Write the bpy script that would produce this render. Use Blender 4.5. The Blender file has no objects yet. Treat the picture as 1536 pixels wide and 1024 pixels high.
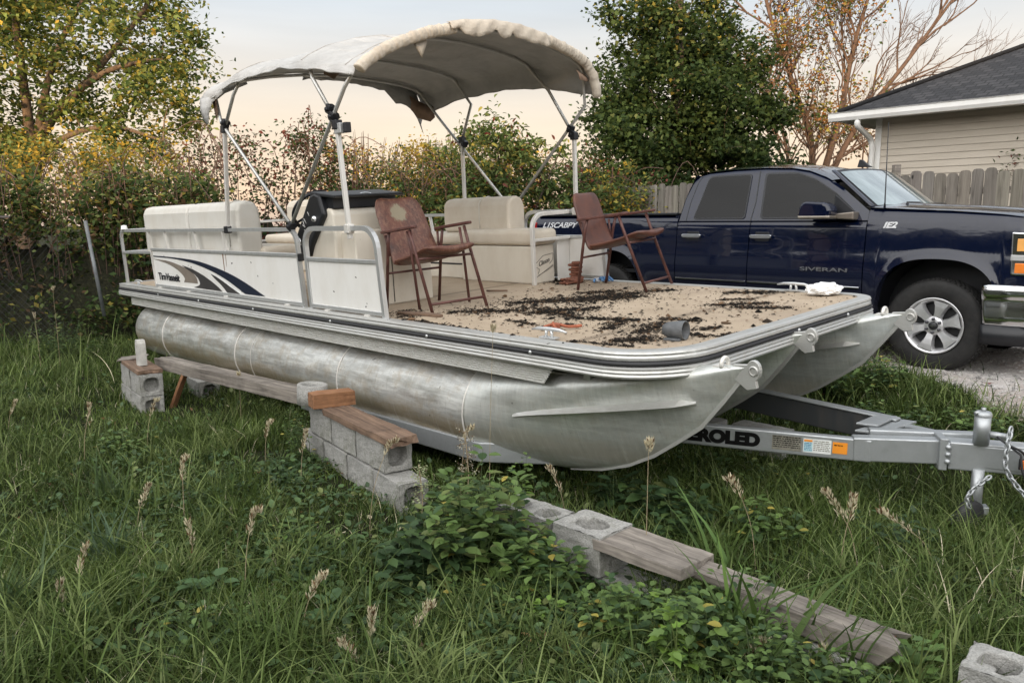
import bpy, bmesh, math, random
import numpy as np
from mathutils import Vector, Matrix, Euler
from math import radians, sin, cos, pi, sqrt, atan2
random.seed(7); rng = np.random.default_rng(7)
sc = bpy.context.scene
col = sc.collection

# ------------------------------------------------------------------ objects
def tag(o, label=None, cat=None, group=None, kind=None):
    if label: o['label'] = label
    if cat: o['category'] = cat
    if group: o['group'] = group
    if kind: o['kind'] = kind
    return o
def empty(name, mat=None, loc=None, label=None, cat=None, group=None):
    o = bpy.data.objects.new(name, None); col.objects.link(o)
    o.empty_display_size = .1
    if mat is not None: o.matrix_world = mat
    if loc is not None: o.location = loc
    return tag(o, label, cat, group)
def copy_tree(o, parent=None):
    c = o.copy(); col.objects.link(c); c.parent = parent
    for ch in o.children: copy_tree(ch, c)
    return c

class MB:
    """collects vertices and faces, then links them as one mesh object"""
    def __init__(s): s.v=[]; s.f=[]; s.sm=[]
    def add(s, vs, fs, smooth=False):
        n=len(s.v); s.v += [tuple(p) for p in vs]
        s.f += [tuple(i+n for i in f) for f in fs]; s.sm += [smooth]*len(fs); return s
    def box(s, lo, hi, M=None):
        x0,y0,z0=lo; x1,y1,z1=hi
        v=[(x0,y0,z0),(x1,y0,z0),(x1,y1,z0),(x0,y1,z0),(x0,y0,z1),(x1,y0,z1),(x1,y1,z1),(x0,y1,z1)]
        if M is not None: v=[M@Vector(p) for p in v]
        return s.add(v,[(0,3,2,1),(4,5,6,7),(0,1,5,4),(1,2,6,5),(2,3,7,6),(3,0,4,7)])
    def tube(s, pts, r, n=10, caps=True, closed=False, smooth=True, sq=False):
        pts=[Vector(p) for p in pts]; m=len(pts)
        rs = r if hasattr(r,'__len__') else [r]*m
        vs=[]; ref=None
        for i,p in enumerate(pts):
            if closed: t=(pts[(i+1)%m]-pts[i-1])
            else: t=(pts[min(i+1,m-1)]-pts[max(i-1,0)])
            t = t.normalized() if t.length>1e-9 else Vector((0,0,1))
            if ref is None:
                ref = Vector((0,0,1)) if abs(t.z)<.9 else Vector((0,1,0))
            a = (ref - t*ref.dot(t))
            if a.length<1e-6: a=t.orthogonal()
            a.normalize(); b=t.cross(a); ref=a
            for k in range(n):
                an=2*pi*(k+.5)/n
                q = 1.0
                if sq: q = 1/max(abs(cos(an)),abs(sin(an)))*.92
                vs.append(p+(a*cos(an)+b*sin(an))*rs[i]*q)
        fs=[]
        for i in range(m if closed else m-1):
            j=(i+1)%m
            for k in range(n):
                l=(k+1)%n
                fs.append((i*n+k,i*n+l,j*n+l,j*n+k))
        if caps and not closed:
            fs.append(tuple(range(n-1,-1,-1))); fs.append(tuple((m-1)*n+k for k in range(n)))
        return s.add(vs,fs,smooth and not sq)
    def cyl(s,a,b,r,n=16,r2=None): 
        return s.tube([a,b],[r, r if r2 is None else r2],n)
    def lathe(s, prof, c, ax, n=32, smooth=True):
        """prof: list of (r,h) along ax from c"""
        c=Vector(c); ax=Vector(ax).normalized(); a=ax.orthogonal().normalized(); b=ax.cross(a)
        vs=[]
        for r,h in prof:
            for k in range(n):
                t=2*pi*k/n; vs.append(c+ax*h+(a*cos(t)+b*sin(t))*r)
        fs=[(i*n+k,i*n+(k+1)%n,(i+1)*n+(k+1)%n,(i+1)*n+k) for i in range(len(prof)-1) for k in range(n)]
        return s.add(vs,fs,smooth)
    def prism(s, poly, axis, lo, hi, M=None):
        """polygon (a,b) extruded along axis ('x','y','z')"""
        def mk(p,h):
            return {'x':(h,p[0],p[1]),'y':(p[0],h,p[1]),'z':(p[0],p[1],h)}[axis]
        n=len(poly); v=[mk(p,lo) for p in poly]+[mk(p,hi) for p in poly]
        if M is not None: v=[M@Vector(p) for p in v]
        fs=[tuple(range(n-1,-1,-1)),tuple(range(n,2*n))]+[(i,(i+1)%n,n+(i+1)%n,n+i) for i in range(n)]
        return s.add(v,fs)
    def grid(s, fn, us, vs_, smooth=True, flip=False):
        n=len(vs_); v=[fn(u,w) for u in us for w in vs_]
        fs=[]
        for i in range(len(us)-1):
            for j in range(n-1):
                q=(i*n+j,(i+1)*n+j,(i+1)*n+j+1,i*n+j+1)
                fs.append(q[::-1] if flip else q)
        return s.add(v,fs,smooth)
    def build(s, name, mat=None, parent=None, bevel=0, seg=2, sub=0, solid=0, smooth=None, recalc=True, weld=0):
        me=bpy.data.meshes.new(name); me.from_pydata(s.v,[],s.f)
        sm = s.sm if smooth is None else [smooth]*len(s.f)
        if bevel or recalc or weld:
            me.polygons.foreach_set('use_smooth',sm)
            bm=bmesh.new(); bm.from_mesh(me)
            if weld: bmesh.ops.remove_doubles(bm,verts=bm.verts,dist=weld)
            if recalc: bmesh.ops.recalc_face_normals(bm,faces=bm.faces)
            bm.to_mesh(me); bm.free()
        else: me.polygons.foreach_set('use_smooth',sm)
        o=bpy.data.objects.new(name,me); col.objects.link(o)
        if mat: me.materials.append(mat)
        if parent: o.parent=parent
        if solid:
            m=o.modifiers.new('s','SOLIDIFY'); m.thickness=solid; m.offset=0
        if bevel:
            m=o.modifiers.new('b','BEVEL'); m.width=bevel; m.segments=seg; m.limit_method='ANGLE'; m.angle_limit=radians(35); m.harden_normals=False
        if sub:
            m=o.modifiers.new('u','SUBSURF'); m.levels=sub; m.render_levels=sub
        return o
def np_mesh(name, V, F, mat=None, parent=None, C=None, smooth=False):
    """V (n,3) array, F (m,k) array of equal sized faces (or list of such arrays), C (n,3) colours"""
    me=bpy.data.meshes.new(name)
    Fs = F if isinstance(F,list) else [F]
    Fs=[f for f in Fs if len(f)]
    me.vertices.add(len(V)); me.vertices.foreach_set('co',np.ascontiguousarray(V,dtype=np.float32).ravel())
    nl=sum(f.size for f in Fs); npoly=sum(len(f) for f in Fs)
    me.loops.add(nl); me.loops.foreach_set('vertex_index',np.concatenate([f.ravel() for f in Fs]).astype(np.int32))
    tot=np.concatenate([np.full(len(f),f.shape[1],dtype=np.int32) for f in Fs])
    st=np.concatenate([[0],np.cumsum(tot)[:-1]]).astype(np.int32)
    me.polygons.add(npoly); me.polygons.foreach_set('loop_start',st); me.polygons.foreach_set('loop_total',tot)
    if smooth: me.polygons.foreach_set('use_smooth',np.ones(npoly,dtype=bool))
    me.update(calc_edges=True)
    if C is not None:
        a=me.color_attributes.new('tint','FLOAT_COLOR','POINT')
        CC=np.ones((len(V),4),dtype=np.float32); CC[:,:3]=C; a.data.foreach_set('color',CC.ravel())
    o=bpy.data.objects.new(name,me); col.objects.link(o)
    if mat: me.materials.append(mat)
    if parent: o.parent=parent
    return o
def arc(c, r, a0, a1, n, plane='xz', y=0):
    out=[]
    for i in range(n+1):
        a=radians(a0+(a1-a0)*i/n)
        p=(c[0]+r*cos(a), c[1]+r*sin(a))
        out.append({'xz':(p[0],y,p[1]),'yz':(y,p[0],p[1]),'xy':(p[0],p[1],y)}[plane])
    return out
def bez(P, n=12):
    """Catmull-Rom through P"""
    P=[Vector(p) for p in P]; out=[]
    for i in range(len(P)-1):
        p0=P[max(i-1,0)];p1=P[i];p2=P[i+1];p3=P[min(i+2,len(P)-1)]
        for k in range(n):
            t=k/n
            out.append(.5*((2*p1)+(p2-p0)*t+(2*p0-5*p1+4*p2-p3)*t*t+(3*p1-p0-3*p2+p3)*t**3))
    out.append(P[-1]); return out
def lerp(a,b,t): return a+(b-a)*t
def table(T,x):
    if x<=T[0][0]: return T[0][1]
    for (a,u),(b,v) in zip(T,T[1:]):
        if x<=b: return u+(v-u)*(x-a)/(b-a)
    return T[-1][1]
def sstep(a,b,x):
    t=np.clip((x-a)/(b-a),0,1); return t*t*(3-2*t)

# ------------------------------------------------------------------ materials
def srgb(*c):
    return tuple(((v/255)/12.92 if v/255<=.04045 else ((v/255+.055)/1.055)**2.4) for v in c)
class NT:
    def __init__(s,name):
        s.m=bpy.data.materials.new(name); s.m.use_nodes=True; s.t=s.m.node_tree
        s.b=s.t.nodes['Principled BSDF']
    def n(s,typ,**kw):
        d=s.t.nodes.new(typ)
        for k,v in kw.items():
            if k.startswith('_'): setattr(d,k[1:],v)
            else: d.inputs[k.replace('__',' ')].default_value=v
        return d
    def l(s,a,b): s.t.links.new(a,b)
    def co(s,scale=(1,1,1),rot=(0,0,0),gen='Object'):
        tc=s.n('ShaderNodeTexCoord'); mp=s.n('ShaderNodeMapping'); mp.inputs['Scale'].default_value=scale; mp.inputs['Rotation'].default_value=rot
        s.l(tc.outputs[gen],mp.inputs['Vector']); return mp.outputs['Vector']
    def noise(s,vec,scale=5,detail=6,rough=.6,dist=0):
        d=s.n('ShaderNodeTexNoise',Scale=scale,Detail=detail,Roughness=rough,Distortion=dist); s.l(vec,d.inputs['Vector']); return d.outputs['Fac']
    def ramp(s,fac,stops):
        r=s.n('ShaderNodeValToRGB'); e=r.color_ramp.elements
        while len(e)<len(stops): e.new(.5)
        for k,(p,c) in zip(e,stops):
            k.position=p; k.color=(*c,1) if hasattr(c,'__len__') else (c,c,c,1)
        s.l(fac,r.inputs['Fac']); return r.outputs['Color']
    def mix(s,f,a,b,mode='MIX'):
        d=s.n('ShaderNodeMix'); d.data_type='RGBA'; d.blend_type=mode
        for i,v in ((0,f),(6,a),(7,b)):
            if isinstance(v,(int,float)): d.inputs[i].default_value=v
            elif isinstance(v,tuple): d.inputs[i].default_value=(*v,1)
            else: s.l(v,d.inputs[i])
        return d.outputs[2]
    def bump(s,h,strength=.3,dist=.01):
        d=s.n('ShaderNodeBump',Strength=strength,Distance=dist); s.l(h,d.inputs['Height']); s.l(d.outputs['Normal'],s.b.inputs['Normal']); return d
    def base(s,c):
        if isinstance(c,tuple): s.b.inputs['Base Color'].default_value=(*c,1)
        else: s.l(c,s.b.inputs['Base Color'])
    def rough(s,r):
        if isinstance(r,(int,float)): s.b.inputs['Roughness'].default_value=r
        else: s.l(r,s.b.inputs['Roughness'])
def simple(name,c,rough=.5,metal=0,var=.15,scale=8,bump=0,coat=0,spec=None,bscale=60):
    m=NT(name); v=m.co(); nz=m.noise(v,scale)
    c2=tuple(x*(1-var) for x in c); c3=tuple(min(1,x*(1+var)) for x in c)
    m.base(m.ramp(nz,[(.3,c2),(.7,c3)])); m.rough(rough); m.b.inputs['Metallic'].default_value=metal
    if coat: m.b.inputs['Coat Weight'].default_value=coat; m.b.inputs['Coat Roughness'].default_value=.03
    if spec is not None: m.b.inputs['Specular IOR Level'].default_value=spec
    if bump: m.bump(m.noise(v,bscale,4),bump,.01)
    return m.m
def grimy(name,c,grime,rough=.5,amount=.5,metal=0,scale=3,bump=.05,streak=(6,6,1.2)):
    """paint with weather streaks and spots"""
    m=NT(name); v=m.co(streak); v2=m.co()
    a=m.noise(v,scale,8,.65); b=m.noise(v2,scale*9,5,.7)
    k=m.ramp(a,[(.42,0.),(.75,amount)]); base=m.mix(k,c,grime)
    sp=m.ramp(b,[(.68,0.),(.74,.75)]); base=m.mix(sp,base,tuple(x*.45 for x in grime))
    m.base(base); m.rough(m.ramp(a,[(.3,rough*.8),(.7,min(1,rough*1.3))])); m.b.inputs['Metallic'].default_value=metal
    if bump: m.bump(b,bump,.004)
    return m.m
def leafmat(name,trans=.35,rough=.6,spec=.15):
    m=NT(name); a=m.n('ShaderNodeAttribute'); a.attribute_name='tint'
    m.base(a.outputs['Color']); m.rough(rough); m.b.inputs['Specular IOR Level'].default_value=spec
    tr=m.n('ShaderNodeBsdfTranslucent'); mx=m.n('ShaderNodeMixShader'); mx.inputs[0].default_value=trans
    m.l(a.outputs['Color'],tr.inputs['Color']); out=m.t.nodes['Material Output']
    m.l(m.b.outputs[0],mx.inputs[1]); m.l(tr.outputs[0],mx.inputs[2]); m.l(mx.outputs[0],out.inputs['Surface'])
    return m.m
def woodmat(name,light,dark,scale=1,axis=0,rough=.85):
    s=[28,28,28]; s[axis]=1.6
    m=NT(name); v=m.co(tuple(k*scale for k in s)); g=m.noise(v,1,8,.7,.6); b=m.noise(m.co(),6*scale,4)
    g2=m.noise(m.co(tuple(k*scale*.25 for k in s)),1,3)
    c=m.ramp(g,[(.3,dark),(.5,tuple((x+y)/2 for x,y in zip(light,dark))),(.72,light)])
    c=m.mix(m.ramp(b,[(.45,0.),(.8,.55)]),c,tuple(x*.45 for x in dark)); m.base(c); m.rough(rough)
    m.bump(m.mix(.4,g,g2),.6,.008); return m.m
def concretemat(name,c):
    m=NT(name); v=m.co(); a=m.noise(v,4,8,.7); b=m.noise(v,110,3,.6); vo=m.n('ShaderNodeTexVoronoi',Scale=140); m.l(v,vo.inputs['Vector'])
    cc=m.ramp(a,[(.25,tuple(x*.55 for x in c)),(.5,c),(.8,tuple(x*1.25 for x in c))])
    cc=m.mix(m.ramp(b,[(.35,.5),(.55,0.)]),cc,tuple(x*.4 for x in c))
    g=m.ramp(m.noise(v,5,8,.75),[(.50,0.),(.66,.6)]); cc=m.mix(g,cc,(.11,.11,.075)); cc=m.mix(m.ramp(m.noise(v,9,8,.8),[(.60,0.),(.68,.6)]),cc,(.50,.49,.46))
    m.base(cc); m.rough(.95); m.b.inputs['Specular IOR Level'].default_value=.2
    m.bump(m.mix(.5,b,vo.outputs['Distance']),.7,.006); return m.m
M={}
M['white']=grimy('painted panel',(.76,.75,.72),(.50,.46,.38),.42,.3,bump=0,streak=(1.6,1.6,.8))
M['rail']=grimy('anodised aluminium',(.60,.61,.61),(.40,.38,.35),.38,.4,metal=.65)
M['skirt']=grimy('ribbed pale aluminium skirt',(.66,.66,.63),(.42,.40,.34),.5,.45,metal=.15,streak=(3,3,6))
M['trim']=grimy('ribbed aluminium trim',(.56,.56,.54),(.38,.36,.32),.42,.5,metal=.6,streak=(3,3,6))
M['railwhite']=grimy('chalky aluminium',(.74,.72,.68),(.45,.42,.36),.45,.4,metal=.35)
M['black']=simple('black plastic',(.013,.014,.017),.42,bump=.1)
M['rubber']=simple('black rubber',(.018,.018,.02),.6)
M['vinyl']=grimy('ivory vinyl',(.60,.54,.45),(.42,.33,.23),.5,.45,bump=.1,streak=(1.5,1.5,1))
M['vinylgrey']=grimy('pale vinyl shell',(.62,.60,.55),(.44,.38,.29),.5,.4,bump=.1,streak=(1.5,1.5,1))
M['cream']=grimy('cream gelcoat',(.68,.63,.54),(.46,.38,.28),.35,.4,bump=.04,streak=(1.5,1.5,.8))
M['galv']=grimy('galvanised steel',(.42,.44,.45),(.30,.31,.31),.45,.6,metal=.7,scale=8,streak=(2,2,2))
M['galvdark']=grimy('dark weathered steel',(.07,.075,.08),(.10,.09,.08),.5,.6,metal=.5)
M['chrome']=simple('chrome',(.75,.76,.78),.12,1,.05)
M['darkglass']=simple('dark tinted glass',(.010,.012,.014),.04,0,.1,spec=.6)
M['concrete']=concretemat('concrete block',(.36,.355,.335))
M['woodgrey']=woodmat('weathered grey wood',(.36,.32,.275),(.055,.045,.038))
M['woodbrown']=woodmat('brown plank wood',(.30,.195,.13),(.045,.026,.018))
M['woodorange']=woodmat('fresh brown block wood',(.38,.19,.09),(.13,.055,.025),2)
M['leaf']=leafmat('leaf')
M['leafgloss']=leafmat('glossy leaf',.22,.45,.28)
M['blade']=leafmat('grass blade',.26,.55,.16)
M['dry']=leafmat('dry plant',.3,.9,.1)
M['bark']=woodmat('bark',(.17,.13,.10),(.05,.038,.03),.6,2,.95)
M['stem']=simple('green stem',(.06,.09,.03),.6)
M['drystem']=simple('dry stem',(.30,.24,.15),.8)
# ------------------------------------------------------------------ camera, light
H=1.67
cam=bpy.data.cameras.new('camera'); co_=bpy.data.objects.new('camera',cam); col.objects.link(co_)
cam.sensor_width=36; cam.lens=36*1180/1536; cam.clip_end=2000; cam.clip_start=.05
co_.location=(0,0,H); co_.rotation_euler=(radians(90)-math.atan(175/1180),0,0)
sc.camera=co_
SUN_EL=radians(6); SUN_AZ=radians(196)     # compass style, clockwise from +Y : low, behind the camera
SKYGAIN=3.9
w=bpy.data.worlds.new('World'); sc.world=w; w.use_nodes=True
nt=w.node_tree; bg=nt.nodes['Background']
def wn(t,**k):
    d=nt.nodes.new(t)
    for a_,v_ in k.items(): setattr(d,a_,v_)
    return d
sky=wn('ShaderNodeTexSky',sky_type='NISHITA',sun_disc=False); sky.sun_elevation=SUN_EL; sky.sun_rotation=SUN_AZ; sky.air_density=1.0; sky.dust_density=2.2
# thin evening veil over the clear sky: peach at the horizon, pale blue-grey above, brighter on the sunset side
tc=wn('ShaderNodeTexCoord'); sx=wn('ShaderNodeSeparateXYZ'); nt.links.new(tc.outputs['Generated'],sx.inputs[0])
rp=wn('ShaderNodeValToRGB'); el=rp.color_ramp.elements
while len(el)<5: el.new(.5)
for e_,(p_,c_) in zip(el,[(0,(.48,.37,.30)),(.03,(.62,.45,.315)),(.12,(.59,.495,.395)),(.25,(.44,.465,.49)),(1,(.41,.45,.51))]): e_.position=p_; e_.color=(*c_,1)
nt.links.new(sx.outputs['Z'],rp.inputs[0])
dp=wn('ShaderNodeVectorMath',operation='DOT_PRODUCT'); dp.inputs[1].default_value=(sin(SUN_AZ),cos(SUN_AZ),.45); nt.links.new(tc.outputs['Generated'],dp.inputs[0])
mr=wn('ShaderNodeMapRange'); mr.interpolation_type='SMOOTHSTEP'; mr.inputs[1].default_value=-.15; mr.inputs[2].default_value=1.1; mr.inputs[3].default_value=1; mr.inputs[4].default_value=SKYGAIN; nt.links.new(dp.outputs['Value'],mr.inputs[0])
cl=wn('ShaderNodeTexNoise'); cl.inputs['Scale'].default_value=2.2; cl.inputs['Detail'].default_value=5
mp=wn('ShaderNodeMapping'); mp.inputs['Scale'].default_value=(1,1,9); nt.links.new(tc.outputs['Generated'],mp.inputs[0]); nt.links.new(mp.outputs[0],cl.inputs['Vector'])
cr=wn('ShaderNodeMapRange'); cr.inputs[1].default_value=.35; cr.inputs[2].default_value=.7; cr.inputs[3].default_value=.92; cr.inputs[4].default_value=1.06; nt.links.new(cl.outputs['Fac'],cr.inputs[0])
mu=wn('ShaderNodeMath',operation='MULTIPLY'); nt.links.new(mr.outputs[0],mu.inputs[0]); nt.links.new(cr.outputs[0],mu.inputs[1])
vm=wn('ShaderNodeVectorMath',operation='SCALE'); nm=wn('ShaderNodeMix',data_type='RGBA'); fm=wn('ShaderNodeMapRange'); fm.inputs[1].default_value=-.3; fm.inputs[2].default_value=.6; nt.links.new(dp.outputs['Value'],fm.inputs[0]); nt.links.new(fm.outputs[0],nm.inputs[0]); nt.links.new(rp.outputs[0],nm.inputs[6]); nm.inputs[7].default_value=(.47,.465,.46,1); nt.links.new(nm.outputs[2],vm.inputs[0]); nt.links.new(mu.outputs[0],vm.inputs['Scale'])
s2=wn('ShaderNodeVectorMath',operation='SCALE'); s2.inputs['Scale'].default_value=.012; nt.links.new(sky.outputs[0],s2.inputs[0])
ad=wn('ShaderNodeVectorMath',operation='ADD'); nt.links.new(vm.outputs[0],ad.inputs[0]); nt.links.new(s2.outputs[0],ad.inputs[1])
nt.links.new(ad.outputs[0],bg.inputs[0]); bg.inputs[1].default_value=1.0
sun=bpy.data.lights.new('sun','SUN'); so=bpy.data.objects.new('sun',sun); col.objects.link(so)
sun.energy=3.6; sun.angle=radians(2); sun.color=(1,.70,.42)
d=Vector((sin(SUN_AZ)*cos(SUN_EL),cos(SUN_AZ)*cos(SUN_EL),sin(SUN_EL)))
so.rotation_euler=(-d).to_track_quat('-Z','Y').to_euler()
sc.view_settings.view_transform='Standard'; sc.view_settings.look='None'; sc.view_settings.exposure=0.75; sc.view_settings.gamma=1
sc.cycles.max_bounces=6; sc.cycles.diffuse_bounces=3; sc.cycles.glossy_bounces=3; sc.cycles.transmission_bounces=4; sc.cycles.transparent_max_bounces=8
sc.cycles.use_denoising=True
sc.cycles.sample_clamp_indirect=4

# ------------------------------------------------------------------ terrain
QX,QY=.729,.685                      # direction across boat, truck, fence and house
def hills(x,y,s=1.0):
    return (np.sin(x*1.7*s+y*.9*s)+np.sin(y*2.3*s-x*.6*s+1)+np.sin(x*3.9*s+2)*.5)/2.5
def gz(x,y):
    q=QX*x+QY*y
    r=.40*sstep(4.9,6.65,q)+.25*sstep(9.5,16,q)
    return r+.025*hills(x,y)*(1-.8*sstep(6.3,7,q))
def gravel_edge(x,y):
    s_=QY*x-QX*y; return QX*x+QY*y-(6.93-.78*sstep(-2.7,-1.2,s_)+.12*np.sin(x*3+y*2)+.06*np.sin(x*9-y*7))
# ------------------------------------------------------------------ pontoon boat
BM=(Matrix.Translation((-4.713,9.48,.966)) @ Matrix.Rotation(-.816,4,'Z') @ Matrix.Rotation(-.008,4,'Y') @ Matrix.Rotation(.063,4,'X'))
L,W=7.93,2.5
boat=empty('pontoon_boat',mat=BM,label='old aluminium pontoon boat with tattered beige canopy and open tan front deck',cat='pontoon boat')
# deck outline, counter clockwise, with rounded bow corners
def outline(off=0,n=10):
    rn,rf=.43,.22
    P=[(0-off,0-off)]
    P+=[(L-rn+(rn+off)*sin(a),rn-(rn+off)*cos(a)) for a in [i*pi/2/n for i in range(n+1)]]
    P+=[(L-rf+(rf+off)*cos(a),W-rf+(rf+off)*sin(a)) for a in [i*pi/2/n for i in range(n+1)]]
    P+=[(0-off,W+off)]
    return P
m=NT('tan deck carpet'); v=m.co(); a=m.noise(v,2.2,8,.7); b=m.noise(v,160,3); e=m.noise(v,14,6,.75)
c=m.ramp(a,[(.3,(.34,.27,.19)),(.55,(.44,.355,.26)),(.75,(.50,.41,.305))]); c=m.mix(m.ramp(b,[(.3,.5),(.6,0.)]),c,(.20,.14,.09))
c=m.mix(m.ramp(e,[(.62,0.),(.80,.55)]),c,(.14,.10,.07)); c=m.mix(m.ramp(m.noise(m.co(),1.1,7,.75,.6),[(.50,0.),(.64,.42)]),c,(.25,.19,.14))
wv=m.n('ShaderNodeTexWave',Scale=.13,Distortion=.0); wv.bands_direction='X'; m.l(m.co(),wv.inputs['Vector'])
c=m.mix(m.ramp(wv.outputs['Fac'],[(.0,.6),(.0012,0.)]),c,(.12,.09,.06))
m.base(c); m.rough(.95); m.bump(b,.5,.005); DECK=m.m
MB().prism(outline(-.012),'z',-.04,0).build('deck_board',DECK,boat)
def sweep(name,prof,mat,parent):
    mb=MB(); O=outline(0); n=len(prof); vs=[]
    for k,(o,z) in enumerate(prof):
        pts=outline(o); vs+= [(p[0],p[1],z) for p in pts]
    m_=len(O); fs=[]
    for k in range(n):
        kk=(k+1)%n
        for i in range(m_):
            j=(i+1)%m_; fs.append((k*m_+i,k*m_+j,kk*m_+j,kk*m_+i))
    mb.add(vs,fs,False); o=mb.build(name,mat,parent); 
    return o
sweep('edge_trim',[(-.07,-.002),(-.07,.008),(-.01,.010),(.012,.006),(.016,-.004),(.010,-.014),(.016,-.024),(.016,-.036),(.006,-.038),(.006,-.068),(.018,-.070),(.030,-.078),(.024,-.088),(.032,-.098),(.026,-.108),(.032,-.118),(.028,-.128),(-.02,-.130),(-.02,-.05),(-.02,-.002)],M['trim'],boat)
sweep('rub_strip',[(.0,-.041),(.020,-.042),(.027,-.053),(.020,-.065),(.0,-.066)],M['rubber'],boat)
for x,y in [(1.3,0),(2.4,0),(3.6,0),(4.9,0),(6.1,0),(7.05,0)]: MB().lathe([(0,.0065),(.009,.005),(.011,0)],(x,-.0265,-.053),(0,-1,0),10).build('rivet',M['rail'],boat)
for y in (1.3,1.95): MB().lathe([(0,.0065),(.010,.005),(.012,0)],(L+.026,y,-.053),(1,0,0),10).build('rivet',M['rail'],boat)
# ribbed skirt between trim and near pontoon
def ribs(x0,x1b,x1t,y,zt,zb,n=8):
    mb=MB(); P=[]
    for i in range(n*4+1):
        t=i/(n*4); z=lerp(zt,zb,t); k=(i%4); P.append((y-(.008 if k in(1,2) else 0),z,t))
    vs=[];
    for (yy,z,t) in P: vs+= [(x0,yy,z),(lerp(x1t,x1b,t),yy,z)]
    fs=[(2*i,2*i+1,2*i+3,2*i+2) for i in range(len(P)-1)]
    return mb.add(vs,fs,False)
ribs(.18,7.08,7.17,.045,-.128,-.245).build('ribbed_skirt',M['skirt'],boat,solid=.003)
ribs(.18,7.08,7.17,2.455,-.128,-.245).build('ribbed_skirt',M['skirt'],boat,solid=.003)
# weathered bare aluminium of the pontoons
m=NT('weathered pontoon aluminium'); v=m.co((1.1,1.1,9)); 
sx=m.n('ShaderNodeSeparateXYZ'); m.l(m.co(),sx.inputs[0]); 
mr=m.n('ShaderNodeMapRange'); mr.inputs['From Min'].default_value=-.46; mr.inputs['From Max'].default_value=-.80; m.l(sx.outputs['Z'],mr.inputs['Value'])
n1=m.noise(m.co((1.0,2.2,3.4)),2.4,9,.72,.6); n2=m.noise(m.co((.7,5,9)),2.2,8,.7,.3); n3=m.noise(m.co((26,3,2.2)),1.6,7,.8); n4=m.noise(m.co(),7,8,.75)
stain=m.ramp(m.mix(.45,mr.outputs[0],n1),[(.36,0.),(.49,.7),(.60,.85),(.72,.1)])
c=m.ramp(m.mix(.5,n1,n2),[(.38,(.37,.37,.34)),(.48,(.55,.555,.53)),(.58,(.80,.81,.78))])
c=m.mix(m.ramp(n4,[(.48,0.),(.62,.5)]),c,(.42,.35,.25))
c=m.mix(stain,c,(.36,.275,.16))
c=m.mix(m.ramp(n3,[(.56,0.),(.68,.5)]),c,(.78,.77,.73))
c=m.mix(m.ramp(n3,[(.30,.55),(.42,0.)]),c,(.22,.20,.16))
c=m.mix(m.ramp(m.noise(m.co(),46,6,.85),[(.62,0.),(.69,.6)]),c,(.80,.79,.76))
c=m.mix(m.ramp(m.noise(m.co(),23,4,.7),[(.67,0.),(.72,.85)]),c,(.10,.085,.07))
nx=m.n('ShaderNodeMath',_operation='GREATER_THAN'); nx.inputs[1].default_value=6.372; m.l(sx.outputs['X'],nx.inputs[0])
nf=m.n('ShaderNodeMath',_operation='MULTIPLY'); nf.inputs[1].default_value=.5; m.l(nx.outputs[0],nf.inputs[0]); c=m.mix(nf.outputs[0],c,m.ramp(m.mix(.5,n3,n4),[(.35,(.52,.55,.52)),(.6,(.78,.81,.78))]))
sc1=m.ramp(m.noise(m.co((90,2,1.2)),1.2,5,.8),[(.66,0.),(.70,.7)]); c=m.mix(sc1,c,(.85,.85,.83)); sc2=m.ramp(m.noise(m.co((2,30,70)),1.0,5,.8),[(.67,0.),(.71,.6)]); c=m.mix(sc2,c,(.82,.82,.80))
m.base(c); m.b.inputs['Metallic'].default_value=.62
m.rough(m.ramp(m.mix(.5,n1,n4),[(.35,.27),(.65,.55)])); m.bump(m.mix(.35,m.noise(m.co((1,1,1)),3.5,4),n4),.14,.02); ALU=m.m
PR=.315; PZ=-.56
def half(u,k):      # u 0 bottom .. 1 top ; k 0 tube .. 1 pointed nose
    c_=sqrt(max(0,1-(2*u-1)**2)); v_=min(1,(u/.80))**.85*(1 if u<.86 else sqrt(max(0,1-((u-.86)/.14)**2)))
    return lerp(c_,v_,k)
STEM=[(6.3,-.875),(6.7,-.866),(7.0,-.838),(7.25,-.788),(7.45,-.718),(7.62,-.628),(7.78,-.515),(7.92,-.41),(8.05,-.255),(8.14,-.14),(8.19,-.075)]
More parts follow.
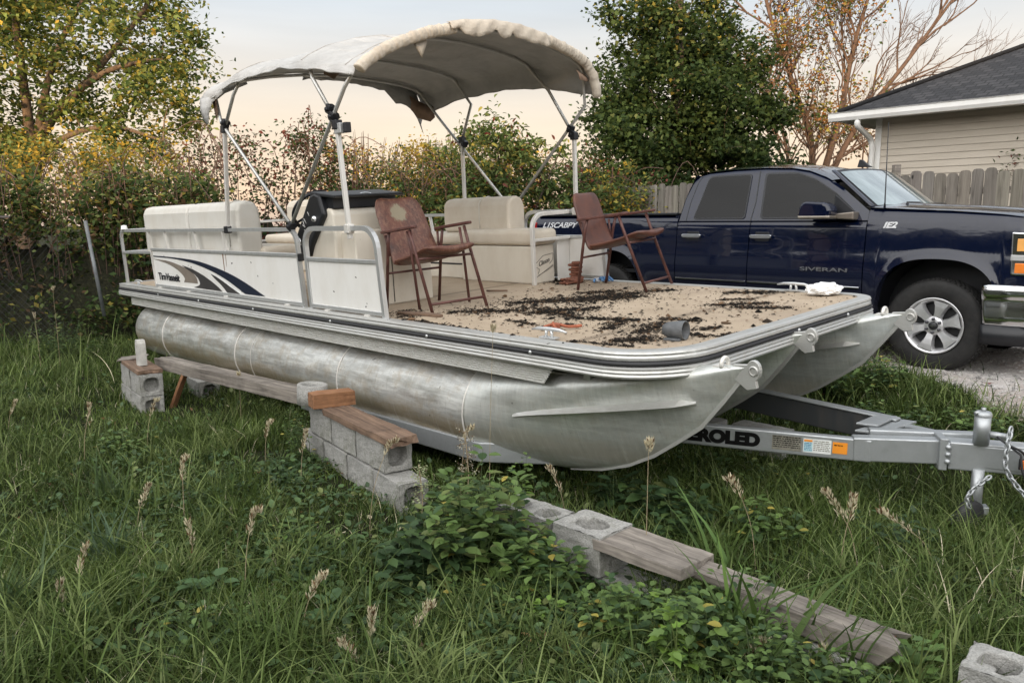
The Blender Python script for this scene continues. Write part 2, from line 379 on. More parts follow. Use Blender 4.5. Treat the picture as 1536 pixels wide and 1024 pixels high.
def pontoon(yc,dx):
    stn=[-.02,0.01,.04,.08,.14,.3]; 
    mb=MB(); rings=[]; xs=[]; N=22
    for i,t in enumerate([.0,.06,.14,.25]): xs.append((.14+t-.0,[.82,.93,.985,1.0][i]))
    xs+=[(x,1) for x in np.linspace(.5,6.3,14)]
    def ring(x,zb,zt,w,k):
        R=[]
        for j in range(N+1): u=.5-.5*cos(pi*j/N); R.append((x,yc-w*half(u,k),lerp(zb,zt,u)))
        for j in range(N-1,0,-1): u=.5-.5*cos(pi*j/N); R.append((x,yc+w*half(u,k),lerp(zb,zt,u)))
        return R
    for x,s in xs: rings.append(ring(x+ (0 if x>.5 else 0),PZ-PR*s,PZ+PR*s,PR*s,0))
    mb.add([p for p in rings[0]],[tuple(range(len(rings[0])))],False)
    for x in [6.45,6.6,6.8,7.0,7.15,7.3,7.45,7.6,7.72,7.83,7.92,8.0,8.07,8.13,8.175,8.195]:
        t=(x-6.3)/1.9; k=min(1,t*1.6)**.9; zt=lerp(PZ+PR,-.062,min(1,t*1.05)**1.2)
        w=PR*(1-t**2.0*.985) if t<1 else .004
        rings.append(ring(x+dx*max(0,min(1,t*3)),table(STEM,x),zt,max(w,.006),k))
    n=len(rings[0]); vs=[p for R in rings for p in R]; fs=[]
    for i in range(len(rings)-1):
        for k in range(n): fs.append((i*n+k,i*n+(k+1)%n,(i+1)*n+(k+1)%n,(i+1)*n+k))
    mb.add(vs,fs,True)
    p=mb.build('pontoon',ALU,boat,weld=.0005)
    # weld seams
    for x in (1.15,3.02,3.35,4.85,6.37):
        rr=PR+.0035; MB().tube([(x,yc+rr*sin(a),PZ-rr*cos(a)) for a in np.linspace(0,2*pi,40)[:-1]],.006 if x!=3.35 else .003,6,closed=True).build('weld_seam',M['railwhite'],p)
    # stem flange
    f=MB(); pts=[(x+dx*max(0,min(1,(x-6.3)/1.9*3)),z) for x,z in STEM[2:]]
    poly=[(x,z+.004) for x,z in pts]+[(x+.013*k,z-.012) for (x,z),k in zip(reversed(pts),[1,1,1,1,.8,.6,.4,.2,0])]
    f.prism(poly,'y',yc-.006,yc+.006); f.build('stem_flange',M['trim'],p)
    k=MB(); k.box((.5,yc-.006,-.895),(6.45,yc+.006,-.872)); k.build('keel',M['railwhite'],p)
    # lifting strake on the outer side
    for sd in ((-1,) if yc<2 else (1,-1)) if abs(yc-1.25)>.1 else ():
        g=MB(); X=np.linspace(6.78,7.93,16); vs=[]
        for x in X:
            t=(x-6.78)/1.15; tt=(x-6.3)/1.9; kk=min(1,tt*1.6)**.9; w=PR*(1-tt**2*.985)
            zb=table(STEM,x); zt=lerp(PZ+PR,-.062,min(1,tt*1.05)**1.2); z=lerp(-.475,-.255,t**.9); u=(z-zb)/(zt-zb)
            y=w*half(u,kk); e=.075*sin(pi*min(1,t*.55+.02))*(1 if t<.93 else (1-t)/.07)
            xx=x+dx*min(1,tt*3)
            vs+=[(xx,yc+sd*(y-.01),z+.012),(xx,yc+sd*(y+e),z-.018),(xx,yc+sd*(y-.01),z-.03)]
        fs=[]
        for i in range(len(X)-1):
            a=3*i; fs+=[(a,a+1,a+4,a+3),(a+1,a+2,a+5,a+4)]
        g.add(vs,fs,False); g.build('lifting_strake',M['trim'],p,solid=.003)
    # tow eye plate and bow cleat post
    t=MB(); xe=8.215+dx; ze=-.075
    P=[(xe-.10,ze-.05),(xe-.02,ze-.10),(xe+.03,ze-.085)]+[(xe+.010+.038*cos(a),ze+.0+.052*sin(a)) for a in np.linspace(-1.2,2.6,12)]+[(xe-.1,ze+.02)]
    inner=[(xe+.015+.018*cos(a),ze+.018*sin(a)) for a in np.linspace(0,2*pi,9)[:-1]]
    t.prism(P,'y',yc-.012,yc+.012); t.lathe([(.02,0),(.028,.004),(.02,.008)],(xe+.015,yc-.012,ze),(0,-1,0),12)
    t.build('tow_eye',M['trim'],p,bevel=.003)
    t=MB(); t.tube(arc((xe-.17,ze+.01),.032,-20,200,10,'yz',0) and [(xe-.15,yc+.032*cos(a),ze+.012+.034*sin(a)) for a in np.linspace(-.3,pi+.3,12)],.011,8)
    t.box((xe-.2,yc-.03,ze-.005),(xe-.1,yc+.03,ze+.006)); t.build('bow_hoop',M['railwhite'],p)
    return p
pontoon(.325,0); pontoon(1.25,-.17); pontoon(2.175,.03)
mb=MB()
for x in np.arange(.6,7.7,.61): MB().box((x,.12,-.20),(x+.05,2.38,-.055)).build('cross_beam',M['rail'],boat)
mb=MB()
for yc in (.325,1.25,2.175):
    for sgn in (-1,1): MB().prism([(yc+sgn*.05,-.20),(yc+sgn*.17,-.20),(yc+sgn*.17,-.235),(yc+sgn*.11,-.29),(yc+sgn*.05,-.26)],'x',.6,7.5).build('pontoon_bracket',M['rail'],boat)
# ---- fences
def railtube(path,name='rail',mat='rail',r=.0165,parent=boat): return MB().tube(path,r,12,sq=True).build(name,M[mat],parent,bevel=.004,seg=2)
def fence_side(y,flip,vis):
    g=railtube([(.10,y,.015),(.10,y,.54)]+arc((.19,.54),.09,180,90,6,'xz',y)+[(4.20,y,.63)]+arc((4.25,.51),.12,90,0,6,'xz',y)+[(4.40,y,.0)],'fence_frame')
    for x in (1.08,): MB().tube([(x,y,.02),(x-.05,y,.615)],.015,12,sq=True).build('fence_post',M['railwhite'],g)
    for x in (1.55,2.35,3.02): MB().tube([(x,y,.44),(x-.04,y,.615)],.014,12,sq=True).build('fence_post',M['railwhite'],g)
    railtube([(1.07,y,.425),(4.38,y,.425)],'mid_rail',parent=g); railtube([(1.09,y,.032),(4.385,y,.032)],'bottom_rail',parent=g)
    railtube([(.10,y,.375),(1.05,y,.39)],'mid_rail',parent=g)
    h=railtube([(4.52,y,.0),(4.50,y,.50)]+arc((4.635,.50),.135,180,90,6,'xz',y)+[(5.34,y,.635)]+arc((5.35,.485),.15,90,5,6,'xz',y)+[(5.535,y,.0)],'front_fence_frame',r=.019)
    railtube([(4.53,y,.40),(5.50,y,.40)],'mid_rail',parent=h); railtube([(4.54,y,.035),(5.51,y,.035)],'bottom_rail',parent=h)
    MB().box((4.53,y-.004,.04),(5.51,y+.004,.40)).build('front_side_panel',M['white'],boat)
    return MB().box((1.09,y-.004,.04),(4.38,y+.004,.42)).build('side_panel',M['white'],boat)
panel=fence_side(.05,1,True); fence_side(2.45,-1,False)
mb=MB()
for x in (1.2,2.0,2.9,4.1,4.75,5.3): MB().box((x,.02,.0),(x+.06,.075,.02)).build('fence_foot',M['railwhite'],boat)
# stern rail and gate side rails across the boat
railtube([(.10,.06,.63),(.10,2.44,.63)],'stern_rail'); railtube([(.10,.06,.375),(.10,2.44,.375)],'stern_rail')
MB().lathe([(0,.05),(.03,.045),(.035,.01),(.045,0),(0,0)],(.24,.05,.645),(0,0,1),14).build('stern_light',M['white'],boat)
def cross(y0,y1,name):
    s=1 if y1>y0 else -1
    g=railtube([(5.12,y0,.0),(5.12,y0,.50)]+[(5.12,y0+s*.13*(1-cos(a)),.50+.13*sin(a)) for a in np.linspace(0.1,pi/2,6)]+[(5.12,y1,.632)],name,'railwhite',.019)
    railtube([(5.12,y0,.40),(5.12,y1,.40)],'mid_rail','railwhite',.015,parent=g)
    return g
cross(1.94,2.42,'gate_side_frame')
MB().box((5.085,2.28,.01),(5.093,2.44,.39)).build('front_end_panel',M['white'],boat)
# ---- decals
m=NT('navy vinyl decal'); v=m.co(); a=m.noise(v,40,6,.8); m.base(m.ramp(a,[(.64,(.012,.017,.035)),(.72,(.3,.3,.3))])); m.rough(.4); NAVY=m.m
CHAR=simple('charcoal vinyl decal',(.045,.042,.043),.45); TAUPE=simple('taupe vinyl decal',(.20,.17,.14),.5); WDEC=simple('white vinyl decal',(.8,.8,.78),.5)
def band(up,lo,y,mat,name,parent=panel):
    U=bez([(x,y,z) for x,z in up],8); Lo=bez([(x,y,z) for x,z in lo],8); n=len(U)
    vs=U+Lo; fs=[(i,i+1,n+i+1,n+i) for i in range(n-1)]
    o=MB().add(vs,fs,False).build(name,mat,parent); return o
Y=.0435
band([(1.10,.358),(1.75,.350),(2.35,.325),(2.95,.245),(3.35,.160),(3.72,.055)],[(1.10,.345),(1.7,.335),(2.2,.300),(2.65,.235),(3.0,.155),(3.32,.055)],Y,NAVY,'navy_swoosh')
band([(1.90,.275),(2.15,.245),(2.40,.195),(2.60,.140),(2.75,.09),(2.83,.052)],[(1.90,.272),(2.05,.23),(2.22,.185),(2.30,.135),(2.30,.09),(2.15,.058)],Y-.001,CHAR,'charcoal_swoosh')
band([(2.62,.21),(2.80,.175),(2.95,.135),(3.10,.095),(3.20,.055),(3.22,.05)],[(2.62,.205),(2.70,.165),(2.80,.125),(2.87,.090),(2.93,.055),(2.95,.05)],Y-.002,CHAR,'charcoal_swoosh')
band([(2.50,.245),(2.72,.205),(2.92,.155),(3.08,.11),(3.22,.07),(3.27,.05)],[(2.50,.240),(2.70,.198),(2.89,.148),(3.05,.10),(3.19,.06),(3.23,.05)],Y-.003,WDEC,'white_pinstripe')
band([(1.10,.322),(1.50,.310),(1.85,.270),(2.12,.215),(2.24,.16),(2.26,.10)],[(1.10,.318),(1.45,.285),(1.70,.238),(1.86,.185),(1.93,.14),(1.90,.10)],Y,TAUPE,'taupe_swoosh')
def text(s,M4,size,mat,parent,name='lettering',ext=.002,shear=0,xs=1,ys=1,bold=.0):
    c=bpy.data.curves.new(name,'FONT'); c.body=s; c.size=size; c.extrude=ext; c.shear=shear; c.offset=bold
    o=bpy.data.objects.new(name,c); col.objects.link(o); c.materials.append(mat)
    if parent: o.parent=parent
    bpy.context.view_layer.update(); dg=bpy.context.evaluated_depsgraph_get(); me=bpy.data.meshes.new_from_object(o.evaluated_get(dg)); bpy.data.objects.remove(o)
    o=bpy.data.objects.new(name,me); col.objects.link(o)
    if parent: o.parent=parent
    o.matrix_local=M4@Matrix.Diagonal((xs,ys,1,1)); return o
def facing_y(x,y,z): return Matrix.Translation((x,y,z))@Matrix.Rotation(radians(90),4,'X')   # text read from -y side
text("TirnVaseeit",facing_y(1.19,.042,.10)@Matrix.Rotation(0,4,'Z'),.115,simple('black decal',(.015,.015,.02),.5),panel,xs=1.12,ys=.95,bold=.002)
# brown drip stains, scuffs and holes in the panels (real marks with a shape)
mb=MB()
for k in range(26):
    x=random.uniform(1.2,5.4); z=random.uniform(.06,.38)
    if 4.36<x<4.55: continue
    r=random.uniform(.002,.006); a=random.uniform(0,3); mb.box((-r,0,-r*random.uniform(1,5)),(r,.0005,r),Matrix.Translation((x,.0452,z))@Matrix.Rotation(a,4,'Y'))
mb.build('scuff',simple('scuff mark',(.05,.04,.035),.8),panel)['kind']='stuff'
mb=MB()
for x,z0,z1,w_ in [(2.93,.26,.415,.013),(2.99,.30,.41,.006)]:
    mb.add([(x-w_,.0449,z1),(x+w_,.0449,z1),(x+w_*.6,.0449,z0),(x-w_*.3,.0449,z0-.02)],[(0,1,2,3)])
mb.build('rust_drip',simple('rust drip',(.22,.12,.07),.8),panel)
# ---- furniture: lounges, bolted to the deck
def cushion(lo,hi,name,parent,mat='vinyl',r=.05,seg=4):
    return MB().box(lo,hi).build(name,M[mat],parent,bevel=r,seg=seg,smooth=True)
def piping(pts,parent,r=.006): return MB().tube(pts,r,6).build('piping',M['vinylgrey'],parent)
seat=MB().box((1.18,.10,.0),(3.20,.66,.34)).build('rear_lounge',M['cream'],boat,bevel=.02)
cushion((1.16,.30,.34),(3.24,.68,.46),'seat_cushion',seat)
for x0,x1 in ((.74,2.00),(2.035,3.18)):
    MB().prism([(.105,.36),(.33,.36),(.345,.60),(.335,.80),(.30,.865),(.22,.885),(.14,.87),(.11,.80)],'x',x0,x1).build('backrest',M['vinylgrey'] ,seat,bevel=.034,seg=4)
MB().tube([(2.99,.106,.47),(2.99,.105,.80),(2.99,.145,.873),(2.99,.22,.892),(2.99,.30,.868),(2.99,.34,.79),(2.99,.349,.6),(2.99,.335,.47)],.006,6).build('piping',M['vinylgrey'],seat)
seat=MB().box((.25,1.85,.0),(1.35,2.38,.34)).build('stern_lounge',M['cream'],boat,bevel=.02)
cushion((.22,1.78,.34),(1.40,2.22,.46),'seat_cushion',seat)
MB().prism([(2.40,.36),(2.18,.36),(2.165,.60),(2.175,.80),(2.21,.865),(2.29,.885),(2.37,.87),(2.40,.80)],'x',.0+.16,1.36).build('backrest',M['vinyl'],seat,bevel=.022,seg=3)
seat=MB().box((4.05,1.99,.0),(5.06,2.27,.345)).build('front_lounge',M['cream'],boat,bevel=.012)
MB().box((3.02,2.08,.0),(4.045,2.40,.30)).build('side_base',M['cream'],seat,bevel=.012)
MB().box((3.05,2.074,.14),(4.045,2.081,.155)).build('shadow_gap',M['black'],seat)
cushion((4.03,1.96,.35),(5.10,2.29,.495),'seat_cushion',seat,r=.045); cushion((3.0,2.04,.345),(4.02,2.41,.46),'seat_cushion',seat,r=.045)
MB().prism([(2.20,.46),(2.43,.46),(2.43,.70),(2.40,.775),(2.34,.80),(2.25,.79),(2.205,.74),(2.195,.60)],'x',3.54,4.54).build('backrest',M['vinyl'],seat,bevel=.03,seg=4)
MB().tube([(4.12,2.197,.48),(4.12,2.192,.6),(4.12,2.20,.74),(4.12,2.245,.797),(4.12,2.34,.806),(4.12,2.40,.78)],.005,6).build('piping',M['vinylgrey'],seat)
INK=simple('black pen ink',(.02,.018,.018),.7)
text('Clisson',Matrix.Translation((5.0625,2.06,.155))@Matrix.Rotation(radians(90),4,'Z')@Matrix.Rotation(radians(90),4,'X')@Matrix.Rotation(radians(14),4,'Z'),.062,INK,seat,ext=.001,shear=.5,xs=.8)
mb=MB()
for P in ([(2.00,.17),(2.12,.25),(2.25,.265)],[(2.01,.16),(2.07,.13),(2.05,.09)],[(2.02,.06),(2.12,.10),(2.25,.16)],[(2.05,.075),(2.17,.115),(2.25,.15)],[(2.2,.17),(2.24,.20),(2.255,.26)]):
    mb.tube([(5.0635,a,b) for a,b in P],.0017,5)
mb.build('line_drawing',INK,seat)
# ---- helm console
hel=MB()
hel.prism([(4.34,0),(4.72,0),(4.73,.74),(4.70,.775),(4.62,.785),(4.56,.77),(4.34,.40)],'y',.18,.92)
hel=hel.build('helm_console',M['cream'],boat,bevel=.02,seg=3)
MB().box((4.40,.24,.0),(4.92,.95,.60)).build('cabinet',M['cream'],hel,bevel=.014,seg=3)
MB().box((4.919,.555,.02),(4.924,.562,.58)).build('door_gap',simple('dark seam',(.06,.05,.04),.9),hel)
MB().prism([(4.16,.40),(4.32,.40),(4.66,.735),(4.60,.885),(4.54,.905),(4.46,.885),(4.14,.52)],'y',.14,.80).build('dashboard',M['black'],hel,bevel=.02)
MB().prism([(4.44,.885),(4.80,.855),(4.82,.868),(4.79,.878),(4.46,.915)],'y',.16,.80).build('console_lid',M['black'],hel,bevel=.006)
MB().box((4.55,.20,.78),(4.72,.78,.86)).build('windscreen_base',M['black'],hel)
mb=MB(); cw=Vector((4.06,.40,.77)); axw=Vector((-.80,0,.60)).normalized(); u=Vector((0,1,0)); vv=axw.cross(u)
mb.tube([cw+(u*cos(a)+vv*sin(a))*.185 for a in np.linspace(0,2*pi,36)[:-1]],.017,10,closed=True)
for a in (0.3,2.4,4.5): mb.tube([cw+axw*-.02,cw+(u*cos(a)+vv*sin(a))*.18],.011,8)
mb.cyl(cw-axw*.2,cw+axw*.01,.03,12); mb.build('steering_wheel',M['black'],hel)
mb=MB(); mb.lathe([(0,.02),(.02,.018),(.026,0)],(4.52,.138,.705),(0,-1,0),14); mb.build('knob',M['chrome'],hel); mb=MB(); mb.lathe([(0,.012),(.008,.01),(.011,0)],(4.34,.138,.55),(0,-1,0),10); mb.build('key_switch',M['chrome'],hel); MB().tube([(4.24,.125,.56),(4.30,.115,.55),(4.31,.115,.50)],.006,8).build('throttle_lever',M['chrome'],hel)
mb=MB()
for a,b,c_,d_ in [(4.32,.66,4.36,.64),(4.35,.71,4.38,.67),(4.34,.62,4.39,.60),(4.39,.58,4.41,.62),(4.42,.76,4.44,.73),(4.33,.69,4.35,.65)]: mb.tube([(a,.1385,b),(c_,.1385,d_)],.0022,5)
mb.build('scratched_label',M['white'],hel)
MB().lathe([(0,.012),(.025,.01),(.05,.004),(.06,0)],(4.70,.5,.882),(0,0,1),20).build('lid_latch',M['chrome'],hel)
# ---- cleats, docking light
def cleat(x,y,rz):
    Mx=Matrix.Translation((x,y,.01))@Matrix.Rotation(rz,4,'Z'); mb=MB()
    mb.tube([Mx@Vector(p) for p in [(-.13,0,.040),(-.08,0,.050),(0,0,.052),(.08,0,.050),(.13,0,.040)]],[.005,.010,.012,.010,.005],10)
    mb.tube([Mx@Vector((-.025,0,0)),Mx@Vector((-.018,0,.045))],.009,8); mb.tube([Mx@Vector((.025,0,0)),Mx@Vector((.018,0,.045))],.009,8)
    mb.box((-.06,-.022,-.002),(.06,.022,.006),Mx); mb.build('cleat',M['rail'],boat)
cleat(7.08,.10,.05); cleat(7.33,2.44,0); cleat(.55,.03,0)
# ------------------------------------------------------------------ bimini top (part of the boat)
SH=[(0,0),(.012,.14),(.04,.27),(.10,.46),(.16,.60),(.26,.78),(.39,.93),(.52,1),(.63,.985),(.78,.87),(.88,.74),(.94,.60),(.975,.42),(.99,.22),(1,0)]
TOP=[(2.90,2.09),(3.2,2.13),(3.6,2.155),(4.1,2.14),(4.75,2.15),(5.1,2.125),(5.45,2.115)]
EDGE=[(2.90,1.74),(3.05,1.76),(3.3,1.80),(3.55,1.835),(4.0,1.845),(4.4,1.835),(4.75,1.795),(5.1,1.72),(5.45,1.655)]
def bim(x,yy,dz=0,wr=1):
    """x along boat, yy 0..1 across"""
    p=lerp(.62,1,min(1,max(0,(x-2.9)/2.55)))
    s=max(0,table(SH,yy))**p
    e=table(EDGE,x); e=lerp(e,e-.02,yy); z=lerp(e,table(TOP,x),s)
    # sag between bows
    B=[2.95,3.65,4.72,5.45]
    for a,b in zip(B,B[1:]):
        if a<=x<=b: z-=.045*sin(pi*(x-a)/(b-a))*sin(pi*yy)**.4
    y=.02+2.48*yy
    return Vector((x,y,z+dz))
m=NT('weathered canopy canvas'); v=m.co((2,2,2)); a=m.noise(v,1.5,7,.65); b=m.noise(m.co(),300,2); 
c=m.ramp(a,[(.3,(.34,.34,.335)),(.55,(.45,.45,.44)),(.75,(.51,.51,.50))]); c=m.mix(m.ramp(m.noise(m.co(),5,6,.7),[(.60,0.),(.8,.45)]),c,(.33,.27,.22))
m.base(c); m.rough(.85); m.b.inputs['Specular IOR Level'].default_value=.25
wr=m.noise(m.co((1.2,4.5,4.5)),2.2,4,.5,.6); m.bump(m.mix(.06,wr,b),.55,.05); CANVAS=m.m
ys=sorted(set([0,.004,.012,.025,.04,.07,.10,.13,.16,.2,.94,.96,.975,.985,.993,1]+list(np.linspace(.24,.92,26))))
xs=np.linspace(2.92,5.42,58)
def f(x,yy):
    p=bim(x,yy); n=.004*sin(x*9+yy*14)+.004*sin(x*23+sin(yy*30)*2)*min(1,4*abs(yy-.5)) 
    if yy<.05 or yy>.95: p.y+= (-1 if yy<.5 else 1)*.005*sin(x*17)*(1); 
    p.z+=n; 
    if yy in (0,): p.z+=.004*sin(x*13)
    return p
top=MB().grid(f,xs,ys).build('canopy',CANVAS,boat,solid=.004)
# front sleeve: scrunched beige roll
m=NT('beige scrunched sleeve'); v=m.co((6,6,6)); a=m.noise(v,1,6,.6); m.base(m.ramp(a,[(.3,(.42,.36,.29)),(.7,(.60,.54,.45))])); m.rough(.85); m.bump(m.noise(m.co((3,18,18)),1.6,4),.5,.02); SLEEVE=m.m
def roll(t0,t1,r0,xc,n,seed):
    R=random.Random(seed); mb=MB(); K=14; vs=[]
    T=np.linspace(t0,t1,n)
    for i,t in enumerate(T):
        c_=bim(5.45,t); c_.x=xc; c_.z-=.03
        d=(bim(5.45,min(1,t+.01))-bim(5.45,max(0,t-.01))).normalized(); nrm=Vector((0,-d.z,d.y)); 
        if nrm.z<0 and .1<t<.9: nrm=-nrm
        if t<=.1: nrm=Vector((0,-abs(nrm.y),abs(nrm.z)))
        if t>=.9: nrm=Vector((0,abs(nrm.y),abs(nrm.z)))
        c_-=nrm*.0
        ruf=.12*sin(i*2.05+R.random()*1.5)+.08*sin(i*.83+1)+(R.random()-.5)*.22
        for k in range(K):
            a=2*pi*k/K; rr=r0*(1+ruf*(.5+.5*cos(a-.5)))*(.9+.2*R.random())
            vs.append(c_+Vector((1,0,0))*cos(a)*rr*1.0+nrm*sin(a)*rr*1.15)
    fs=[(i*K+k,i*K+(k+1)%K,(i+1)*K+(k+1)%K,(i+1)*K+k) for i in range(n-1) for k in range(K)]
    fs+=[tuple(range(K)),tuple((n-1)*K+k for k in range(K))]
    return mb.add(vs,fs,True)
roll(.012,.36,.037,5.45,86,3).build('canopy_sleeve',SLEEVE,boat,sub=1)
roll(.70,1.0,.040,5.45,74,5).build('canopy_sleeve',SLEEVE,boat,sub=1)
# torn middle flap, ragged lower edge
R=random.Random(11); mb=MB(); n=64; rows=7; vs=[]
for i in range(n+1):
    t=lerp(.33,.74,i/n); tt=i/n
    dp=table([(0,.03),(.08,.035),(.12,.075),(.18,.10),(.30,.095),(.38,.085),(.43,.05),(.47,.10),(.52,.11),(.56,.095),(.60,.055),(.64,.095),(.70,.09),(.8,.10),(.9,.09),(1,.085)],tt)+R.random()*.009
    c0=bim(5.45,t)
    for j in range(rows+1):
        s=j/rows; vs.append(c0+Vector((.055*sin(s*pi*.6)+.006*sin(i*.7+j),0,.022*(1-s)-dp*s*s*1.05)))
fs=[(i*(rows+1)+j,(i+1)*(rows+1)+j,(i+1)*(rows+1)+j+1,i*(rows+1)+j+1) for i in range(n) for j in range(rows)]
mb.add(vs,fs,True).build('torn_front_flap',SLEEVE,boat,solid=.003)
# hanging torn corners and ribbons: polygon strips with ragged ends
BRN=simple('torn brown lining',(.25,.17,.12),.9,var=.4); 
def rag(P,mat,name='torn_strip'):
    """P list of (upper point, lower point)"""
    n=len(P); vs=[]
    for a,b in P:
        a=Vector(a); b=Vector(b); mid=(a+b)/2+Vector((R.uniform(-.02,.02),R.uniform(-.02,.02),0)); vs+=[a,mid,b]
    fs=[]
    for i in range(n-1): fs+=[(3*i,3*i+3,3*i+4,3*i+1),(3*i+1,3*i+4,3*i+5,3*i+2)]
    MB().add(vs,fs,True).build(name,mat,boat,solid=.004)
# near rear corner droop
rag([((2.915,.50,2.02),(2.915,.48,1.95)),((2.905,.28,1.96),(2.90,.26,1.86)),((2.90,.12,1.90),(2.91,.12,1.76)),((2.90,.02,1.80),(2.93,.015,1.62)),((2.98,.0,1.79),(3.03,.0,1.555)),((3.04,.005,1.79),(3.07,.0,1.58)),((3.12,.005,1.79),(3.10,.0,1.66)),((3.20,.01,1.80),(3.18,.01,1.74)),((3.40,.012,1.82),(3.40,.012,1.785))],CANVAS,'torn_corner')
rag([((3.10,.05,1.80),(3.12,.05,1.62)),((3.16,.04,1.80),(3.16,.04,1.585)),((3.22,.04,1.80),(3.20,.04,1.66))],BRN)
# rear valance hanging on the far half
P=[]
for i in range(22):
    t=lerp(.42,1.0,i/21); a=bim(2.92,t); dp=.05+.05*(i/21)+(.10 if t>.86 else 0)+R.uniform(-.012,.012)+(.05 if i%5==0 and t>.8 else 0); P.append((a,a+Vector((-.02,0,-dp))))
rag(P,CANVAS,'rear_valance')
rag([((2.96,2.30,1.92),(2.96,2.30,1.78)),((2.97,2.38,1.88),(3.0,2.37,1.68)),((3.05,2.46,1.82),(3.08,2.47,1.64)),((3.12,2.49,1.80),(3.14,2.49,1.68))],BRN)
rag([((3.35,1.05,2.10),(3.33,1.05,2.02)),((3.42,1.10,2.11),(3.42,1.1,1.96)),((3.5,1.15,2.11),(3.50,1.15,2.04))],BRN)
rag([((5.40,.55,1.93),(5.42,.55,1.90)),((5.40,.60,1.94),(5.44,.60,1.80)),((5.40,.65,1.96),(5.42,.66,1.90))],SLEEVE)
rag([((5.40,2.28,1.84),(5.42,2.30,1.76)),((5.40,2.33,1.82),(5.44,2.36,1.74)),((5.40,2.40,1.80),(5.42,2.42,1.75))],BRN)
# bows and struts
def bow(x,near,far,name,lo=.035,hi=.965,dz=-.03,r=.0145,mat='trim'):
    mid=[bim(x,t,dz) for t in np.linspace(lo,hi,40)]
    return MB().tube(list(near)+mid+list(far),r,10).build(name,M[mat],boat)
N0=(4.30,.05,.66); F0=(4.33,2.45,.66)
a=bow(3.02,[N0,(3.22,.05,1.56)],[(3.30,2.45,1.62),F0],'canopy_bow')
a=bow(5.36,[N0,(5.26,.05,1.60)],[(5.34,2.45,1.55),F0],'canopy_bow')
a=bow(3.62,[(3.27,.05,1.50),(3.52,.05,1.76)],[(3.80,2.45,1.74),(3.62,2.45,1.40)],'canopy_bow')
a=bow(4.72,[(5.07,.05,1.44),(4.84,.05,1.72)],[(4.90,2.45,1.74),(5.16,2.45,1.36)],'canopy_bow')
def strut(a,b): 
    return MB().tube([a,b],.0175,12,sq=True).build('canopy_strut',M['railwhite'],boat,bevel=.004)
for a,b in (((3.10,.05,.60),(3.27,.05,1.50)),((5.17,.045,.56),(5.12,.05,1.36)),((3.60,2.45,.60),(3.62,2.45,1.40)),((5.20,2.44,.60),(5.20,2.45,1.30))):
    s=strut(a,b)
    MB().box((-.03,-.028,-.03),(.03,.028,.035),Matrix.Translation(b)).build('hinge_clamp',M['black'],s,bevel=.006)
    MB().box((-.028,-.03,-.035),(.028,.026,.03),Matrix.Translation((a[0],a[1],.635))).build('rail_clamp',M['black'] if a[0]<4 else M['railwhite'],s,bevel=.006)
def knob(c_,s=.027):
    mb=MB(); mb.box((-s,-s,-s*1.2),(s,s,s*1.2),Matrix.Translation(c_)@Matrix.Rotation(.5,4,'Y')); mb.cyl(Vector(c_)+Vector((0,-s*1.6,0)),Vector(c_)+Vector((0,s*1.6,0)),s*.6,10); mb.build('hinge',M['black'],boat,bevel=.004)
for c_ in [(4.30,.05,.655),(4.33,2.45,.66),(3.30,.05,1.55),(5.05,.05,1.475),(5.085,.05,1.42),(3.66,2.45,1.36),(5.16,2.45,1.37),(5.18,2.45,1.32)]: knob(c_)
MB().box((4.385,.03,.38),(4.42,.07,.44)).build('rail_sleeve',M['black'],boat,bevel=.004)
MB().box((5.10,.03,1.30),(5.19,.08,1.37)).build('strut_bracket',M['rail'],boat,bevel=.004)
MB().box((5.20,.045,1.30),(5.24,.09,1.37)).build('strut_pad',M['rubber'],boat,bevel=.004)

# hems and stitched seams of the canopy
SEAM=simple('stitched seam tape',(.36,.345,.32),.9,0,.2,30)
def surf(x,yy,dz=.004):
    p=f(x,yy); p.z+=dz; return p
for x in (3.62,4.70,5.30):
    MB().tube([surf(x,t) for t in np.linspace(.012,.985,46)],.0045,5,caps=False).build('seam',SEAM,boat)
for t in (.30,.70): MB().tube([surf(x,t) for x in np.linspace(2.96,5.36,34)],.0032,5,caps=False).build('seam',SEAM,boat)
MB().tube([Vector((x,f(x,0).y-.004,f(x,0).z+.006)) for x in np.linspace(2.96,5.40,40)],.008,6).build('hem',CANVAS,boat)
MB().tube([Vector((x,f(x,1).y+.004,f(x,1).z+.006)) for x in np.linspace(2.96,5.40,40)],.008,6).build('hem',CANVAS,boat)
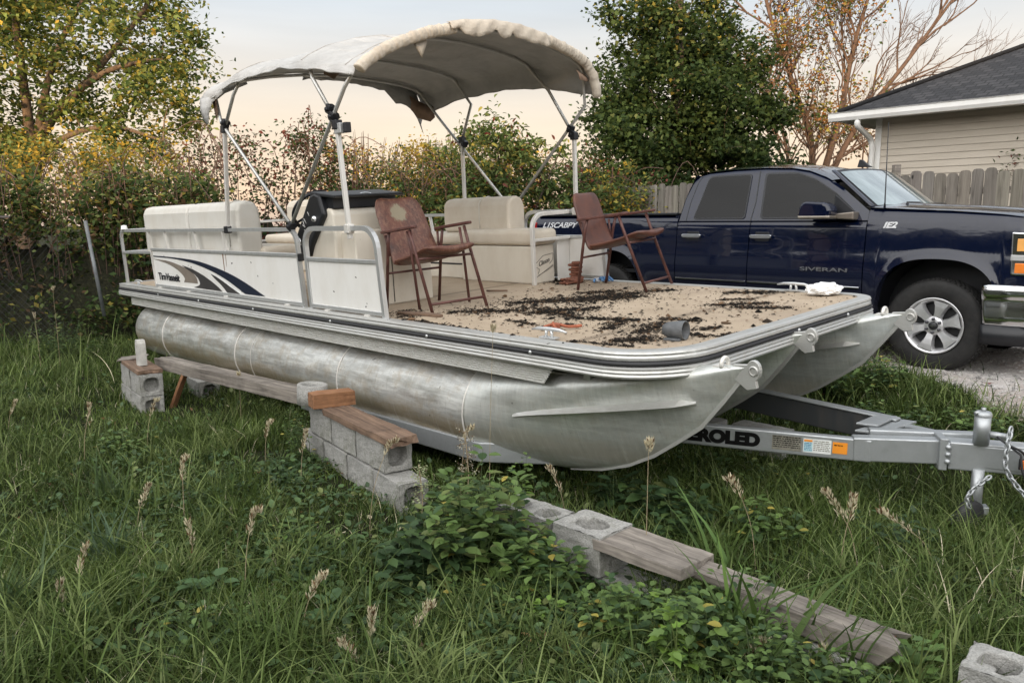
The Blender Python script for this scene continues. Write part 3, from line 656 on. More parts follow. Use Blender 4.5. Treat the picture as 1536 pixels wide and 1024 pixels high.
# ------------------------------------------------------------------ things on the deck (world = BM @ local)
def chair_mat(name,rust):
    m=NT(name); v=m.co((1,1,1)); a=m.noise(v,5,8,.75,.4); b=m.noise(m.co((3,3,1)),12,6,.8)
    c=m.ramp(a,[(.3,(.050,.020,.014)),(.55,(.115,.043,.028)),(.75,(.17,.070,.045))])
    c=m.mix(m.ramp(b,[(.62-.16*rust,0.),(.75,.3+.5*rust)]),c,(.30,.16,.10)); 
    if rust:
        mp=m.n('ShaderNodeMapping'); tc=m.n('ShaderNodeTexCoord'); m.l(tc.outputs['Object'],mp.inputs['Vector']); mp.inputs['Location'].default_value=(.0,.02,-.72); 
        ln=m.n('ShaderNodeVectorMath'); ln.operation='LENGTH'; sc_=m.n('ShaderNodeVectorMath'); sc_.operation='MULTIPLY'; sc_.inputs[1].default_value=(0,7,8); m.l(mp.outputs[0],sc_.inputs[0]); m.l(sc_.outputs[0],ln.inputs[0])
        ad=m.n('ShaderNodeMath'); ad.operation='ADD'; m.l(ln.outputs['Value'],ad.inputs[0]); nm=m.n('ShaderNodeMath'); nm.operation='MULTIPLY'; nm.inputs[1].default_value=.9; m.l(b,nm.inputs[0]); m.l(nm.outputs[0],ad.inputs[1])
        c=m.mix(m.ramp(ad.outputs[0],[(.88,.85),(1.0,0.)]),c,(.27,.24,.16))
    m.base(c); m.rough(m.ramp(a,[(.3,.32),(.7,.6)])); m.bump(a,.35,.01); return m.m
LEA=[chair_mat('peeling brown leatherette',1),chair_mat('brown leatherette',0)]
TUB=simple('oxide brown tube',(.095,.036,.028),.5,0,.4,20,.2)
def make_chair(k,label,local,rz,mid,bt):
    c_=empty('folding_chair',mat=BM@Matrix.Translation(local)@Matrix.Rotation(rz,4,'Z'),label=label,cat='chair',group='brown folding chairs on the boat deck')
    def slab(P,hw0,hw1,th,name,dish=.02):
        P=bez(P,10); n=len(P); K=18; vs=[]
        for side_ in (1,-1):
            for i,p in enumerate(P):
                t=i/(n-1); hw=lerp(hw0,hw1,t); tn=(P[min(i+1,n-1)]-P[max(i-1,0)]).normalized(); nr=Vector((-tn.z,0,tn.x))
                if nr.x<0 and abs(tn.z)>.6: nr=-nr
                if nr.z<0 and abs(tn.z)<=.6: nr=-nr
                r1=.24; r0=.14; cr=1
                if t>1-r1: cr=1-.42*(1-sqrt(max(0,1-((t-(1-r1))/r1)**2)))
                if t<r0: cr=1-.25*(1-sqrt(max(0,1-((r0-t)/r0)**2)))
                for j in range(K+1):
                    s=-cos(pi*j/K); h=th*.5*(max(0,1-abs(s)**5))**.5*(max(0,1-abs(2*t-1)**12))**.5
                    q=Vector((p.x,s*hw*cr,p.z))-nr*dish*(1-s*s)+nr*(side_*h); vs.append(q)
        m_=n*(K+1); fs=[]
        for i in range(n-1):
            for j in range(K):
                a=(i*(K+1)+j,(i+1)*(K+1)+j,(i+1)*(K+1)+j+1,i*(K+1)+j+1); fs.append(a); fs.append(tuple(m_+k_ for k_ in reversed(a)))
        return MB().add(vs,fs,True).build(name,LEA[k],c_,weld=.0008)
    slab([(-.17,0,.33),(-.215,0,.42),lerp3(bt),bt],.225,.215,.05,'backrest')
    slab([(-.20,0,.36),(-.05,0,.385),(.12,0,.425),(.24,0,.465),(.32,0,.468)],.225,.215,.05,'seat',.02)
    for s in (-1,1):
        y=s*.245
        MB().tube([(.115,y,.60),(.15,y,.50),(.345,y,0)],.0125,10).build('leg',TUB,c_)
        MB().tube([(-.17,y,.585),(-.20,y,.48),(-.285,y,0)],.0125,10).build('leg',TUB,c_)
        if mid: MB().tube([(.07,y*.96,.59),(.10,y*.95,.45),(.15,y*.93,.02)],.011,10).build('leg',TUB,c_)
        a=MB(); a.prism([(-.27,-.018),(-.24,-.026),(.16,-.024),(.20,-.012),(.20,.014),(.16,.026),(-.24,.024),(-.27,.012)],'z',-.012,.010,Matrix.Translation((0,y,.607))@Matrix.Rotation(-.10,4,'Y')@Matrix.Rotation(0,4,'Z')); a.build('armrest',TUB,c_,bevel=.006)
        MB().tube([(-.235,y*.97,.56),(-.215,y*.93,.40)],.010,8).build('back_bracket',TUB,c_)
    MB().tube([(.318,-.245,.07),(.318,.245,.07)],.010,8).build('stretcher',TUB,c_)
    MB().tube([(-.24,-.245,.27),(-.24,.245,.27)],.009,8).build('stretcher',TUB,c_)
    MB().tube([(.20,-.24,.39),(.20,.24,.39)],.010,8).build('stretcher',TUB,c_)
    return c_
lerp3=lambda b:(lerp(-.215,b[0],.5),0,lerp(.42,b[2],.5)-.01)
make_chair(0,'rusty peeling brown folding armchair beside the helm console and near fence panel',(5.35,.62,.0),-.06,True,(-.45,0,.84))
make_chair(1,'glossier brown folding armchair near the far deck edge in front of the truck',(5.95,2.15,.0),.20,False,(-.34,0,.80))
# broken docking light
gm=simple('grey cast plastic',(.10,.105,.11),.55,0,.3,20,.2)
dl=empty('docking_light',mat=BM@Matrix.Translation((7.68,.47,.0))@Matrix.Rotation(.15,4,'Z')@Matrix.Scale(.84,4),label='loose grey cup-shaped docking light lying at the rounded bow corner of the deck',cat='docking light')
mb=MB(); mb.lathe([(.0,-.09),(.035,-.088),(.05,-.06),(.058,0),(.062,.06),(.060,.066),(.052,.06),(.048,.0),(.02,-.05),(0,-.055)],(0,0,.062),(1,.0,.02),24); mb.build('housing',gm,dl)
MB().box((-.06,-.07,0),(.05,.07,.016)).build('bracket',gm,dl,bevel=.004)
# crumpled white bag
R=random.Random(4); bm=bmesh.new(); bmesh.ops.create_icosphere(bm,subdivisions=4,radius=1)
from mathutils import noise as mn
for vv_ in bm.verts:
    p=vv_.co; k=1+.28*mn.noise(p*2.1)+.16*mn.noise(p*5)+.07*mn.noise(p*11); vv_.co=Vector((p.x*.115*k,p.y*.085*k,max(-.002,p.z*.05*k+.03)))
me=bpy.data.meshes.new('plastic_bag'); bm.to_mesh(me); bm.free(); me.materials.append(simple('white crumpled plastic',(.8,.8,.79),.4,0,.05))
o=bpy.data.objects.new('plastic_bag',me); col.objects.link(o); o.matrix_world=BM@Matrix.Translation((7.60,2.36,.012))@Matrix.Rotation(.5,4,'Z'); tag(o,'crumpled white plastic bag at the far bow corner of the deck','plastic bag')
# coiled brown hose / crumpled cloth beside the front lounge
CL=simple('rust brown rope',(.20,.08,.05),.9,0,.4,25,.3)
mb=MB()
for k in range(9): mb.tube([(.045*cos(a)+.003*k*((-1)**k),.04*sin(a),.012+k*.021) for a in np.linspace(0,2*pi,20)[:-1]],.011,7,closed=True)
for k in range(16):
    a0=R.uniform(0,6); q=[(R.uniform(-.02,.10),R.uniform(-.20,.03),R.uniform(.008,.05)) for _ in range(4)]; mb.tube(bez(q,5),.010,6)
o=mb.build('coiled_rope',CL); o.matrix_world=BM@Matrix.Translation((5.32,2.27,.0)); tag(o,'coil of rust-brown rope standing on the deck against the front lounge','rope')
# blue and white glove
mb=MB()
for k in range(4): mb.tube(bez([(0,k*.022,.02),(.05,k*.024,.045),(.10+.01*k,k*.027,.02)],5),[.012]*10+[.007],8)
mb.tube(bez([(-.02,-.02,.02),(.02,-.05,.03),(.06,-.07,.015)],5),.010,8)
g0=empty('work_glove',mat=BM@Matrix.Translation((5.52,2.36,.0))@Matrix.Rotation(-.5,4,'Z'),label='small blue and white work glove on the deck below the far brown chair',cat='glove')
mb.build('fingers',simple('blue knit',(.10,.22,.42),.8),g0); MB().prism([(-.08,-.02),(-.05,-.04),(.02,-.035),(.03,.08),(-.05,.085),(-.08,.06)],'z',.002,.035).build('palm',simple('white knit',(.6,.62,.66),.85),g0,bevel=.012,seg=3)
# orange brown broken bracket by the near cleat, leaf bits, brown board under near chair
def rot_obj(o,x,y,z,rz): o.matrix_world=BM@Matrix.Translation((x,y,z))@Matrix.Rotation(rz,4,'Z'); return o
mb=MB(); mb.tube(bez([(-.10,0,.02),(-.03,.015,.035),(.05,0,.02),(.13,.02,.02)],6),.010,8); mb.tube(bez([(-.03,.0,.03),(-.04,-.03,.05),(-.02,-.07,.02)],5),.009,8); mb.box((-.05,-.03,.005),(.0,.02,.04))
tag(rot_obj(mb.build('rusty_bracket',simple('orange rust',(.30,.09,.045),.8,0,.4,30,.4),bevel=.003),6.92,.36,0,.7),'small orange rusty bracket lying on the deck just behind the near cleat','bracket')
mb=MB(); mb.prism([(-.22,-.03),(-.1,-.045),(.05,-.03),(.2,-.04),(.22,-.01),(.15,.02),(.0,.03),(-.18,.025)],'z',.002,.02)
tag(rot_obj(mb.build('wood_offcut',M['woodbrown'],bevel=.004),5.62,.30,0,.15),'thin brown wood offcut on the deck edge under the rusty chair','wood offcut')
mb=MB(); mb.tube([(-.1,0,.012),(.1,.01,.015)],.008,6)
tag(rot_obj(mb.build('broken_stick',M['woodbrown']),5.15,1.45,0,.3),'short brown stick on the deck between the two lounges','stick')
# dark dirt and rotted mulch scattered on the deck: nobody could count it
patches=[(5.93,.80,.42,.045,-.02,900),(5.60,.14,.25,.05,.0,380),(6.15,.35,.10,.06,.2,60)]
import math as _m
patches=[(5.71,0.51,6.14,0.81,0.17),(5.77,1.02,6.45,1.75,0.23),(6.28,0.74,6.55,1.16,0.19),(6.10,1.30,6.31,1.89,0.27),(6.12,0.93,6.74,0.74,0.15),(5.88,1.70,6.08,1.92,0.13),(6.78,0.76,7.10,0.87,0.11),(7.42,0.25,7.58,0.43,0.16),(7.40,0.51,7.33,0.86,0.16),(7.83,0.65,7.87,0.79,0.05),(7.14,1.59,7.45,1.85,0.12),(6.92,2.20,7.23,2.36,0.13),(7.36,1.57,7.66,1.72,0.12),(7.19,0.98,7.46,1.02,0.08),(7.15,0.49,7.04,0.84,0.10),(7.08,1.85,7.27,1.98,0.07),(5.62,0.20,5.32,0.38,0.14),(4.98,2.30,5.35,2.25,0.18),(6.30,2.02,6.43,2.12,0.12),(6.76,0.40,6.86,0.54,0.10),(7.59,0.63,7.77,0.62,0.08),(7.63,0.77,7.67,0.92,0.07),(6.34,0.46,6.65,0.40,0.05),(5.65,.12,6.9,.05,.035),(7.2,.12,7.6,.18,.04)]
P=[]
for k,(x0,y0,x1,y1,t) in enumerate(patches):
    Ln=sqrt((x1-x0)**2+(y1-y0)**2)+t; n=int(5600*Ln*t*1.6)+40
    u=rng.random(n); r=rng.normal(0,.50,n)*t*(.5+.9*np.abs(np.sin(u*9+k*1.7))); a=rng.random(n)*2*pi
    P.append(np.stack([x0+(x1-x0)*u+r*np.cos(a),y0+(y1-y0)*u+r*np.sin(a)],1))
n=900; P.append(np.stack([5.2+2.65*rng.random(n)**.8,.04+2.35*rng.random(n)],1))
n=260; P.append(np.stack([5.4+2.2*rng.random(n),rng.normal(.03,.02,n)],1))
P=np.concatenate(P); ok=(P[:,0]>4.9)&(P[:,0]<7.86)&(P[:,1]>-.005)&(P[:,1]<2.47)&~((P[:,0]<5.14)&(P[:,1]<1)); P=P[ok]
cr=(P[:,0]>7.4)&(P[:,1]<.5)&(((P[:,0]-7.31)**2+(P[:,1]-.62)**2)>.58**2); P=P[~cr]
N=len(P); s=.0045+.013*rng.random(N)**2.5; s[rng.random(N)<.08]*=2.1; s[rng.random(N)<.4]*=.6; an=rng.random(N)*2*pi; el=.35+.6*rng.random(N)
ring=np.array([[1,0,0],[.4,.8,0],[-.5,.7,0],[-1,0,0],[-.4,-.8,0],[.6,-.7,0],[0,0,1]])
V=[]
for q in ring:
    jx=q[0]*s*(.7+.6*rng.random(N)); jy=q[1]*s*el*(.7+.6*rng.random(N))
    V.append(np.stack([P[:,0]+jx*np.cos(an)-jy*np.sin(an),P[:,1]+jx*np.sin(an)+jy*np.cos(an),.002+q[2]*s*(.15+.5*rng.random(N))+(rng.random(N)*.006 if q[2]==0 else 0)],1))
V=np.stack(V,1).reshape(-1,3); base=np.arange(N)[:,None]*7
F=np.concatenate([base+np.array([[i,(i+1)%6,6]]) for i in range(6)])
c0=np.array([[.016,.014,.012]])*(.5+rng.random((N,1))*1.1); br=rng.random(N)<.10; c0[br]=np.array([.16,.10,.06])*(.5+rng.random((br.sum(),1))); br=rng.random(N)<.25; c0[br]=np.array([.045,.034,.026])
o=np_mesh('dirt',V,F,M['dry'],C=np.repeat(c0,7,0)); o.matrix_world=BM; tag(o,'black rotted leaf dirt scattered in patches over the tan deck','dirt',kind='stuff')
# ------------------------------------------------------------------ trailer
def TB(x,y,z): return BM@Vector((x,y,z))
tr=empty('boat_trailer',loc=(0,0,0),label='galvanised boat trailer with V-shaped tongue and lettered side beam under the pontoons',cat='boat trailer')
def beam(pts,h,w,name,mat='galv',parent=tr,up=Vector((0,0,1)),bev=.008):
    pts=[Vector(p) for p in pts]; mb=MB(); vs=[]
    for i,p in enumerate(pts):
        t=(pts[min(i+1,len(pts)-1)]-pts[max(i-1,0)]).normalized(); s=t.cross(up).normalized(); u=s.cross(t).normalized()
        vs+=[p-s*w/2-u*h/2,p+s*w/2-u*h/2,p+s*w/2+u*h/2,p-s*w/2+u*h/2]
    fs=[(3,2,1,0),tuple(4*(len(pts)-1)+k for k in range(4))]
    for i in range(len(pts)-1):
        for k in range(4): fs.append((4*i+k,4*i+(k+1)%4,4*i+4+(k+1)%4,4*i+4+k))
    return mb.add(vs,fs).build(name,M[mat],parent,bevel=bev)
JA=Vector((2.02,4.29,.415))
A0=TB(7.35,.80,-.60); A0.z=.425
nb=beam([A0,JA],.128,.06,'side_beam')
lr=beam([TB(1.2,.36,-.945),TB(4.95,.36,-.945)],.10,.06,'frame_rail')
lr2=beam([TB(4.2,.045,-.80),TB(5.95,.045,-.775),TB(6.45,.075,-.785),TB(6.95,.30,-.755),A0],.13,.045,'frame_rail')
B0=TB(6.9,1.72,-.62); B0.z=.50
JB=Vector((2.33,4.62,.43))
beam([TB(1.2,2.2,-.92),TB(6.6,2.1,-.86),B0],.10,.05,'frame_rail')
fb=beam([B0,JB],.15,.06,'side_beam','galvdark')
beam([B0+Vector((0,0,.08)),JB+Vector((0,0,.08))],.014,.085,'top_flange',parent=tr)
for x in (2.0,3.6,5.2): beam([TB(x,.40,-.97),TB(x,2.15,-.90)],.06,.06,'cross_member','galvdark')
# bunks under pontoons and their brackets
for y in (.33,1.25,2.17): beam([TB(1.5,y,-.903),TB(6.0,y,-.903)],.012,.09,'bunk','woodgrey' if False else 'galvdark')
# tongue
T0=Vector((1.93,4.33,.42)); T1=Vector((2.36,4.22,.435)); T2=Vector((2.85,4.06,.42)); T3=Vector((3.6,3.86,.42))
beam([T0,T1],.136,.085,'tongue_sleeve'); beam([JB,Vector((2.42,4.34,.45))],.12,.07,'tongue_sleeve')
beam([T1,T2],.125,.105,'tongue'); beam([Vector((2.40,4.21,.425)),T3],.155,.12,'tongue')
mb=MB(); mb.box((-.012,-.075,-.09),(.03,.075,.085),Matrix.Translation(T1)@Matrix.Rotation(-.26,4,'Z')); mb.build('hinge_plate',M['galv'],tr,bevel=.004)
for dz in (-.04,0,.04): MB().lathe([(0,.014),(.013,.012),(.016,0)],T1+Vector((.01,-.078,dz)),(0,-1,0),8).build('bolt',M['galv'],tr)
# plates tying the two A beams
mb=MB()
mb.prism([(1.98,4.42),(2.10,4.36),(2.44,4.62),(2.34,4.70)],'z',.486,.500); mb.prism([(2.02,4.50),(2.12,4.44),(2.34,4.66),(2.25,4.72)],'z',.51,.522)
mb.build('gusset_plate',M['galv'],tr,bevel=.003)
beam([(2.05,4.40,.49),(2.62,4.26,.50)],.05,.07,'tongue_brace')
# jack
jk=Vector((2.53,4.12,0))
mb=MB(); mb.cyl(jk+Vector((0,0,.50)),jk+Vector((0,0,.665)),.040,20); mb.lathe([(0,.014),(.036,.012),(.043,0),(.043,-.012)],jk+Vector((0,0,.668)),(0,0,1),20); mb.cyl(jk+Vector((0,0,.68)),jk+Vector((0,0,.70)),.012,10); mb.tube([jk+Vector((-.05,-.01,.672)),jk+Vector((-.01,0,.678))],.010,8)
j=mb.build('jack_tube',M['galv'],tr)
mb=MB(); mb.cyl(jk+Vector((.0,-.0,.10)),jk+Vector((0,0,.36)),.031,18); mb.build('jack_leg',M['galv'],tr); MB().cyl(jk+Vector((.03,-.02,.56)),jk+Vector((.12,-.05,.55)),.018,10).build('jack_handle',M['galv'],tr)
MB().lathe([(.0,-.03),(.08,-.03),(.095,-.02),(.10,0),(.095,.02),(.08,.03),(0,.03)],jk+Vector((-.05,-.04,.10)),(.35,-.93,0),28).build('jack_wheel',M['rubber'],tr)
mb=MB(); mb.prism([(-.11,.03),(.0,.10),(.06,.12),(.06,.16),(-.02,.15),(-.12,.07)],'y',-.035,.035,Matrix.Translation(jk)@Matrix.Rotation(-.3,4,'Z')); mb.build('jack_fork',M['galv'],tr,bevel=.004)
# marker light
ml=MB().box((-.035,-.012,-.03),(.035,0,.03),Matrix.Translation((2.70,3.995,.425))@Matrix.Rotation(-.27,4,'Z')).build('light_housing',M['rubber'],tr,bevel=.004)
MB().box((-.028,-.02,-.024),(.028,-.011,.024),Matrix.Translation((2.70,3.995,.425))@Matrix.Rotation(-.27,4,'Z')).build('lens',simple('amber lens',(.75,.16,.02),.25,0,.15),ml,bevel=.003)
# safety chain
def chain(path,name,parent=tr,s=.03):
    P=bez(path,24); D=[0]
    for a,b in zip(P,P[1:]): D.append(D[-1]+(b-a).length)
    mb=MB(); n=int(D[-1]/(s*1.05))
    for k in range(n):
        d_=k*s*1.05; i=max(j for j in range(len(D)) if D[j]<=d_); i=min(i,len(P)-2); c=P[i]; t=(P[i+1]-P[i]).normalized()
        a=t.orthogonal().normalized(); a=Matrix.Rotation((k%2)*pi/2+.4,3,t)@a
        mb.tube([c+t*cos(q)*s*.78+a*sin(q)*s*.42 for q in np.linspace(0,2*pi,13)[:-1]],.0055,6,closed=True)
    return mb.build(name,M['galv'],parent)
chain([(2.62,4.02,.60),(2.60,4.0,.54),(2.585,3.98,.42),(2.63,3.96,.33),(2.70,3.93,.25),(2.76,3.92,.20),(2.83,3.95,.22),(2.95,3.92,.34)],'safety_chain')
chain([(2.55,4.06,.33),(2.47,4.05,.27),(2.44,4.05,.21),(2.47,4.04,.15)],'safety_chain',s=.024)
MB().tube(bez([(2.70,4.0,.46),(2.66,3.98,.50),(2.60,4.0,.53),(2.57,4.05,.56)],8)+bez([(2.66,3.98,.48),(2.67,3.96,.38),(2.72,3.94,.30),(2.80,3.9,.27),(2.95,3.85,.28)],8),.006,6).build('cable',M['rubber'],tr)
# lettering and stickers on the near beam
ax=(JA-A0).normalized(); an=math.atan2(ax.y,ax.x); tilt=math.asin(ax.z)
def onbeam(t,z,off=.0315):
    p=A0+ax*t; n_=Vector((ax.y,-ax.x,0)).normalized(); p=p+n_*off; 
    return Matrix.Translation((p.x,p.y,p.z+z))@Matrix.Rotation(an,4,'Z')@Matrix.Rotation(-tilt,4,'Y')@Matrix.Rotation(radians(90),4,'X')
BLK=simple('black paint',(.004,.004,.004),.7,spec=.15)
print('A0',A0,'len',(JA-A0).length)
text('AEROLED',onbeam(.075,-.032),.100,BLK,nb,ext=.001,xs=1.12,bold=.0075)
def sticker(t0,t1,z0,z1,mat,parent,off=.0318,name='sticker'):
    Mx=onbeam(t0,z0,off); return MB().box((0,0,0),(t1-t0,z1-z0,.0012),Mx).build(name,mat,parent)
GREY=simple('worn grey label',(.22,.21,.17),.7,0,.4,30); WHT=simple('white label',(.70,.72,.70),.5); ORG=simple('orange label',(.80,.28,.02),.5); CYN=simple('pale blue print',(.42,.62,.66),.5)
s=sticker(.63,.79,-.04,.045,GREY,nb)
R=random.Random(2)
def lines(t0,t1,z0,z1,n,mat,parent,off):
    mb=MB()
    for k in range(n):
        z=lerp(z1,z0,(k+.5)/n); t=t0
        while t<t1-.004:
            w_=R.uniform(.004,.02); e=min(t+w_,t1); Mx=onbeam(t,z,off); mb.box((0,0,0),(e-t,(z1-z0)/n*.45,.0006),Mx); t=e+R.uniform(.002,.005)
    mb.build('printed_lines',mat,parent)
lines(.635,.785,-.03,.042,6,BLK,s,.0334)
s=sticker(.80,.95,-.04,.042,WHT,nb); sticker(.804,.850,-.034,.022,CYN,s,.0332,'print_block'); sticker(.804,.850,.024,.036,ORG,s,.0332,'print_block')
lines(.856,.945,-.03,.034,6,GREY,s,.0334); lines(.807,.847,-.03,.018,5,simple('blue ink',(.08,.2,.35),.5),s,.0348)
s=sticker(.957,1.035,-.03,.036,ORG,nb); lines(.965,1.01,.008,.022,1,BLK,s,.0334)
# plate with emblem on the lower rail, studs
ax2=(TB(6.6,.36,-.94)-TB(4.95,.36,-.94)).normalized()
def onrail(x,z,off): return BM@Matrix.Translation((x,.045-.0225-off,z+.14))@Matrix.Rotation(radians(90),4,'X')
s=MB().box((0,0,0),(.14,.07,.002),onrail(5.04,-.965,.001)).build('plate',WHT,lr2,bevel=.001)
mb=MB()
for a,b,c_,d in [(.02,.012,.05,.022),(.02,.03,.03,.05),(.04,.04,.065,.052),(.075,.012,.085,.05),(.09,.012,.115,.022),(.105,.03,.12,.05),(.06,.03,.10,.036)]: mb.box((a,b,.002),(c_,d,.0034),onrail(5.04,-.965,.001))
mb.build('emblem',BLK,s)
mb=MB()
for x in (4.62,4.86): mb.lathe([(0,.03),(.012,.028),(.02,.004),(.02,0)],TB(x,.022,-.80),BM.to_3x3()@Vector((0,-1,0)),10)
mb.box((4.9,.012,-.87),(4.96,.024,-.73),BM); mb.box((4.35,.012,-.87),(4.40,.024,-.74),BM); mb.build('bracket',M['galv'],tr,bevel=.003)
# ------------------------------------------------------------------ concrete blocks and timbers
def holed_face(mb,o,u,v,n,hu,hv,ru,rv,depth,K=20,ex=3.2,through=None):
    """rectangle (half sizes hu,hv) centred at o with a rounded opening going in by depth along -n"""
    o=Vector(o);u=Vector(u);v=Vector(v);n=Vector(n)
    out=[];inn=[]
    for k in range(K):
        a=2*pi*k/K+pi/K; c,s=cos(a),sin(a); q=(abs(c)**ex+abs(s)**ex)**(-1/ex)
        inn.append(o+u*(c*q*ru)+v*(s*q*rv)); m_=1/max(abs(c),abs(s)); out.append(o+u*(c*m_*hu)+v*(s*m_*hv))
    bk=[p-n*depth+ (o-p)*.06 for p in inn]
    vs=out+inn+bk; fs=[(k,(k+1)%K,K+(k+1)%K,K+k) for k in range(K)]+[(K+k,K+(k+1)%K,2*K+(k+1)%K,2*K+k) for k in range(K)]+[tuple(range(2*K,3*K))]
    mb.add(vs,fs)
def block_mesh(l=.39,w=.19,h=.19,ends=True,tops=True):
    mb=MB(); X,Y,Z=l/2,w/2,h
    mb.add([(-X,-Y,0),(X,-Y,0),(X,-Y,Z),(-X,-Y,Z)],[(0,1,2,3)]); mb.add([(-X,Y,0),(X,Y,0),(X,Y,Z),(-X,Y,Z)],[(3,2,1,0)])
    mb.add([(-X,-Y,0),(X,-Y,0),(X,Y,0),(-X,Y,0)],[(3,2,1,0)])
    for s in (-1,1): 
        if ends: holed_face(mb,(s*X,0,Z/2),(0,1,0),(0,0,1),(s,0,0),Y,Z/2,Y*.66,Z/2*.68,.085)
        else: mb.add([(s*X,-Y,0),(s*X,Y,0),(s*X,Y,Z),(s*X,-Y,Z)],[(0,1,2,3)])
    if tops:
        for s in (-1,1): holed_face(mb,(s*X/2,0,Z),(1,0,0),(0,1,0),(0,0,1),X/2,Y,X/2*.62,Y*.62,.15)
    else: mb.add([(-X,-Y,Z),(X,-Y,Z),(X,Y,Z),(-X,Y,Z)],[(0,1,2,3)])
    return mb
proto=[]
for k,(e,t) in enumerate([(True,False),(False,True),(True,True)]):
    o=block_mesh(ends=e,tops=t).build('concrete_block',M['concrete'],bevel=.007,seg=2,weld=.0004,smooth=False)
    # chipped, slightly irregular edges
    tx=bpy.data.textures.new('chip','CLOUDS'); tx.noise_scale=.05
    s_=o.modifiers.new('s','SUBSURF'); s_.subdivision_type='SIMPLE'; s_.levels=s_.render_levels=3
    d_=o.modifiers.new('d','DISPLACE'); d_.texture=tx; d_.strength=.014; d_.mid_level=.5; d_.texture_coords='GLOBAL'
    proto.append(o)
used=[0,0,0]
def block(kind,x,y,z,rz,label,group=None,rx=0):
    o=proto[kind] if not used[kind] else proto[kind].copy()
    if used[kind]: col.objects.link(o)
    used[kind]=1; o.matrix_world=Matrix.Translation((x,y,z))@Matrix.Rotation(rz,4,'Z')@Matrix.Rotation(rx,4,'X')
    return tag(o,label,'concrete block',group or 'concrete blocks of the middle stack')
# middle stack, running towards the camera
D=Vector((.575,-.818,0)); a0=math.atan2(D.y,D.x); o0=Vector((-1.47,5.56,0)); side=Vector((-D.y,D.x,0))*1.0
o0=o0+side*.10
names=['far','second','third','nearest']
for k in range(3):
    p=o0+D*(.20+.405*k); block(0,p.x,p.y,.185,a0+.01*(k-1),['top course block of the middle stack below the brown wedge','middle block of the top course of the middle stack, beside the long splintered board','open-ended grey block at the near end of the middle stack top course'][k])
for k in range(4):
    p=o0+D*(.06+.405*k)-side*.005; 
    if k==3: p=p-D*.05
    block(0,p.x,p.y,-.015,a0-.01,['lower course block at the far end of the middle stack','second lower course block of the middle stack, counted from the far end','third lower course block of the middle stack, half hidden by grass','lowest block at the near end of the middle stack, partly behind green weeds'][k])
# left stack
a1=-.93
for k,(x,y,z,kd,lb,dr) in enumerate([(-3.32,7.02,.165,0,'top front block of the left stack with an open dark end',0),(-3.32,7.01,-.03,0,'bottom front block of the left stack with an open end',.02),(-3.05,7.62,-.02,0,'block behind the left stack under the long weathered beam',.05)]):
    block(kd,x,y,z,a1+dr,lb,'concrete blocks of the left stack')
    if k<2:
        pass
block(0,-3.575,7.36,.165,a1,'second top block of the left stack, right behind the front one','concrete blocks of the left stack'); block(0,-3.575,7.35,-.03,a1+.02,'second bottom block of the left stack, behind the front one','concrete blocks of the left stack')
def plank(l,w,t,mat,name,ends=.02,seed=1,nl=14,rag=True):
    R=random.Random(seed); mb=MB(); vs=[]
    wj=[R.uniform(-ends,ends) for _ in range(8)]
    X=np.linspace(-l/2,l/2,nl)
    for i,x in enumerate(X):
        for j,(a,b) in enumerate([(-1,0),(-.5,0),(0,0),(.5,0),(1,0),(1,1),(.5,1),(0,1),(-.5,1),(-1,1)]):
            e=0
            if rag and i in (0,nl-1): e=R.uniform(-ends,ends)
            vs.append((x+e,a*w/2+R.uniform(-.002,.002),b*t+R.uniform(-.0025,.0025)+ (.001*sin(i*.8) )))
    n=10; fs=[(i*n+k,i*n+(k+1)%n,(i+1)*n+(k+1)%n,(i+1)*n+k) for i in range(nl-1) for k in range(n)]+[tuple(range(n-1,-1,-1)),tuple((nl-1)*n+k for k in range(n))]
    return mb.add(vs,fs).build(name,M[mat],bevel=.003)
def put(o,x,y,z,rz,ry=0,rx=0): o.matrix_world=Matrix.Translation((x,y,z))@Matrix.Rotation(rz,4,'Z')@Matrix.Rotation(ry,4,'Y')@Matrix.Rotation(rx,4,'X'); return o
o=put(plank(.98,.20,.045,'woodbrown','wooden_board',.03,2),-.93,4.93,.376,a0+.02,0,0); tag(o,'long brown splintered board lying on the top course of the middle stack','board')
# wedge timber and concrete ring on it
o=put(plank(.30,.13,.10,'woodorange','timber_chunk',.004,3,6),-1.26,5.38,.421,.55); tag(o,'short reddish brown timber chunk under the concrete ring','timber')
mb=MB(); mb.lathe([(.062,0),(.105,0),(.106,.06),(.108,.14),(.100,.145),(.072,.143),(.066,.13),(.062,0)],(0,0,0),(0,0,1),28)
o=mb.build('concrete_ring',M['concrete'],bevel=.0); o.matrix_world=Matrix.Translation((-1.43,5.50,.405))@Matrix.Rotation(.06,4,'Y'); tag(o,'short hollow concrete ring standing at the far end of the middle stack','concrete ring')
# long beams between the stacks
o=put(plank(2.55,.15,.10,'woodgrey','wooden_beam',.03,4,22),-2.34,6.50,.335,-.71,.0); tag(o,'long grey weathered beam spanning from the left stack to the middle stack','beam')
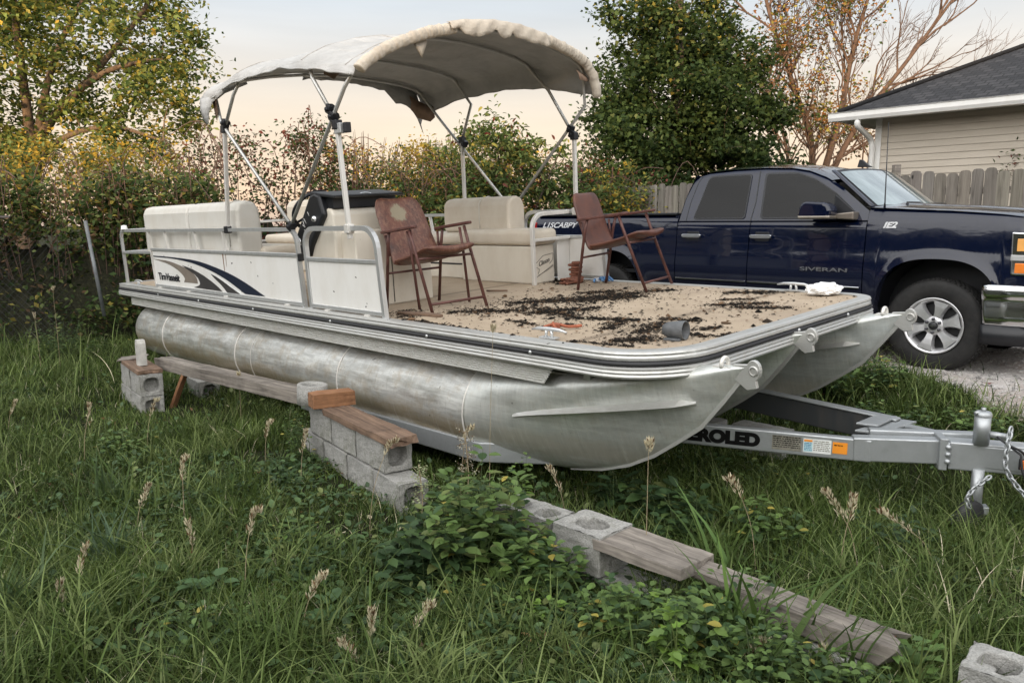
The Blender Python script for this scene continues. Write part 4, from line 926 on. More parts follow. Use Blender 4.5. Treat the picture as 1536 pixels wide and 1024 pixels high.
# boards on the left stack
o=put(plank(.72,.21,.035,'woodbrown','wooden_board',.02,5,8),-3.44,7.18,.358,a1); tag(o,'short brown board lying flat on top of the left stack','board')
o=put(plank(.24,.20,.014,'woodgrey','wood_scrap',.02,6,5),-3.66,7.48,.395,.25,-.08); tag(o,'pale thin wood scrap at the outer edge of the left stack','wood scrap')
o=put(plank(.56,.055,.03,'woodorange','wooden_stake',.005,7,6),-3.14,7.50,.0,-.3,-1.0); o.matrix_world=Matrix.Translation((-3.02,7.00,.16))@Matrix.Rotation(-.5,4,'Z')@Matrix.Rotation(-1.05,4,'Y'); tag(o,'brown stake leaning against the open ends of the left stack','stake')
mb=MB(); mb.prism([(-.055,0),(.055,0),(.05,.20),(.03,.235),(-.03,.24),(-.05,.20)],'y',-.035,.035); mb.lathe([(.018,0),(.020,.003),(0,.002)],(0,-.036,.19),(0,-1,0),10)
o=mb.build('wedge_block',simple('pale grey cast block',(.44,.43,.40),.85,0,.25,12,.4),bevel=.008); o.matrix_world=Matrix.Translation((-3.40,7.12,.392))@Matrix.Rotation(-.9,4,'Z')@Matrix.Rotation(-.08,4,'Y'); tag(o,'pale upright chock standing on the left stack at the pontoon stern','chock')
# low wall in the foreground: everything lies along one straight line
a2=-.788; g='concrete blocks of the low foreground wall'; WD=Vector((.705,-.709,0)); WN=Vector((.709,.705,0)); W0=Vector((.38,3.763,0))
def wp(s,w): return W0+WD*s-WN*(w/2)
mb=MB(); X,Y_,Z_=.145,.125,.19
mb.add([(-X,-Y_,0),(X,-Y_,0),(X,-Y_,Z_),(-X,-Y_,Z_)],[(0,1,2,3)]); mb.add([(-X,Y_,0),(X,Y_,0),(X,Y_,Z_),(-X,Y_,Z_)],[(3,2,1,0)]); mb.add([(-X,-Y_,0),(-X,Y_,0),(-X,Y_,Z_),(-X,-Y_,Z_)],[(3,2,1,0)]); mb.add([(X,-Y_,0),(X,Y_,0),(X,Y_,Z_),(X,-Y_,Z_)],[(0,1,2,3)])
holed_face(mb,(0,0,Z_),(1,0,0),(0,1,0),(0,0,1),X,Y_,X*.62,Y_*.55,.14,ex=2.2)
ob=mb.build('concrete_block',M['concrete'],bevel=.010,seg=2,weld=.0004)
for (ty,st_) in (('SUBSURF',0),('DISPLACE',1)):
    md=ob.modifiers.new('m',ty)
    if ty=='SUBSURF': md.subdivision_type='SIMPLE'; md.levels=md.render_levels=3
    else: md.texture=tx; md.strength=.018; md.mid_level=.5; md.texture_coords='GLOBAL'
p=wp(.13,.25); ob.matrix_world=Matrix.Translation((p.x,p.y,.075))@Matrix.Rotation(a2,4,'Z'); tag(ob,'low wall block with one open round core on top, beside the grey board','concrete block',g)
def fb(kd,s_,w_,z,lb,dr=0,rx=0): 
    p=wp(s_,w_); return block(kd,p.x,p.y,z,a2+dr,lb,g,rx)
fb(1,-.26,.25,.05,'far block of the low foreground wall, mostly behind the green bush',.03)
for s_,lb in ((-.03,'base block under the low wall block with the open core'),(.37,'base block under the flat weathered board of the low wall'),(.78,'base block at the splintered end of the low wall board')): fb(0,s_,.24,-.125,lb)
fb(0,1.25,.17,-.09,'base block under the grey splitting timber')
fb(2,1.93,.20,.065,'broken concrete block with an open core at the near end of the low wall',.04,.03)
p=wp(.475,.26); o=put(plank(.47,.25,.05,'woodgrey','wooden_board',.010,8,9),p.x,p.y,.205,a2,.0); tag(o,'flat weathered grey board with nail holes on the low foreground wall','board')
p=wp(1.20,.16); o=put(plank(.60,.15,.085,'woodgrey','wooden_timber',.035,9,10),p.x,p.y,.115,a2,.02); tag(o,'grey splitting timber in long grass between the board and the broken block','timber')
p=wp(.86,.17); o=put(plank(.38,.11,.035,'woodgrey','wood_splinter',.06,10,8),p.x,p.y,.185,a2+.05,.05,.12); tag(o,'pale splintered wood piece at the near end of the grey board','wood splinter')
# far low kerb line behind the trailer tongue
g='low blocks behind the trailer tongue'
for k in range(3):
    block(0,1.05+.38*k,6.25-.36*k,.0+.02*k,-.77,'low grey block in the row behind the trailer tongue, %s'%['farthest one','middle one','nearest one'][k],g)
# ------------------------------------------------------------------ pickup truck (x forward, y across from the near side, z up)
TM=Matrix.Translation((3.646,6.786,.398))@Matrix.Rotation(-.80,4,'Z')
tk=empty('pickup_truck',mat=TM,label='dark navy four-door pickup truck with chrome handles parked on the gravel behind the boat',cat='pickup truck')
m=NT('navy car paint'); v=m.co(); a=m.noise(v,3,5); dz=m.n('ShaderNodeSeparateXYZ'); m.l(v,dz.inputs[0])
m.base((.0022,.0055,.030)); m.rough(.10); m.b.inputs['Coat Weight'].default_value=.7; m.b.inputs['Coat Roughness'].default_value=.03; m.b.inputs['Specular IOR Level'].default_value=.3
m.rough(m.ramp(m.noise(v,30,5,.7),[(.4,.08),(.8,.22)])); m.bump(m.noise(m.co((.8,.8,1.5)),1.5,2),.03,.03); du=m.ramp(m.noise(m.co((1,1,1)),3,8,.75),[(.4,0.),(.7,.03)]); zz=m.n('ShaderNodeMapRange'); zz.inputs[1].default_value=.9; zz.inputs[2].default_value=.4; m.l(dz.outputs['Z'],zz.inputs[0]); mm=m.n('ShaderNodeMath',_operation='MAXIMUM'); m2=m.n('ShaderNodeMath',_operation='MULTIPLY'); m2.inputs[1].default_value=.25; m.l(zz.outputs[0],m2.inputs[0]); m.l(m2.outputs[0],mm.inputs[0]); m.l(du,mm.inputs[1]); m.rough(.35); m.base(m.mix(mm.outputs[0],(.0014,.0045,.020),(.09,.08,.07))); PAINT=m.m
BLKP=M['black']
m=NT('tinted side glass'); tp_=m.n('ShaderNodeBsdfTransparent'); tp_.inputs[0].default_value=(.07,.075,.08,1); gs=m.n('ShaderNodeBsdfGlossy',Roughness=.02); fr=m.n('ShaderNodeFresnel',IOR=1.42); mx=m.n('ShaderNodeMixShader'); m.l(fr.outputs[0],mx.inputs[0]); m.l(tp_.outputs[0],mx.inputs[1]); m.l(gs.outputs[0],mx.inputs[2]); m.l(mx.outputs[0],m.t.nodes['Material Output'].inputs['Surface']); GL=m.m
Wt=2.03
def yo(z):
    if z<.62: return .035-(z-.3)*.06
    if z<1.05: return .015-.018*sin(pi*(z-.62)/.43)
    if z<1.31: return .015+.02*((z-1.05)/.26)**1.5
    return .035+(z-1.31)/.49*.17
def flare(x,z,cx):
    d_=sqrt((x-cx)**2+(z-.42)**2); return -.014*math.exp(-((d_-.57)/.05)**2) if z>.42 else -.014*math.exp(-((abs(x-cx)-.60)/.075)**2)
def arch(x,cx,r=.505,base=.30):
    dx=abs(x-cx)
    if dx>=r: return base
    return .44+(r**4-dx**4)**.25*1.06 if False else max(base,.44+(r**2.7-dx**2.7)**(1/2.7)*1.07)
def side(xs,top,bot,name,mat=PAINT,cxs=(),far=False,nz=22,extra=0,parent=tk):
    mb=MB(); 
    vs=[]; xs=list(xs)
    for x in xs:
        zb=bot(x); zt=top(x)
        for k in range(nz+1):
            z=lerp(zb,zt,k/nz); y=yo(z)+sum(flare(x,z,c) for c in cxs)+extra
            if z>zt-.03 and zt<1.5: y+= .02*((z-(zt-.03))/.03)**2
            vs.append((x,(Wt-y) if far else y,z))
        z=zb; y=yo(z)+.09; vs.insert(len(vs)-(nz+1),(x,(Wt-y) if far else y,z))
        zt_=zt-.0; vs.append((x,(Wt-(yo(zt)+.09)) if far else yo(zt)+.09,zt-.005))
    n=nz+3; fs=[(i*n+k,(i+1)*n+k,(i+1)*n+k+1,i*n+k+1) for i in range(len(xs)-1) for k in range(n-1)]
    fs+=[tuple(range(n)),tuple((len(xs)-1)*n+k for k in range(n-1,-1,-1))]
    o=mb.add(vs,fs,True).build(name,mat,parent)
    es=o.modifiers.new('e','EDGE_SPLIT'); es.split_angle=radians(38)
    return o
HOODT=[(-.62,1.425),(-.3,1.405),(.1,1.385),(.45,1.355),(.62,1.33)]
fx=sorted(set(list(np.linspace(-.615,.60,44))+list(np.linspace(-.505,.505,30))))
ROOF=[(-2.645,1.31),(-2.635,1.40),(-2.61,1.60),(-2.56,1.75),(-2.50,1.80),(-2.40,1.825),(-2.1,1.84),(-1.75,1.842),(-1.45,1.825),(-1.27,1.79),(-1.07,1.712),(-.87,1.59),(-.65,1.42),(-.615,1.395)]
for far in (False,True):
    side(fx,lambda x:table(HOODT,x),lambda x:arch(x,0),'front_fender',cxs=(0,),far=far)
    bx=sorted(set(list(np.linspace(-4.82,-2.665,50))+list(np.linspace(-4.15,-3.14,24))))
    side(bx,lambda x:1.375,lambda x:arch(x,-3.645),'bed_side',cxs=(-3.645,),far=far)
    d1=side(np.linspace(-2.655,-1.792,20),lambda x:min(1.31,1.31),lambda x:.46,'rear_door',far=far)
    d2=side(np.linspace(-1.782,-.625,26),lambda x:1.31,lambda x:.46,'front_door',far=far)
    def frame(name,P,parent,mat,off,th=.0):
        """polygon in (x,z) laid on the curved cab side"""
        vs=[(x,(Wt-(yo(z)+off)) if far else yo(z)+off,z) for x,z in P]
        return MB().add(vs,[tuple(range(len(P)))]).build(name,mat,parent)
    # cab upper side skin
    xs_=np.linspace(-2.645,-.617,130); mb=MB(); vs=[]; n=26
    for x in xs_:
        for k in range(n+1):
            z=lerp(1.311,table(ROOF,x),k/n); y=yo(z)+.0+(.05*max(0,(z-table(ROOF,x)+.03)/.03)**2 if table(ROOF,x)>1.6 else 0); vs.append((x,Wt-y if far else y,z))
    fs=[(i*(n+1)+k,(i+1)*(n+1)+k,(i+1)*(n+1)+k+1,i*(n+1)+k+1) for i in range(129) for k in range(n)]
    inp=lambda x,z,P: sum(((P[i][1]>z)!=(P[i-1][1]>z)) and (x<(P[i-1][0]-P[i][0])*(z-P[i][1])/(P[i-1][1]-P[i][1])+P[i][0]) for i in range(len(P)))%2==1
    RW=[(-2.462,1.345),(-2.425,1.50),(-2.375,1.745),(-2.345,1.772),(-1.888,1.777),(-1.868,1.345)]
    FW=[(-1.668,1.345),(-1.708,1.775),(-1.37,1.768),(-1.18,1.70),(-.955,1.565),(-.79,1.43),(-.725,1.345)]
    fs=[f for f in fs if not all(inp(vs[q][0],vs[q][2],RW) or inp(vs[q][0],vs[q][2],FW) for q in f)]
    cs=mb.add(vs,fs,True).build('cab_side',PAINT,tk)
    def rounded(P,r=.03,n=5):
        out=[]; m_=len(P)
        for i in range(m_):
            p0=Vector(P[i-1]);p1=Vector(P[i]);p2=Vector(P[(i+1)%m_]); a=(p0-p1);b=(p2-p1); ra=min(r,a.length*.45); rb=min(r,b.length*.45)
            A=p1+a.normalized()*ra;Bq=p1+b.normalized()*rb
            for k in range(n+1):
                t=k/n; out.append(tuple((1-t)**2*A+2*t*(1-t)*p1+t*t*Bq))
        return out
    def grow(P,d_):
        c=Vector((sum(p[0] for p in P)/len(P),sum(p[1] for p in P)/len(P))); out=[]
        for p in P:
            q=Vector(p)-c; out.append((p[0]+math.copysign(d_,q.x)*min(1,abs(q.x)*6),p[1]+math.copysign(d_,q.y)*min(1,abs(q.y)*8)))
        return out
    RW=[(-2.462,1.345),(-2.425,1.50),(-2.375,1.745),(-2.345,1.772),(-1.888,1.777),(-1.868,1.345)]
    FW=[(-1.668,1.345),(-1.708,1.775),(-1.37,1.768),(-1.18,1.70),(-.955,1.565),(-.79,1.43),(-.725,1.345)]
    for Pn,par in ((RW,d1),(FW,d2)):
        if far: pass
        def shell(P,off,name,mat,parent):
            Q=rounded(P,.035); n_=len(Q); cx_=sum(p[0] for p in Q)/n_; cz=sum(p[1] for p in Q)/n_
            # subdivide radially so it follows the side
            vs=[];R_=5
            for r_ in range(1,R_+1):
                for (x,z) in Q:
                    X=lerp(cx_,x,r_/R_);Z=lerp(cz,z,r_/R_); y=yo(Z)+off; vs.append((X,Wt-y if far else y,Z))
            y=yo(cz)+off; vs.append((cx_,Wt-y if far else y,cz)); c_=len(vs)-1
            fs=[(c_,k,(k+1)%n_) for k in range(n_)]+[(r_*n_+k,r_*n_+(k+1)%n_,(r_+1)*n_+(k+1)%n_,(r_+1)*n_+k) for r_ in range(R_-1) for k in range(n_)]
            return MB().add(vs,fs,True).build(name,mat,parent)
        Qi=rounded(Pn,.035); Qi2=[(lerp(sum(p[0] for p in Qi)/len(Qi),p[0],.97),lerp(sum(p[1] for p in Qi)/len(Qi),p[1],.96)) for p in Qi]; Qo=[(lerp(sum(p[0] for p in Qi)/len(Qi),p[0],1.04),lerp(sum(p[1] for p in Qi)/len(Qi),p[1],1.07)) for p in Qi]; nn=len(Qi)
        vv=[(x,Wt-(yo(z)-.004) if far else yo(z)-.004,z) for x,z in Qo+Qi2]; MB().add(vv,[(k,(k+1)%nn,nn+(k+1)%nn,nn+k) for k in range(nn)]).build('window_frame',BLKP,par,solid=.006)
        shell(Pn,-.0075,'window',GL,par)
    # door gaps drawn as real dark grooves: thin strips behind the shut lines on the cab
    for P in ([(-1.793,1.31),(-1.781,1.31),(-1.766,1.50),(-1.79,1.815),(-1.802,1.815),(-1.778,1.50)],[(-2.560,1.31),(-2.552,1.31),(-2.545,1.50),(-2.50,1.72),(-2.46,1.79),(-2.466,1.795),(-2.508,1.725),(-2.553,1.5)]):
        frame('shut_line',P,cs,BLKP,-.0016)
    # handles
    for x0,x1,par in ((-2.575,-2.335,d1),(-1.765,-1.525,d2)):
        y=yo(1.155); mb=MB(); s_=1 if not far else -1; Y0=y if not far else Wt-y
        h=MB(); h.prism([(x0,1.142),(x0+.02,1.135),(x1-.02,1.135),(x1,1.142),(x1,1.168),(x1-.02,1.172),(x0+.02,1.172),(x0,1.168)],'y',Y0-s_*.045,Y0-s_*.022); h=h.build('handle',M['chrome'],par,bevel=.007,seg=3)
        c_=MB(); c_.prism([(x0+.05,1.10),(x1-.05,1.10),(x1-.03,1.15),(x1-.05,1.20),(x0+.05,1.20),(x0+.03,1.15)],'y',Y0-s_*.003,Y0+s_*.01); c_.build('handle_cup',BLKP,par,bevel=.004)
    s_=-1 if far else 1; Y0=(Wt-yo(.70)) if far else yo(.70)
    for x0,x1,par in ((-2.645,-1.80,d1),(-1.775,-.64,d2)):
        MB().box((x0,min(Y0-s_*.018,Y0+s_*.004),.688),(x1,max(Y0-s_*.018,Y0+s_*.004),.704)).build('chrome_strip',M['chrome'],par,bevel=.004)
    MB().tube([(-2.8,Y0-s_*.10,.44),(-2.7,Y0-s_*.13,.44),(-.75,Y0-s_*.13,.44),(-.62,Y0-s_*.10,.44)],.042,12).build('side_step',M['chrome'] if False else BLKP,tk)
    # mirror
    Y0=Wt-yo(1.38) if far else yo(1.38)
    mr=MB(); X0=-1.15
    prof=[(-.03,1.345),(.0,1.325),(.20,1.325),(.235,1.345),(.24,1.40),(.22,1.455),(.18,1.475),(.04,1.485),(.0,1.47),(-.02,1.42)]
    mr.prism([(X0+a*1.18,b) for a,b in prof],'y',min(Y0-s_*.08,Y0-s_*.26),max(Y0-s_*.08,Y0-s_*.26)); mr=mr.build('mirror',PAINT,d2,bevel=.028,seg=4)
    MB().prism([(X0-.02,1.322),(X0+.28,1.322),(X0+.285,1.355),(X0-.03,1.355)],'y',min(Y0-s_*.075,Y0-s_*.265),max(Y0-s_*.075,Y0-s_*.265)).build('mirror_base',simple('dark chrome band',(.30,.27,.23),.3,.7),mr,bevel=.012)
    MB().prism([(X0+.24,1.325),(X0+.44,1.315),(X0+.44,1.39),(X0+.24,1.37)],'y',min(Y0+s_*.01,Y0-s_*.12),max(Y0+s_*.01,Y0-s_*.12)).build('mirror_arm',simple('dark chrome arm',(.22,.19,.16),.35,.6),mr,bevel=.012)
    MB().prism([(-.955,1.31),(-.69,1.31),(-.715,1.365),(-.87,1.50),(-.935,1.55)],'y',min(Y0-s_*.002,Y0+s_*.02)-s_*.012,max(Y0-s_*.002,Y0+s_*.02)).build('mirror_sail',BLKP,d2,bevel=.004)
# roof
mb=MB(); XR=np.linspace(-2.60,-1.03,26)
def rf(x,t):
    z0=table(ROOF,x); y0=yo(z0)+.0; y=lerp(y0+.012,Wt-y0-.012,t); return (x+ (0),y,z0+.004+.062*sin(pi*t)**.65*(1 if x<-1.15 else max(0,(-1.03-x)/.12)*.4+.6)*min(1,max(.15,(x+2.62)/.2)))
mb.grid(rf,XR,np.linspace(0,1,22)); roof=mb.build('roof',PAINT,tk)
# white pollen film and leaf scraps on the roof
# rear cab wall with window
mb=MB()
def rw(t,s): 
    z=lerp(1.25,1.80,s); y0=yo(max(z,1.31)); x=-2.642+ (0 if z<1.35 else .10*((z-1.35)/.45)**2); return (x,lerp(y0+.002,Wt-y0-.002,t),z)
mb.grid(rw,np.linspace(0,1,12),np.linspace(0,1,10)); rwall=mb.build('cab_rear',PAINT,tk)
MB().add([(-2.652,.42,1.40),(-2.652,1.60,1.40),(-2.585,1.50,1.73),(-2.585,.53,1.73)],[(0,1,2,3)]).build('rear_window',GL,rwall)
# windscreen
m=NT('windscreen glass'); v=m.co(); m.base((.30,.36,.38)); m.rough(.08); m.b.inputs['Coat Weight'].default_value=1; m.b.inputs['Coat Roughness'].default_value=.02
m.base(m.ramp(m.noise(m.co((1,3,2)),1.4,5),[(.35,(.16,.20,.215)),(.65,(.30,.36,.37))])); WG=m.m
def ws(s,t,off=0):
    x=lerp(-.60,-1.035,s)+.0; yb=lerp(.085,.20,s); z=lerp(1.425,1.775,s)+.0
    bul=sin(pi*t); return (x+.20*bul**.8*(1-s*.55)+off,lerp(yb,Wt-yb,t),z+.055*s*bul**.65+.02*(1-s)*bul+off)
mb=MB(); mb.grid(lambda a,b:ws(a,b),np.linspace(0,1,12),np.linspace(0,1,26)); wsh=mb.build('windscreen_surround',BLKP,tk)
mb=MB(); mb.grid(lambda a,b:ws(a,b,.004),np.linspace(.05,.94,12),np.linspace(.035,.965,26)); mb.build('windscreen',WG,wsh)
# A pillars in body colour
for far in (0,1):
    P=[ws(s,.0,.004) for s in np.linspace(0,1,10)]; mb=MB(); vs=[]
    for (x,y,z) in P: 
        yy=[y-.022,y+.012]; vs+=[(x-.01,Wt-yy[0] if far else yy[0],z+.002),(x+.012,Wt-yy[1] if far else yy[1],z+.008)]
    mb.add(vs,[(2*i,2*i+2,2*i+3,2*i+1) for i in range(9)],True).build('pillar',PAINT,wsh,solid=.01)
for y0,y1 in ((.42,1.05),(1.05,1.62)):
    mb=MB(); mb.tube([(-.42,y0,1.462),(-.44,y0+.1,1.468),(-.47+.02,y1-.15,1.478)],[.013,.010,.007],8); mb.tube([(-.445,y0+.06,1.480),(-.47,y1,1.490)],.006,6)
    mb.build('wiper',M['rubber'],wsh)
MB().tube([(-.50,.10,1.42),(-.50,.10,1.47),(-.515,.10,2.18)],[.012,.006,.0028],8).build('antenna',M['black'],tk)
MB().prism([(-1.22,1.87),(-1.06,1.865),(-1.10,1.885),(-1.17,1.945),(-1.20,1.95)],'y',Wt/2+.16,Wt/2+.20).build('roof_fin',BLKP,roof,bevel=.006)
# hood and cowl
def hood(s,t,off=0):
    x=lerp(-.60,.80,s); b=sin(pi*t)
    xx=x+ (.16*b**.7 if True else 0)*(.2+.8*s) + .16*b**.8*(1-s)
    z0=table(HOODT+[(.80,1.28)],x); rid=.012*math.exp(-((abs(t-.5)-.28)/.035)**2)
    drop=.05*max(0,(s-.85)/.15)**2
    return (xx,lerp(.052,Wt-.052,t),z0+.004+.050*b**.7+rid-drop+off)
MB().grid(hood,np.linspace(0,1,30),sorted(set(np.linspace(0,1,61)))).build('hood',PAINT,tk)
MB().grid(lambda s,t:(lerp(-.66,-.50,s)+.19*sin(pi*t)**.8,lerp(.07,Wt-.07,t),1.432+.022*sin(pi*t)-.02*s),[0,1],np.linspace(0,1,20)).build('cowl',BLKP,tk)
# front end : fender nose, headlights, grille, bumper
mb=MB()
mb.grid(lambda s,t:(lerp(.60,.74,s),lerp(yo(lerp(.78,1.31,t)),yo(lerp(.78,1.31,t))+.05*s*s,1),lerp(.78,1.325-.02*s,t)),np.linspace(0,1,6),np.linspace(0,1,10)); mb.build('front_fender',PAINT,tk); mb=MB()
mb.grid(lambda s,t:(lerp(.60,.74,s),Wt-lerp(yo(lerp(.78,1.31,t)),yo(lerp(.78,1.31,t))+.05*s*s,1),lerp(.78,1.325-.02*s,t)),np.linspace(0,1,6),np.linspace(0,1,10)); mb.build('front_fender',PAINT,tk)
for far in (0,1):
    def F(x,y,z): return (x,Wt-y if far else y,z)
    hl=MB(); P=[(.548,1.215),(.80,1.20),(.80,.865),(.562,.865)]
    hl.prism(P,'y',*( (-.014,.46) if not far else (Wt-.46,Wt+.014))); hl=hl.build('headlight',M['chrome'],tk,bevel=.012)
    y0,y1=(-.020,-.012) if not far else (Wt+.012,Wt+.020)
    AMB=simple('amber reflector',(.80,.22,.03),.25); 
    MB().box((.595,y0,1.06),(.76,y1,1.16)).build('side_marker',simple('amber headlight lens',(.85,.42,.12),.2),hl,bevel=.008)
    MB().box((.590,y0,.885),(.76,y1,.965)).build('side_marker',AMB,hl,bevel=.008)
    MB().box((.556,y0+.002,.985),(.79,y1,1.03)).build('headlight_bar',M['rail'],hl,bevel=.004)
MB().box((.70,.48,.80),(.84,Wt-.48,1.22)).build('grille',M['chrome'],tk,bevel=.02)
for k in range(3): MB().box((.83,.52,.84+.12*k),(.85,Wt-.52,.92+.12*k)).build('grille_opening',BLKP,tk)
# bumper with wrap around corners
def bump(t,s):
    # t along from near rear corner around front to far corner
    pts=[(.375,-.022),(.55,-.028),(.70,.0),(.80,.08),(.88,.25),(.93,.6),(.945,1.015),(.93,1.43),(.88,1.78),(.80,1.95),(.70,2.03),(.55,2.058),(.375,2.052)]
    k=t*(len(pts)-1); i=min(int(k),len(pts)-2); p=[lerp(pts[i][j],pts[i+1][j],k-i) for j in (0,1)]
    c=(.3,1.015); prof=[(.0,.785),(.012,.775),(.020,.74),(.016,.70),(.0,.66),(.004,.60),(.006,.50),(-.01,.45)]
    kk=s*(len(prof)-1); j=min(int(kk),len(prof)-2); o,z=[lerp(prof[j][q],prof[j+1][q],kk-j) for q in (0,1)]
    d=Vector((p[0]-c[0],p[1]-c[1])).normalized(); 
    xs0=.375+ (0 if z>.7 else (.7-z)*.10); 
    return (max(p[0],xs0)+d.x*o,p[1]+d.y*o,z)
mb=MB(); mb.grid(bump,np.linspace(0,1,49),np.linspace(0,1,22)); bp=mb.build('front_bumper',M['chrome'],tk,solid=.004)
MB().grid(lambda t,s:tuple(Vector(bump(t,1))*1.0+Vector((-.02,0,0))-Vector((0,0,s*.16))),np.linspace(0,1,40),[0,1]).build('air_dam',BLKP,tk,solid=.01)
# tailgate, bed floor, rail caps, rear bumper
MB().box((-4.86,.06,.62),(-4.80,Wt-.06,1.37)).build('tailgate',PAINT,tk,bevel=.02)
MB().box((-4.80,.12,.72),(-2.67,Wt-.12,.76)).build('bed_floor',BLKP,tk)
MB().box((-2.70,.05,.60),(-2.672,Wt-.05,1.37)).build('bed_front_wall',PAINT,tk)
for y in (.03,Wt-.10): MB().box((-4.80,y,1.374),(-2.68,y+.075,1.402)).build('bed_rail_cap',BLKP,tk,bevel=.008)
MB().box((-4.78,.11,1.376),(-2.70,Wt-.11,1.398)).build('bed_cover',simple('black tonneau vinyl',(.02,.02,.022),.6),tk)
MB().box((-5.02,.05,.50),(-4.85,Wt-.05,.72)).build('rear_bumper',M['chrome'],tk,bevel=.03)
for y in (.02,Wt-.10): MB().box((-4.87,y,.85),(-4.80,y+.08,1.30)).build('tail_lamp',simple('red lens',(.35,.01,.01),.2),tk,bevel=.01)
MB().box((-4.7,.25,.30),(.6,Wt-.25,.50)).build('chassis',BLKP,tk)
MB().box((-2.63,.12,.48),(-.63,Wt-.12,1.12)).build('cabin_core',BLKP,tk)
SEAT=simple('grey seat cloth',(.05,.05,.052),.9)
for x in (-1.62,-2.40):
    for y in (.30,1.18):
        s_=MB().prism([(x,.95),(x+.16,.95),(x+.02,1.45),(x-.07,1.48),(x-.12,1.42)],'y',y,y+.52).build('seat',SEAT,tk,bevel=.03,seg=3)
        MB().prism([(x-.10,1.50),(x+.0,1.50),(x-.01,1.66),(x-.07,1.68),(x-.12,1.64)],'y',y+.13,y+.39).build('headrest',SEAT,s_,bevel=.025,seg=3)
MB().prism([(-.98,1.1),(-.62,1.1),(-.62,1.36),(-.90,1.34),(-1.0,1.25)],'y',.12,Wt-.12).build('dashboard',BLKP,tk,bevel=.02)
MB().tube([(-1.10+.06*sin(a),.50+.19*cos(a),1.28+.18*sin(a)) for a in np.linspace(0,2*pi,24)[:-1]],.014,8,closed=True).build('steering_wheel',BLKP,tk)
for cx in (0,-3.645):
    for far in (0,1):
        y0,y1=(.09,.50) if not far else (Wt-.50,Wt-.09); mb=MB(); pts=[(cx+.56*cos(a),.44+.56*sin(a)) for a in np.linspace(-.3,pi+.3,22)]
        vs=[(x,y0,z) for x,z in pts]+[(x,y1,z) for x,z in pts]; n=len(pts)
        mb.add(vs,[(i,i+1,n+i+1,n+i) for i in range(n-1)],True); yb=y1 if not far else y0; mb.add([(x,yb,z) for x,z in pts],[tuple(range(n))]); mb.build('wheel_well',BLKP,tk)
# wheels
TY=NT('tyre rubber'); a=TY.noise(TY.co(),14,6,.7); TY.base(TY.ramp(a,[(.35,(.006,.006,.006)),(.7,(.020,.019,.018))])); TY.rough(.75); TY=TY.m
AL=simple('machined alloy',(.70,.70,.71),.38,.75,.15,12)
NUT=simple('dark steel nut',(.09,.09,.10),.3,.9)
def wheel(cx,yface,sgn,first=None):
    w_=MB(); c=(cx,yface,.40); ax=(0,-sgn,0)
    prof=[(.225,-.20),(.26,-.235),(.30,-.24),(.35,-.232),(.385,-.215),(.400,-.19),(.402,-.12),(.402,-.05),(.398,-.028),(.385,-.006),(.355,.006),(.31,.008),(.27,.002),(.248,-.008),(.238,-.02)]
    w_.lathe(prof,c,ax,72)
    K=60
    for k in range(K):       # tread blocks
        for (h0,h1,ph) in ((-.205,-.165,0),(-.158,-.118,.5),(-.112,-.072,0),(-.066,-.022,.5)):
            t0=2*pi*(k+ph)/K; t1=t0+2*pi/K*.72; vs=[]
            for h in (h0,h1):
                for t in (t0,t1):
                    for r in (.398,.411 if h1<-.05 or h<-.03 else .405): vs.append((cx+r*cos(t),yface-sgn*h,.40+r*sin(t)))
            w_.add(vs,[(0,1,3,2),(4,6,7,5),(0,4,5,1),(2,3,7,6),(1,5,7,3),(0,2,6,4)])
    ty=w_.build('wheel',TY,tk)
    r=MB(); r.lathe([(.20,-.16),(.215,-.15),(.222,-.06),(.232,-.02),(.243,-.004),(.247,.004),(.240,.007),(.228,.0),(.222,-.012),(.214,-.02),(.205,-.05),(.20,-.16)],c,ax,56)
    r.lathe([(0,-.012),(.045,-.012),(.072,-.014),(.082,-.022),(.085,-.045)],c,ax,30)
    NS=6
    for k in range(NS):
        a0_=2*pi*k/NS+.26; vs=[]; 
        for (rr,wd,h) in ((.07,.036,-.018),(.12,.040,-.010),(.17,.056,-.004),(.216,.090,-.002)):
            for s_,dh in ((-1,-.045),(-.72,0),(.72,0),(1,-.045)):
                t=a0_+s_*wd/rr if False else a0_; 
                X=rr*cos(a0_)-s_*wd*sin(a0_); Z=rr*sin(a0_)+s_*wd*cos(a0_); vs.append((cx+X,yface-sgn*(h+dh),.40+Z))
        fs=[(i*4+j,i*4+j+1,(i+1)*4+j+1,(i+1)*4+j) for i in range(3) for j in range(3)]
        r.add(vs,fs)
    r=r.build('rim',AL,ty,bevel=0)
    MB().lathe([(0,-.10),(.212,-.10)],c,ax,40).build('brake_shadow',simple('dark cast brake',(.03,.03,.032),.6,.3),r)
    h=MB(); h.lathe([(0,.010),(.028,.008),(.036,.0),(.038,-.013)],c,ax,24); h.build('centre_cap',BLKP,r)
    e=MB(); e.prism([(-.022,-.004),(-.008,-.004),(-.006,-.009),(.006,-.009),(.008,-.004),(.022,-.004),(.024,.004),(.009,.004),(.007,.009),(-.006,.009),(-.009,.004),(-.020,.004)],'y',*sorted((yface-sgn*.0085,yface-sgn*.012)),Matrix.Translation((cx,0,.40))); e.build('emblem',M['chrome'],r)
    for k in range(6):
        t=2*pi*k/6+.52; MB().lathe([(0,.018),(.010,.016),(.013,.010),(.013,-.015)],(cx+.060*cos(t),yface,.40+.060*sin(t)),ax,10).build('lug_nut',NUT,r)
for cx in (0,-3.645): wheel(cx,.035,1); wheel(cx,Wt-.035,-1)
